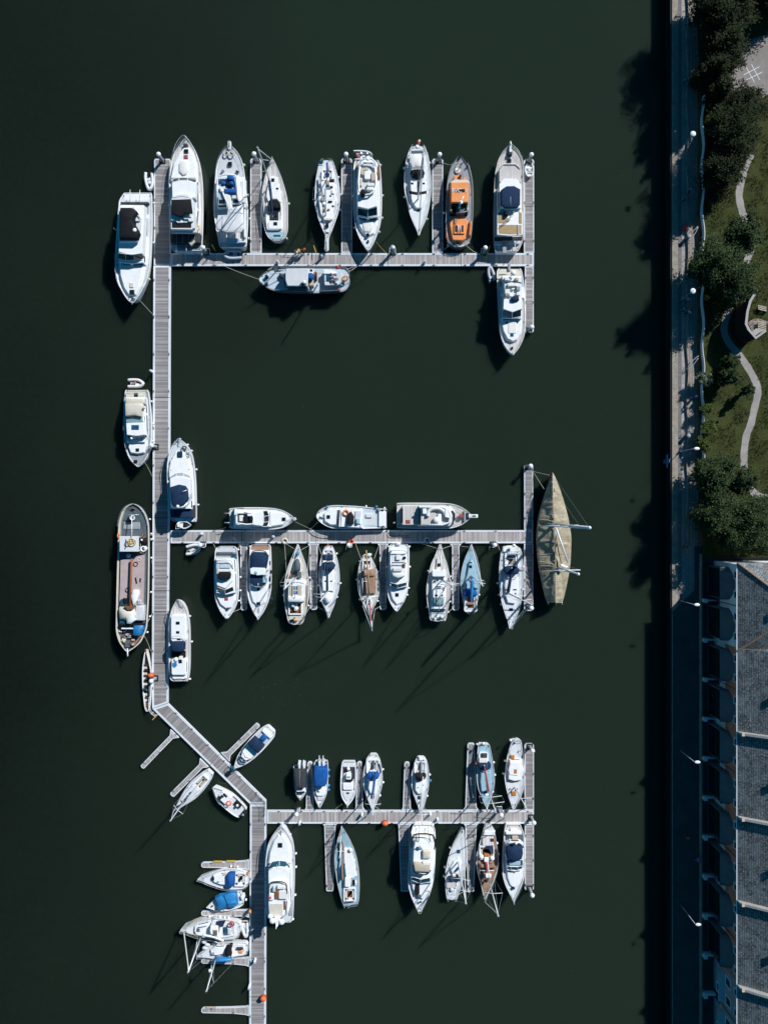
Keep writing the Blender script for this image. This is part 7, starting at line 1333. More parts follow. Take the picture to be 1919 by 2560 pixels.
b.ball('fender_ball', 1290,1235,.5,.28,'W'); b.ball('fender_ball', 1330,1205,.5,.25,'W'); b.ball('fender_ball', 1390,1215,.4,.25,'LG'); b.line('stern_arch', [(1225,1190,.2),(1230,1250,1.4),(1340,1275,1.5),(1450,1240,1.4),(1455,1190,.2)], .05, 'S', sub=3); b.line('staysail', [(1375,330,.6),(1400,540,1.2)], .09, 'FW')
for (x, y) in ((1275,665),(1345,680),(1420,665),(1300,700)): b.k('deck_gear', Rr(x-14,y-8,x+14,y+8,3), .85, 'SG', bot=.5)
# ---- Z12
b = sloop('sailing_boat', 'pale blue sailing boat with bright blue sail cover, bow up below the middle pontoon', Z12,
  [(1585,285,345),(1570,262,360),(1500,240,378),(1400,220,398),(1300,208,412),(1200,212,415),(1100,230,402),(1000,262,378),(930,295,350),(872,316,326)],
  (318,1195), 14.0, (320,1475), (320,880), (312,1590), [(280,1190),(300,1060),(320,1030),(345,1070),(375,1200),(385,1330),(250,1335),(262,1250)],
  Rr(250,1385,380,1570,18), [(242,1395),(255,1355),(300,1342),(345,1345),(375,1360),(385,1395),(370,1412),(260,1412)], hoodmat='B', cover='BB', cabmat='LBL', deck='LBL', hull='PB', hatches=((315,1105,26),(315,1062,28,6)), z=1.15, spr=((.45,1.1),(.72,.8)), br=.22, bh=1.5, floor='BR', seat='LG', fend=((1,.35),), tip=(1206,1464))
b.line('boom_side_pole', [(330,1200,1.0),(430,1290,1.4)], .06, 'S'); b.k('transom_box', Rr(300,1580,322,1612,4), .4, 'SG'); b.k('tiller_box', Rr(275,1480,350,1500,4), .5, 'BC', bot=.2)
b = sloop('sailing_boat', 'large white sloop with navy sail cover and sprayhood, rightmost berth below the middle pontoon', Z12,
  [(895,655,800),(930,635,835),(1030,618,852),(1150,608,860),(1280,606,858),(1400,622,848),(1500,642,830),(1600,672,800),(1680,700,770),(1745,715,745)],
  (680,1370), 17.5, (742,1115), (728,1750), (760,885), [(680,1225),(800,1225),(812,1340),(800,1440),(770,1490),(700,1480),(672,1400),(668,1300)],
  Rr(672,960,812,1120,20), None, cover='N', hatches=((735,1550,36,24,.12),(690,1345,32,12),(772,1345,36,12),(688,1390,22,12),(780,1385,14,14),(735,1165,34,24,.5)), z=1.3, spr=((.4,1.5),(.7,1.1)), bh=1.6, r=.11, br=.2, fend=((-1,.45),(-1,.57),(-1,.67),(1,.3),(1,.5)), seat='W', tip=(1328,1512))
b.mastfix = True
b.k('sprayhood', [(660,1140),(680,1110),(740,1100),(800,1108),(822,1140),(805,1180),(740,1195),(680,1180)], 1.2, 'N', bot=.3, cr=.25); b.line('bimini_frame', [(665,1160,.9),(690,1210,.8),(740,1222,.8),(800,1210,.8),(818,1160,.9)], .04, 'S', sub=3); b.wheel(742,1020,.8,.5); b.k('companionway', Rr(700,985,780,1015,8), .6, 'N'); b.k('stern_seat', [(650,905),(700,890),(790,890),(825,930),(820,950),(650,950)], .35, 'W'); b.ball('radar_dome', 762,885,1.2,.25,'W'); b.line('stern_arch', [(650,975,.3),(690,955,1.3),(780,955,1.3),(830,975,.3)], .05, 'S', sub=2); b.line('bow_rail', [(690,1620,.6),(780,1620,.6)], .03, 'S')
# covered classic yacht
b = Boat('covered_yacht', 'large classic yacht fully covered in sand coloured canvas with two bare white masts', 'sailing yacht', Z12,
  [(1480,1108,1262),(1400,1080,1285),(1250,1045,1318),(1080,1012,1345),(900,996,1354),(800,994,1355),(650,1005,1335),(550,1022,1312),(430,1058,1280),(300,1100,1238),(200,1132,1200),(125,1160,1166)], z=1.9, sheer=.7, hull='BK', deck='TAN', rails=None, group=None, gun=.06)
st = [(1480,1108,1196,1262),(1400,1080,1196,1285),(1250,1045,1195,1318),(1080,1012,1194,1345),(900,996,1190,1354),(800,994,1188,1355),(650,1005,1180,1335),(550,1022,1176,1312),(430,1058,1168,1280),(300,1100,1165,1238),(200,1132,1164,1200),(128,1160,1163,1166)]
sv = curve(st, 7); mb = MB(); vs = []; nn_ = len(sv); NC = 17
for i, (y, xl, xc, xr) in enumerate(sv):
    w = (xr-xl); rg_ = 1.35*min(1, w/160); ty = i/(nn_-1); zz_ = b.dz + b.sheer*ty*ty + .12
    vs.append(U(*Z12.p(xl-1, y), zz_-.35))
    for j in range(NC):
        q = 2*j/(NC-1); x = xl+(xc-xl)*q if q <= 1 else xc+(xr-xc)*(q-1); c_ = 1-abs(1-q)
        hw = rg_*(c_**.9) + .05*math.sin(i*.9)*c_
        fold = mnoise.noise(Vector((q*1.3+y*.004, y*.035, 2)))*.22 + mnoise.noise(Vector((q*3+y*.02, y*.09, 7)))*.12*(2.0 if 1000 < y < 1180 or 600 < y < 700 else .8)
        vs.append(U(*Z12.p(x, y), zz_+hw+fold*min(1, 2.5*c_)))
    vs.append(U(*Z12.p(xr+1, y), zz_-.35))
NC += 2
mb.add(vs, [(i*NC+j, i*NC+j+1, (i+1)*NC+j+1, (i+1)*NC+j) for i in range(nn_-1) for j in range(NC-1)] + [tuple(range(NC))]); mb.obj('canvas_cover', M['TAN'], b.t, smooth=True)
sm = MB()
for (y, xl, xc, xr) in sv[4::7]:
    pts = [U(*Z12.p(x, y), b.dz+.2+h_) for (x, h_) in ((xl, .1), ((xl+xc)/2, .85), (xc, 1.5), ((xc+xr)/2, .85), (xr, .1))]; sm.tube(pts, .022, 5)
sm.tube([U(*Z12.p(xc, y), b.dz+1.5*min(1,(xr-xl)/160)+.2+b.sheer*(k_/nn_)**2) for k_, (y, xl, xc, xr) in enumerate(sv[:-3])], .06, 6)
sm.obj('cover_seam', M['BE'], b.t)
for x in (1115, 1196, 1260): b.line('cover_pole', [(x, 1470, .6), (x+2, 1498, .6)], .05, 'C')
def tallmast(b, x, y, h, r, spr, name='mast'):
    base = b.at(x, y, 0); top = base + Vector((0, 0, h)); mb = MB(); mb.tube([base, top], r, 10, r*.8); mo = mb.obj(name, M['AL'], b.t, smooth=True)
    for (f, w) in spr:
        c = base.lerp(top, f); s2 = MB(); s2.tube([c+b.side*w, c-b.side*w], .07, 6); s2.obj('spreader', M['AL'], mo, smooth=True, origin=mo['_o'])
    s3 = MB(); s3.ball(top, .22, 1.2); s3.obj('mast_cap', M['W'], mo, smooth=True, origin=mo['_o'])
    rg = MB()
    for sg in (-1, 1):
        P = base + b.side*(sg*2.0); P.z = b.dz+.3
        for (f, w) in spr: rg.tube([P, base.lerp(top, f)+b.side*(w*sg)], .01, 4)
        rg.tube([P, top], .01, 4)
    rg.obj('rigging', M['S'], b.t); return top
tt = tallmast(b, 1150, 672, 20.0, .24, ((.32,2.2),(.55,1.6)))
tt2 = tallmast(b, 1195, 1108, 12.5, .16, ((.5,1.9),))
fs_ = MB(); q = b.at(1163, 150, .4); fs_.tube([q, tt], .012, 4); q2 = b.at(1180, 300, .8); fs_.tube([q2, tt + Vector((0,0,-4))], .012, 4); fs_.obj('forestay', M['S'], b.t)
b.line('boom', [(1198,700,2.6),(1320,1065,2.4)], .13, 'AL'); b.line('boom_prop', [(1195,780,1.9),(1225,960,2.0),(1258,1090,1.9)], .07, 'BR', sub=2); b.k('white_bundle', [(1245,1085),(1262,1080),(1325,1105),(1320,1118),(1290,1118),(1250,1100)], 2.4, 'W', bot=2.0); b.line('cross_yard', [(1110,660,2.2),(1440,700,4.2)], .07, 'AL'); b.ring('coiled_rope', 1160,315,1.4,.3,.05,'DR')
for (x0,y0,x1,y1) in ((1010,1050,1190,1090),(1015,1100,1190,1110),(1020,1160,1150,1150),(1030,620,1170,640),(1020,690,1150,690)): b.line('canvas_fold', [(x0,y0,.35),((x0+x1)/2,(y0+y1)/2-8,1.0),(x1,y1,1.6)], .07, 'TAN', sub=3)
# ================= diagonal walkway boats
F = RF((677,1824),(587,1920))
b = Boat('motor_boat', 'white cabin motor boat with navy canopy, angled beside the upper right diagonal finger', 'motor boat', F,
  [(0,-13,13),(4,-18,18),(15,-20,21),(35,-21,22),(55,-20,21),(70,-17,19),(83,-12,14),(93,-6,8),(100,-.5,1.5)], z=1.4, sheer=.4, rails=(.45,1), group=MYAC)
b.k('swim_platform', [(-14,0),(14,0),(17,9),(-17,9)], .03, 'O'); b.k('cockpit_well', Rr(-15,10,15,34,2), .05, 'PB'); b.k('stern_seat', Rr(-14,9,14,14,1), .35, 'W'); b.k('blue_cover', Rr(-8,16,5,28,2), .8, 'B', cr=.1); b.k('canopy', [(-17,34),(17,34),(18,50),(-17,50)], 1.7, 'N', bot=.5, cr=.15)
b.k('cabin', [(-15,50),(16,50),(15,66),(8,76),(-7,76),(-14,66)], .8, 'W', tp=.08, win='LB'); b.screen([(-13,66,.8),(0,70,.85),(14,66,.8)], [(-12,76,.35),(0,81,.35),(13,76,.35)], 'LB', mull=(1,)); b.k('hatch', Rr(-4,73,4,79,1), .5, 'L', bot=.2); b.line('foredeck_rib', [(-12,83,.1),(0,88,.12),(12,83,.1)], .08, 'LB'); b.k('blue_cover', Rr(-5,101,7,107,3), .4, 'LB', bot=.0)
F = RF((526,1931),(434,2027))
b = Boat('sailing_boat', 'slim white sailing boat with beige cockpit, angled beside the lower left diagonal finger', 'sailing boat', F,
  [(0,-9,10),(6,-13,14),(20,-17,17),(35,-19,19),(50,-19,18),(65,-15,14),(78,-10,9),(90,-5,4),(100,-.5,.5)], z=1.0, sheer=.25, gun=.06, bul=.05, group=SAILB)
b.k('coachroof', [(-10,40),(10,40),(9,60),(5,76),(-5,76),(-9,60)], .35, 'O', tp=.1, win='L'); b.cockpit(Rr(-11,12,10,38,3), floor='DG', seat='BE'); b.hatch(0,55,5,6,.4); b.hatch(-1,70,4,5,.4)
b.mast(-1,68,9.5,boom=(0,22),cover=None,spr=((.55,.9),),fore=(0,99),back=(0,2),bh=1.2,r=.07,tip=(427,2051)); b.line('furled_sail_on_deck', [(0,60,.5),(-4,78,.4),(2,92,.3)], .12, 'N', sub=3)
F = RF((607,2034),(533,1969))
b = Boat('motor_boat', 'small white fishing boat with an orange life ring, angled under the diagonal walkway', 'motor boat', F,
  [(0,-14,14),(10,-18,17),(30,-20,19),(50,-20,19),(68,-17,15),(84,-10,9),(95,-4,4),(101,0,.5)], z=1.1, sheer=.4, rails=(.5,1), group=MYAC, bul=.2)
b.k('cuddy', [(-12,48),(12,48),(12,66),(6,76),(-6,76),(-12,66)], .6, 'W', tp=.06, win='L'); b.k('cockpit_floor', Rr(-12,12,12,45,2), .02, 'O'); b.k('helm_glass', Rr(-13,66,-6,74,1), .68, 'K', bot=.5); b.k('roof_window', Rr(2,58,7,70,1), .68, 'L', bot=.5); b.k('roof_window', Rr(-4,64,0,72,1), .68, 'L', bot=.5); b.ring('life_ring', -4,44,.75,.3,.1,'OD')
b.k('engine_box', Rr(3,15,13,34,2), .35, 'K'); b.ball('white_bucket', 6,24,.6,.2,'W'); b.k('outboard_motor', Rr(-6,-8,4,2,2), .8, 'K', bot=-.2); b.ball('engine_cowl', -1,-2,.6,.28,'G')
# ================= bottom pontoon, upper side (bows down)
b = Boat('motor_boat', 'small white boat under dark grey cover with twin outboards, leftmost above the bottom pontoon', 'motor boat', Z14,
  [(275,97,222),(310,98,228),(400,102,236),(480,108,236),(530,118,228),(570,135,212),(605,165,185),(612,174,178)], z=1.0, sheer=.3, rails=(.6,1), group=MYAC)
b.k('canopy', [(105,312),(215,308),(222,400),(218,495),(122,500),(108,400)], 1.3, 'DG', bot=.2, cr=.12, tp=.05); b.k('foredeck_locker', Rr(130,510,215,545,8), .4, 'W'); b.k('foredeck_rail', [(132,540),(212,535),(205,552),(140,556)], .5, 'K', bot=.1)
for i, x in enumerate((155,202)): b.k('outboard_motor', Rr(x-13,240+4*i,x+13,300,6), .9, 'LG', bot=-.3, cr=.1); b.line('outboard_leg', [(x,245,.7),(x,208,.3)], .09, 'W')
b.line('cover_seam', [(160,312,1.45),(160,495,1.45)], .03, 'G')
b = Boat('motor_boat', 'white boat under a vivid blue cover with twin outboards, second above the bottom pontoon', 'motor boat', Z14,
  [(232,312,455),(280,308,458),(400,303,457),(480,304,452),(560,312,440),(620,328,418),(665,350,395),(690,366,380)], z=1.2, sheer=.4, rails=(.5,1), group=MYAC)
b.k('canopy', [(318,292),(440,290),(445,380),(440,450),(420,484),(322,484),(312,380)], 1.7, 'B', bot=.3, cr=.12, tp=.05); b.k('foredeck_coachroof', Rr(330,500,425,580,25), .4, 'W', tp=.1); b.ball('bow_cushion', 365,520,.5,.25,'W'); b.k('bow_well', Rr(345,590,405,625,10), .1, 'LG')
for x in (365,405): b.k('outboard_motor', Rr(x-13,225,x+13,282,6), .9, 'LG', bot=-.3, cr=.1); b.line('outboard_leg', [(x,230,.7),(x-1,160,.3)], .08, 'S')
b.ball('red_float', 440,222,.2,.12,'RD')
for y in (310,375,470,515): b.ball('blue_fender', 463,y,-.3,.2,'BB',1.5)
b = Boat('motor_boat', 'white centre console boat with open black cockpit, third above the bottom pontoon', 'motor boat', Z14,
  [(232,600,742),(290,592,746),(380,586,748),(480,584,744),(560,590,735),(610,605,715),(650,630,690),(685,650,660),(700,653,657)], z=1.1, sheer=.4, rails=None, group=MYAC, bul=.25, gun=.16)
b.k('stern_seat', Rr(605,236,738,280,5), .3, 'O'); b.k('cockpit_floor', Rr(606,288,730,405,5), .02, 'DG'); b.k('floor_mat', [(615,350),(690,320),(690,400),(615,400)], .06, 'LG'); b.ball('cushion', 665,298,.4,.25,'W'); b.k('helm_console', Rr(642,365,692,410,5), .9, 'W', tp=.05); b.k('console_glass', Rr(650,378,684,394), .95, 'LV', bot=.8); b.k('helm_seat', Rr(640,412,710,430,4), .6, 'K')
b.k('foredeck_coachroof', Rr(608,450,715,520,15), .45, 'W', tp=.1, bev=.08); b.k('foredeck', [(600,530),(728,530),(700,610),(655,640),(620,600)], .1, 'O'); b.k('hatch', Rr(645,545,672,560), .2, 'K', bot=.05); b.line('bow_roller', [(654,655,.2),(654,705,.35)], .08, 'S')
b = sloop('sailing_boat', 'white sailing boat with blue sprayhood and blue sail cover, fourth above the bottom pontoon', Z14,
  [(155,890,960),(180,860,985),(250,838,1005),(350,820,1018),(450,820,1018),(520,832,1005),(600,860,980),(670,890,950),(720,908,930),(745,916,920)],
  (918,530), 10.5, (948,320), (918,750), (925,170), [(875,410),(970,410),(965,500),(940,560),(895,560),(870,500)],
  Rr(855,205,985,350,20), [(862,365),(880,350),(975,350),(985,375),(970,405),(870,408)], hoodmat='B', cover='B', hatches=((917,592,30,28,.12),), spr=((.6,1.1),), z=1.1, fend=((1,.3),(1,.45),(1,.65)), bh=1.5, seat='W', floor='TW', tip=(932,2037))
b.k('cockpit_table', Rr(918,215,935,300,4), .45, 'SG', bot=.2); b.k('blue_line', [(975,250),(985,248),(1005,340),(995,345)], .4, 'N', bot=.1)
b = sloop('sailing_boat', 'white sailing boat with navy sprayhood and no sail cover, fifth above the bottom pontoon', Z14,
  [(185,1385,1450),(205,1360,1475),(280,1335,1492),(370,1318,1502),(470,1318,1500),(550,1335,1485),(630,1362,1465),(700,1388,1445),(735,1400,1432),(748,1408,1425)],
  (1405,640), 8.0, (1440,380), (1418,745), (1420,195), [(1360,430),(1460,430),(1455,520),(1430,560),(1385,560),(1358,520)],
  Rr(1350,225,1465,350,20), [(1352,370),(1370,358),(1460,360),(1470,380),(1450,412),(1410,422),(1370,410)], hoodmat='K', cov=False, hatches=((1404,600,30,28,.12),(1385,495,10),(1440,470,10)), spr=((.6,1.0),), z=1.1, fend=((1,.35),(1,.62)), seat='W', floor='TW')
b.k('solar_panel', Rr(1412,228,1432,350,3), .5, 'G', bot=.3); b.k('stern_box', [(1395,175),(1425,190),(1460,188),(1465,210),(1400,215)], .4, 'W'); b.ball('blue_fender', 1512,420,-.3,.22,'BB')
# ---- Z15
b = sloop('sailing_boat', 'light blue sailing boat with a red boom cover, above the bottom pontoon', Z15,
  [(205,605,785),(260,598,800),(400,585,828),(550,578,852),(700,578,865),(820,588,862),(920,608,845),(1020,645,815),(1120,690,785),(1200,725,755),(1240,738,748)],
  (745,895), 15.0, (700,525), (742,1330), (680,190), [(650,640),(800,640),(810,800),(790,940),(720,980),(655,940),(640,800)],
  Rr(620,330,760,560,25), None, cover='RD', cabmat='LBL', deck='LBL', hull='W', hatches=((722,962,56,34,.46,'K'),(690,200,60,14,.3,'BE')), spr=((.4,1.6),(.65,1.6)), z=1.3, br=.13, bh=1.5, fend=((1,.27),(1,.4),(1,.65),(-1,.02)), floor='K', seat='W', tip=(1239,2031))
b.k('sprayhood', [(600,520),(625,500),(790,500),(810,530),(800,575),(760,610),(650,605),(612,575)], 1.1, 'N', bot=.3, cr=.2); b.k('cockpit_cover', Rr(620,430,750,560,18), .8, 'FW', bot=.2); b.k('companionway', Rr(655,345,745,415,6), .5, 'DG', bot=.2); b.ball('radar_dome', 685,185,1.2,.22,'W'); b.line('cross_beam', [(650,1000,.9),(770,1000,.9)], .14, 'W')
b.k('mainsheet_box', Rr(682,610,742,640,4), .7, 'W', bot=.4); b.line('forestay_roller', [(742,1180,.4),(742,1330,.5)], .08, 'S')
b = sloop('sailing_boat', 'white sailing boat with four orange hatches, beside the right end finger above the bottom pontoon', Z15,
  [(140,1150,1290),(200,1125,1298),(320,1085,1312),(450,1055,1328),(600,1032,1340),(720,1025,1342),(850,1040,1335),(960,1065,1305),(1060,1095,1268),(1160,1130,1215),(1230,1152,1180)],
  (1182,880), 14.0, None, (1165,1300), (1210,90), [(1110,450),(1285,450),(1330,620),(1285,770),(1180,785),(1090,760),(1075,600)],
  None, None, hatches=((1172,985,68,66,.14,'OB'),(1195,630,56,76,.62,'OB'),(1150,405,60,56,.3,'OB')), spr=((.55,1.5),), z=1.3, fend=((-1,.33),(-1,.48)), lines=False, cabh=.5, tip=(1315.6,2021))
b.k('doghouse', [(1115,480),(1270,480),(1280,620),(1230,700),(1100,690),(1080,600)], .62, 'W', bot=.3, tp=.1, bev=.1); b.k('coachroof_window', [(1085,765),(1180,782),(1280,768),(1278,776),(1180,792),(1085,775)], .4, 'K', bot=.2); b.k('stern_well', [(1150,150),(1280,160),(1290,190),(1140,190)], .08, 'PB'); b.k('round_vent', El(1182,182,12,12), .3, 'K'); b.line('stern_frame', [(1150,135,.1),(1215,85,.8),(1262,140,.1)], .04, 'W'); b.line('grab_rail', [(1115,250,.3),(1118,370,.3)], .04, 'LG'); b.line('brown_rail', [(1085,600,.65),(1110,450,.6)], .05, 'RD')
for p in ((1270,300),(1258,655),(1228,908),(1120,905)): b.ball('deck_vent', *p, .3 if p[0] > 1200 else .2, .11, 'BC')
b.ball('white_ball', 1120,130,.6,.22,'W'); b.line('teak_rail', [(1290,480,.3),(1300,560,.3)], .08, 'RD')
# ================= bottom pontoon, lower side
b = Boat('motor_yacht', 'largest white motor yacht with blue tinted front windows, bow up beside the lower main walkway', 'motor yacht', Z16,
  [(962,250,300),(945,150,322),(900,100,335),(750,88,342),(600,84,348),(450,85,350),(350,92,348),(270,105,340),(210,130,315),(150,165,280),(110,200,250),(98,220,232)], z=2.0, sheer=.6, rails=(.5,1), group=MYAC, fend=((1,.78),(1,.55),(1,.44),(1,.3),(1,.1)))
b.k('cabin', [(112,478),(160,460),(260,460),(300,485),(305,650),(310,800),(280,900),(110,900),(108,600)], 1.3, 'W', tp=.12, win='L'); b.k('foredeck_coachroof', [(112,430),(125,330),(160,230),(200,175),(245,175),(285,240),(310,340),(308,430)], .4, 'W', tp=.2, bev=.1); b.k('hatch', Rr(198,248,234,285), .5, 'L', bot=.35); b.line('bow_gear', [(222,135,.2),(222,180,.2)], .06, 'DR'); b.line('bow_rail_inner', [(190,185,.2),(250,195,.2)], .04, 'S')
b.screen([(118,480,1.9),(160,460,2.0),(210,458,2.05),(260,462,2.0),(300,490,1.9)], [(112,455,1.2),(150,410,1.1),(210,400,1.1),(268,408,1.1),(305,450,1.2)], 'LB', mull=(2,)); b.k('hardtop', [(112,500),(150,470),(210,462),(270,470),(300,500),(300,680),(280,690),(115,680)], 2.3, 'W', bot=1.2, tp=.08)
b.k('flybridge', [(112,620),(140,595),(200,588),(250,592),(280,620),(290,760),(270,900),(120,900),(108,700)], 2.7, 'W', bot=1.3, tp=.08); b.k('flybridge_floor', [(118,640),(150,605),(240,605),(272,640),(275,740),(250,755),(120,755)], 2.78, 'O', bot=2.6); b.line('flybridge_coaming', [(112,700,3.1),(120,625,3.1),(155,594,3.1),(240,594,3.1),(275,625,3.1),(278,700,3.1)], .09, 'DG', sub=3)
b.k('console', Rr(190,635,262,660,6), 3.3, 'FW', bot=2.75); b.k('helm_seat', Rr(150,645,172,685,6), 3.3, 'PB', bot=2.75); b.k('brown_seat', Rr(165,680,205,745,8), 3.1, 'BR', bot=2.75); b.k('settee', Rr(205,675,285,750,10), 3.15, 'FW', bot=2.75); b.k('table', Rr(118,700,160,760,6), 3.1, 'W', bot=2.75); b.k('red_towel', Rr(110,730,135,748,3), 3.2, 'RD', bot=3.0)
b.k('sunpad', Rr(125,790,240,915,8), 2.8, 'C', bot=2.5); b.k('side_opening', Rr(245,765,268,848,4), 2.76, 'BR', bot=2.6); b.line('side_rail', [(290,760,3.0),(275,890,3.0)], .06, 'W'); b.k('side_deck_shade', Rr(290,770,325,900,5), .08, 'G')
b.k('radar_mast', [(165,925),(218,925),(205,975),(190,1005),(175,980)], 3.4, 'W', bot=2.4); b.ball('radar_dome', 147,945,3.4,.42,'W',.6); b.ball('radar_dome', 230,955,3.4,.42,'W',.6); b.line('antenna', [(182,985,3.4),(180,1018,3.6)], .07, 'W'); b.ball('side_light', 128,905,3.0,.35,'W',.5); b.k('dark_panel', Rr(172,920,212,945,5), 2.9, 'SG', bot=2.5); b.line('platform_edge', [(240,960,-.1),(300,955,-.1),(330,900,-.1)], .12, 'W'); b.line('anchor_pole', [(190,435,2.0),(188,470,2.3)], .03, 'S')
b = sloop('sailing_boat', 'old blue sided sailing boat with wooden boom along its deck, below the bottom pontoon', Z16,
  [(815,795,830),(800,790,860),(785,782,918),(700,755,930),(600,732,932),(480,712,925),(380,706,908),(300,716,885),(220,730,850),(150,752,812),(90,768,772)],
  (772,230), 5, None, (770,90), (820,810), [(790,300),(850,300),(885,400),(905,540),(870,560),(810,560),(792,420)],
  Rr(790,650,895,770,10), None, cov=False, deck='LBL', hull='LB', cabmat='W', gunmat='C', hatches=(), spr=((.6,.9),), z=1.25, furl=.05, floor='BR', seat='FW', lines=False)
b.line('wooden_boom', [(772,210,.9),(788,310,.8),(775,470,.8),(780,580,.8)], .13, 'BC', sub=3); b.k('blue_tarpaulin_strip', [(782,450),(800,440),(800,560),(782,575)], .75, 'LB', bot=.3); b.ball('white_float', 852,308,.6,.3,'W',.6); b.k('deck_chest', Rr(800,560,850,640,8), .7, 'W', bot=.1); b.k('side_strip', [(735,250),(765,220),(765,330),(745,420),(730,400)], .06, 'LB'); b.line('tiller', [(830,660,.7),(825,760,.7)], .05, 'BR'); b.line('cross_rail', [(800,775,.6),(885,765,.6)], .06, 'RD')
for i in range(9): b.k('cockpit_gear', Rr(850+(i%3)*20,590+(i//3)*12,864+(i%3)*20,600+(i//3)*12,2), .5+.1*(i%2), ('G','K','W')[i%3], bot=.1)
b = Boat('motor_yacht', 'white motor yacht with black framed hardtop and beige cushions, below the bottom pontoon', 'motor yacht', Z16,
  [(85,1425,1585),(110,1405,1608),(200,1392,1615),(350,1378,1614),(450,1368,1610),(560,1365,1600),(650,1375,1580),(720,1395,1555),(790,1425,1520),(840,1448,1495),(860,1460,1485)], z=1.9, sheer=.5, rails=(.4,1), group=MYAC, fend=((1,.03),))
b.k('swim_platform', Rr(1415,85,1600,160,20), .03, 'W'); b.k('cabin', [(1405,180),(1600,180),(1605,400),(1585,600),(1480,610),(1395,580),(1392,400)], 1.1, 'W', tp=.12, win='L'); b.k('cockpit_well', [(1420,170),(1595,170),(1602,260),(1590,300),(1400,290),(1408,230)], 1.14, 'C', bot=.9)
b.line('hardtop_frame', [(1400,280,1.6),(1410,195,2.0),(1440,165,2.2),(1520,160,2.3),(1590,175,2.2),(1612,230,2.0),(1605,300,1.6)], .1, 'K', sub=3)
for (x0,x1) in ((1440,1440),(1465,1463),(1560,1565),(1590,1600)): b.line('canopy_strut', [(x0,165,2.25),(x1,232,2.4)], .05, 'K')
b.k('flybridge', [(1432,240),(1460,228),(1570,232),(1590,260),(1592,400),(1575,480),(1540,530),(1440,520),(1412,450),(1420,300)], 2.2, 'W', bot=1.0, tp=.08); b.k('folded_tender', Rr(1500,310,1570,385,8), 2.6, 'C', bot=2.15, cr=.08); b.k('cushions', [(1420,420),(1500,430),(1570,440),(1560,505),(1430,500)], 2.6, 'BE', bot=2.15, cr=.1); b.line('dark_rim', [(1412,440,2.4),(1425,500,2.4),(1460,520,2.4),(1530,528,2.4),(1570,490,2.4)], .09, 'K', sub=3)
b.ball('radar_dome', 1490,275,2.9,.3,'W',.5); b.line('mast', [(1490,300,2.2),(1480,270,3.2)], .08, 'W'); b.k('seat', Rr(1500,420,1550,445,5), 2.7, 'FW', bot=2.3)
b.screen([(1405,545,1.6),(1480,570,1.65),(1565,555,1.6)], [(1405,580,1.0),(1480,608,.95),(1568,592,1.0)], 'LB', mull=(1,)); b.k('foredeck_coachroof', [(1400,585),(1480,612),(1585,590),(1565,680),(1500,750),(1450,730),(1410,660)], .35, 'W', tp=.15, bev=.08); b.k('folded_mast_cover', [(1435,625),(1470,610),(1470,700),(1440,725),(1428,690)], .5, 'K', bot=.3); b.k('hatch', Rr(1455,712,1482,738), .42, 'SG', bot=.2); b.ball('black_bollard', 1480,775,.3,.16,'K')
for x in (1470, 1550): b.line('davit', [(x,95,.5),(x-2,155,.9)], .06, 'S')
# ---- Z17
b = sloop('sailing_boat', 'white slender sailing boat lying slightly slanted left of the varnished ketch', Z17,
  [(1300,225,345),(1280,215,365),(1180,200,400),(1050,192,440),(900,194,480),(780,215,500),(650,245,508),(500,300,502),(380,365,490),(290,415,472),(240,448,458)],
  (375,720), 16.0, (315,890), (455,240), (280,1300), [(320,740),(385,690),(430,760),(420,880),(380,930),(290,900),(270,830)],
  Rr(225,1020,370,1120,10), None, cover='BB', hatches=((390,588,46,46,.12,'LB'),(378,950,20),), spr=((.45,1.3),(.72,.9)), z=1.2, fend=((-1,.68),(-1,.45),(-1,.35)), lines=False, floor='TW', seat='W', tip=(1164,2258))
b.k('dark_sail_bag', [(245,980),(345,1000),(340,1030),(250,1030)], .7, 'N'); b.k('dark_sail_bag', Rr(355,995,415,1030,5), .7, 'N'); b.k('cockpit_mat', Rr(235,1035,345,1125,5), .36, 'TW'); b.k('aft_well', Rr(225,1140,340,1230,10), .1, 'LG'); b.line('stern_rail', [(220,1240,.6),(290,1270,.7),(360,1240,.6)], .03, 'S'); b.ball('rope_bag', 290,1150,.3,.3,'LG',.5); b.k('roof_hatch', Rr(300,925,345,960,4), .5, 'FW', bot=.3); b.line('yellow_line', [(240,1020,.5),(300,1040,.5)], .02, 'Y')
b = sloop('sailing_boat', 'varnished wooden ketch with brown deck, bow down below the bottom pontoon', Z17,
  [(190,800,865),(230,770,900),(330,740,930),(480,695,955),(620,658,975),(760,650,975),(880,662,955),(980,690,925),(1080,720,885),(1180,745,835),(1290,765,790)],
  (825,965), 15.0, (815,700), (775,1330), (830,200), None, None, None, deck='BC', hull='C', cov=False, gunmat='W', spr=((.45,1.4),), z=1.4, furl=.06, lines=False, fend=((1,.3),(1,.42)), hatches=(), tip=(1244.7,2289))
b.k('aft_cabin', Rr(745,375,905,500,10), .35, 'TW', tp=.06); b.k('hatch', Rr(860,400,905,440), .45, 'N', bot=.3); b.k('stern_seat', [(775,290),(930,290),(920,345),(760,345)], .4, 'W'); b.k('stern_platform', [(790,200),(870,200),(915,275),(765,275)], .1, 'LG'); b.cockpit(Rr(700,510,910,700,12), floor='K', seat='BE'); b.k('dark_awning', [(800,520),(900,510),(905,620),(860,600)], .7, 'N', bot=.4); b.ball('white_cushion', 725,660,.6,.35,'W'); b.ball('white_cushion', 885,685,.6,.35,'W',.7); b.k('wood_gear', Rr(770,625,845,660,4), .5, 'OB'); b.k('white_locker', Rr(770,680,835,740,6), .6, 'W')
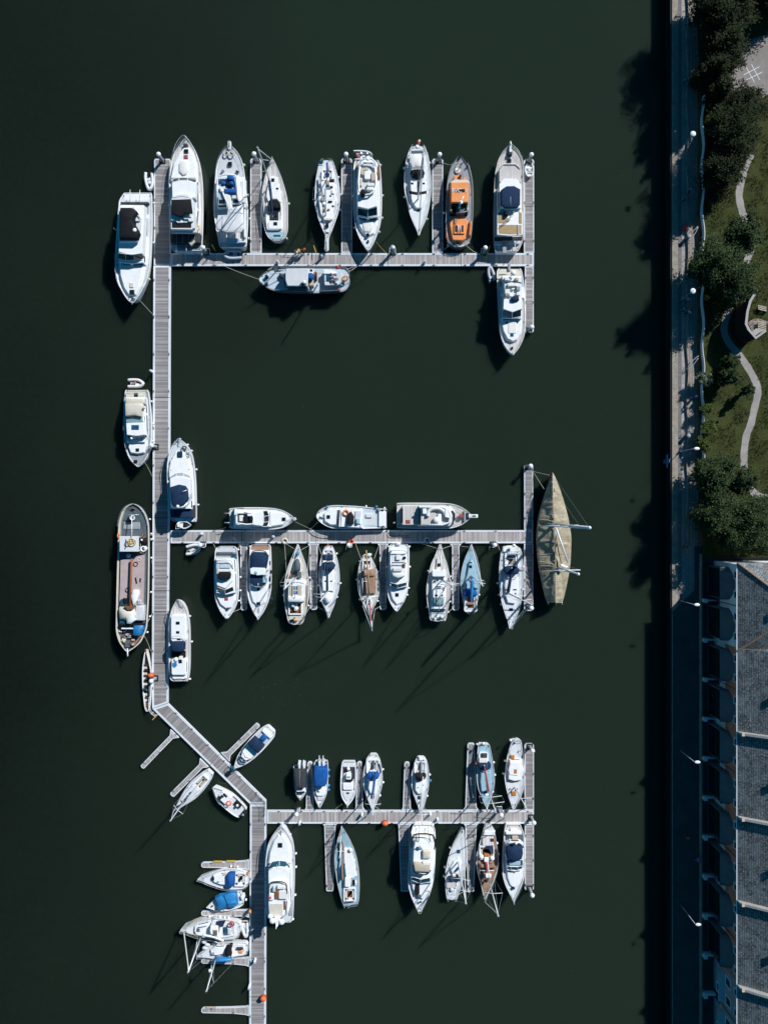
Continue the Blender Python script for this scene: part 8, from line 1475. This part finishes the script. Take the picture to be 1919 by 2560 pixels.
b.k('main_cabin', [(700,780),(910,780),(905,870),(870,960),(800,1040),(730,1040),(690,900)], .55, 'BC', tp=.06, win='L'); b.k('cabin_window', [(710,820),(770,828),(768,860),(706,850)], .64, 'K', bot=.5); b.k('cabin_window', [(850,832),(910,825),(908,850),(852,860)], .64, 'K', bot=.5); b.k('cabin_window', Rr(780,835,835,860), .64, 'K', bot=.5); b.line('white_beam', [(700,868,.66),(915,868,.66)], .05, 'W'); b.k('white_hatch', Rr(790,925,870,975,10), .8, 'W', bot=.5); b.k('hatch', Rr(770,1010,815,1045,4), .75, 'K', bot=.5); b.k('dark_gear', Rr(710,870,760,1000,8), .62, 'K', bot=.5); b.k('blue_gear', Rr(765,930,790,960,3), .75, 'LB', bot=.5); b.k('brown_sail', [(790,760),(830,755),(835,870),(800,900)], .9, 'RD', bot=.5); b.k('foredeck_panel', [(735,1060),(845,1060),(825,1140),(750,1140)], .1, 'BC')
b.line('foredeck_anchor', [(780,1230,.2),(778,1300,.3)], .07, 'SG'); b.line('mizzen_mast', [(820,350,0),(820,350,8)], .06, 'BC')
b = Boat('motor_yacht', 'white motor yacht with round navy cockpit cover, rightmost berth below the bottom pontoon', 'motor yacht', Z17,
  [(195,1095,1310),(230,1078,1322),(340,1062,1358),(500,1048,1372),(700,1035,1372),(900,1038,1365),(1000,1055,1348),(1100,1088,1315),(1200,1135,1270),(1290,1180,1225),(1345,1198,1210)], z=1.7, sheer=.5, rails=(.4,1), group=MYAC)
b.k('swim_platform', Rr(1092,195,1312,300,25), .03, 'TW'); b.k('platform_seat', Rr(1155,255,1250,295,10), .3, 'W'); b.k('stern_bench', Rr(1090,300,1320,335,8), .5, 'W'); b.k('cockpit_well', [(1088,340),(1335,330),(1345,440),(1300,450),(1230,435),(1150,450),(1095,490)], .15, 'SG'); b.k('cockpit_seat', Rr(1180,360,1270,420,12), .5, 'BE'); b.line('dark_rail', [(1110,350,.7),(1140,430,.9)], .06, 'K')
b.k('cabin', [(1092,480),(1150,440),(1300,445),(1350,490),(1350,700),(1335,860),(1215,880),(1100,860),(1090,650)], .9, 'W', tp=.1, win='L'); b.k('cockpit_cover', [(1100,560),(1125,505),(1200,490),(1290,495),(1335,530),(1342,620),(1320,700),(1220,738),(1120,700),(1102,640)], 1.7, 'N', bot=.85, cr=.3, tp=.08); b.line('radar_arch', [(1100,520,.9),(1130,465,1.9),(1235,445,2.1),(1330,470,1.9),(1352,520,.9)], .1, 'W', sub=3); b.ball('radar_dome', 1238,460,2.3,.22,'W')
b.k('dash_well', Rr(1108,720,1335,795,6), .95, 'N', bot=.8); b.k('dash_panel', Rr(1140,735,1305,790,6), 1.05, 'LBL', bot=.9); b.screen([(1105,795,1.3),(1160,808,1.35),(1260,810,1.35),(1330,795,1.3)], [(1110,830,.8),(1160,860,.75),(1260,862,.75),(1325,835,.8)], 'LB'); b.k('foredeck_coachroof', [(1105,865),(1215,885),(1340,862),(1330,980),(1280,1090),(1205,1130),(1150,1080),(1115,980)], .25, 'W', tp=.15, bev=.08); b.k('round_hatch', El(1202,1133,20,20), .3, 'N', bot=.05); b.k('small_hatch', [(1185,893),(1230,893),(1210,915)], .32, 'K', bot=.1); b.line('anchor', [(1195,1220,.2),(1200,1350,.35)], .06, 'S')
# ================= bottom left
b = sloop('sailing_boat', 'white sailing boat with blue sprayhood, bow left, uppermost beside the lower walkway', Z18,
  [(960,330,460),(930,300,490),(880,282,512),(800,262,520),(700,258,518),(620,268,505),(540,295,480),(460,325,452),(390,358,420),(325,388,400)],
  (600,392), 0.6, None, (330,396), (960,400), [(520,350),(600,330),(700,325),(700,470),(600,460),(520,430)],
  Rr(785,320,925,480,10), [(690,345),(720,330),(780,325),(778,480),(700,495),(690,450)], mode='h', hoodmat='B', cov=False, hatches=((515,390,28,34,.46),), z=1.1, spr=(), furl=.02, furlon=False, lines=False, fend=((-1,.32),(-1,.42)), floor='TW', seat='W')
b.k('grab_panel', Rr(632,322,712,350,5), .5, 'BE', bot=.3); b.line('tiller', [(830,350,.5),(900,352,.6),(915,345,.7)], .03, 'BR'); b.k('life_raft', Rr(930,320,955,345,3), .4, 'OB')
F = RF((604,2245),(517,2269))
b = Boat('motor_boat', 'small white boat under a crumpled bright blue tarpaulin, left of the lower walkway', 'motor boat', F,
  [(0,-17,17),(12,-21,20),(30,-22,21),(50,-21,20),(68,-17,16),(84,-10,9),(96,-3,3),(101,-.5,.5)], z=1.0, sheer=.3, rails=None, group=MYAC)
b.k('blue_tarpaulin', [(-16,18),(0,15),(16,14),(19,30),(17,45),(18,60),(15,72),(0,68),(-14,74),(-15,60),(-12,45),(-17,30)], .9, 'BB', bot=.1, cr=.3, tp=.1); b.line('tie_rope', [(-17,44,1.0),(0,43,1.3),(18,45,1.0)], .04, 'N'); b.k('outboard_motor', Rr(-5,-6,5,2,2), .7, 'W', bot=-.2); b.k('stern_seat', Rr(-14,4,14,12,2), .2, 'O'); b.k('wrinkle', [(-10,20),(-3,22),(-2,40),(-8,42)], 1.25, 'BB', bot=1.0, cr=.08)
b.ball('white_buoy', -7,-11,-.6,.2,'W'); b.ball('bow_fitting', 0,84,.2,.12,'K')
b = sloop('sailing_boat', 'white motor sailer with dark roof hatch and red life ring, bow left', ZD,
  [(1345,280,420),(1320,230,480),(1250,190,530),(1100,160,550),(950,140,548),(800,130,540),(650,145,520),(500,185,490),(380,235,450),(270,300,410),(170,345,392)],
  (575,480), 16.5, None, (235,400), (1330,350), [(450,300),(500,270),(740,215),(760,440),(560,480),(470,450),(440,380)],
  None, None, mode='h', cov=False, deck='O', z=1.6, gunmat='BE', spr=((.42,1.3),), hatches=((517,365,60,60,.5,'SG'),), furl=.09, lines=False, fend=((-1,.55),(-1,.42),(-1,.35),(-1,.3)), r=.12, tip=(471,2429.5))
b.k('pilothouse', [(760,290),(905,285),(915,460),(930,515),(760,440),(745,370)], 1.5, 'W', tp=.05, win='L', bev=.08); b.k('roof_hatch', Rr(808,362,892,470,5), 1.58, 'BC', bot=1.4); b.k('roof_hatch_glass', Rr(820,375,880,460), 1.62, 'SG', bot=1.5); b.cockpit([(930,260),(1230,220),(1240,460),(940,510)], floor='SG', seat='O'); b.k('cockpit_cover', Rr(1030,320,1095,455,5), .5, 'LB'); b.k('sprayhood', [(870,245),(1030,235),(1000,300),(930,290)], 1.3, 'N', bot=.4); b.ring('life_ring', 1182,237,.8,.3,.1,'R'); b.k('aft_locker', Rr(1100,325,1160,450,6), .5, 'LG')
b.line('grab_rail', [(510,308,.6),(680,278,.6)], .05, 'SG'); b.line('side_boom', [(600,450,1.2),(850,500,1.3),(1020,570,1.3)], .16, 'W', sub=3); b.k('bow_locker', [(440,330),(470,300),(475,430),(445,430)], .3, 'LB'); b.line('teak_rail', [(560,470,.2),(400,440,.2),(280,400,.2)], .06, 'BE', sub=2); b.k('white_side_gear', Rr(800,110,870,135,5), .3, 'S')
b = rib('inflatable_dinghy', 'white inflatable dinghy between the motor sailer stern and the lower walkway', ZD, [(210,1370,1508),(260,1368,1510),(350,1375,1516),(430,1400,1512),(480,1430,1490)], tube='WT', floor='BK')
b.k('seat', Rr(1400,290,1480,330,5), .35, 'W'); b.k('engine', [(1400,240),(1430,235),(1460,300),(1420,320)], .5, 'LG'); b.k('floor_bag', Rr(1425,350,1460,400,5), .2, 'W')
b = sloop('sailing_boat', 'small white sailing boat with blue boom cover, bow left, lowest beside the lower walkway', ZD,
  [(1495,640,800),(1460,615,830),(1380,600,860),(1200,590,900),(1050,590,918),(900,615,925),(780,660,915),(680,720,900),(580,790,895),(500,860,890)],
  (890,850), 13.0, (1200,915), (505,880), (1495,700), [(760,760),(850,700),(1050,690),(1030,830),(880,860),(770,850)],
  [(1180,670),(1400,670),(1440,760),(1380,850),(1180,880)], [(1040,810),(1080,710),(1150,675),(1180,690),(1150,790),(1165,870),(1080,880),(1040,850)], mode='h', hoodmat='K', cover='BB', deck='O', z=1.1, spr=((.55,1.2),), hatches=((812,828,46,46,.5,'G'),), bh=.9, br=.28, fend=(), floor='C', seat='W', radar=.45, furlon=False, tip=(516.6,2477))
b.k('orange_cushion', Rr(1315,778,1385,818,4), .36, 'OR', bot=.2); b.k('cockpit_rail', Rr(1280,715,1400,745,4), .5, 'DG', bot=.2)
for i, p in enumerate(((700,650),(850,620),(650,710),(640,590))): b.ball('white_fender_float', p[0], p[1], .1, .28, 'W' if i % 2 else 'LG', .8, sx=1.5)
# raised lettering on two boats
def text_obj(s, name, loc, size, mat, parent, rz=0.0, ext=.01):
    cu = bpy.data.curves.new(name, 'FONT'); cu.body = s; cu.size = size; cu.extrude = ext; cu.align_x = 'CENTER'; cu.align_y = 'CENTER'
    tmp = bpy.data.objects.new(name, cu); me = bpy.data.meshes.new_from_object(tmp); bpy.data.objects.remove(tmp); bpy.data.curves.remove(cu)
    me.name = name; me.materials.clear(); me.materials.append(M[mat]); o = bpy.data.objects.new(name, me); col.objects.link(o)
    o0 = Vector(parent['_o']); o.parent = parent; o.location = Vector(loc) - o0; o.rotation_euler = (0, 0, rz); o['_o'] = tuple(o0); return o
text_obj('FVC  1', 'lettering', txt_parent.at(782, 649, 1.945), 1.45*.56, 'W', txt_parent.t)
# tidy helper properties
for o in bpy.data.objects:
    if '_o' in o: del o['_o']
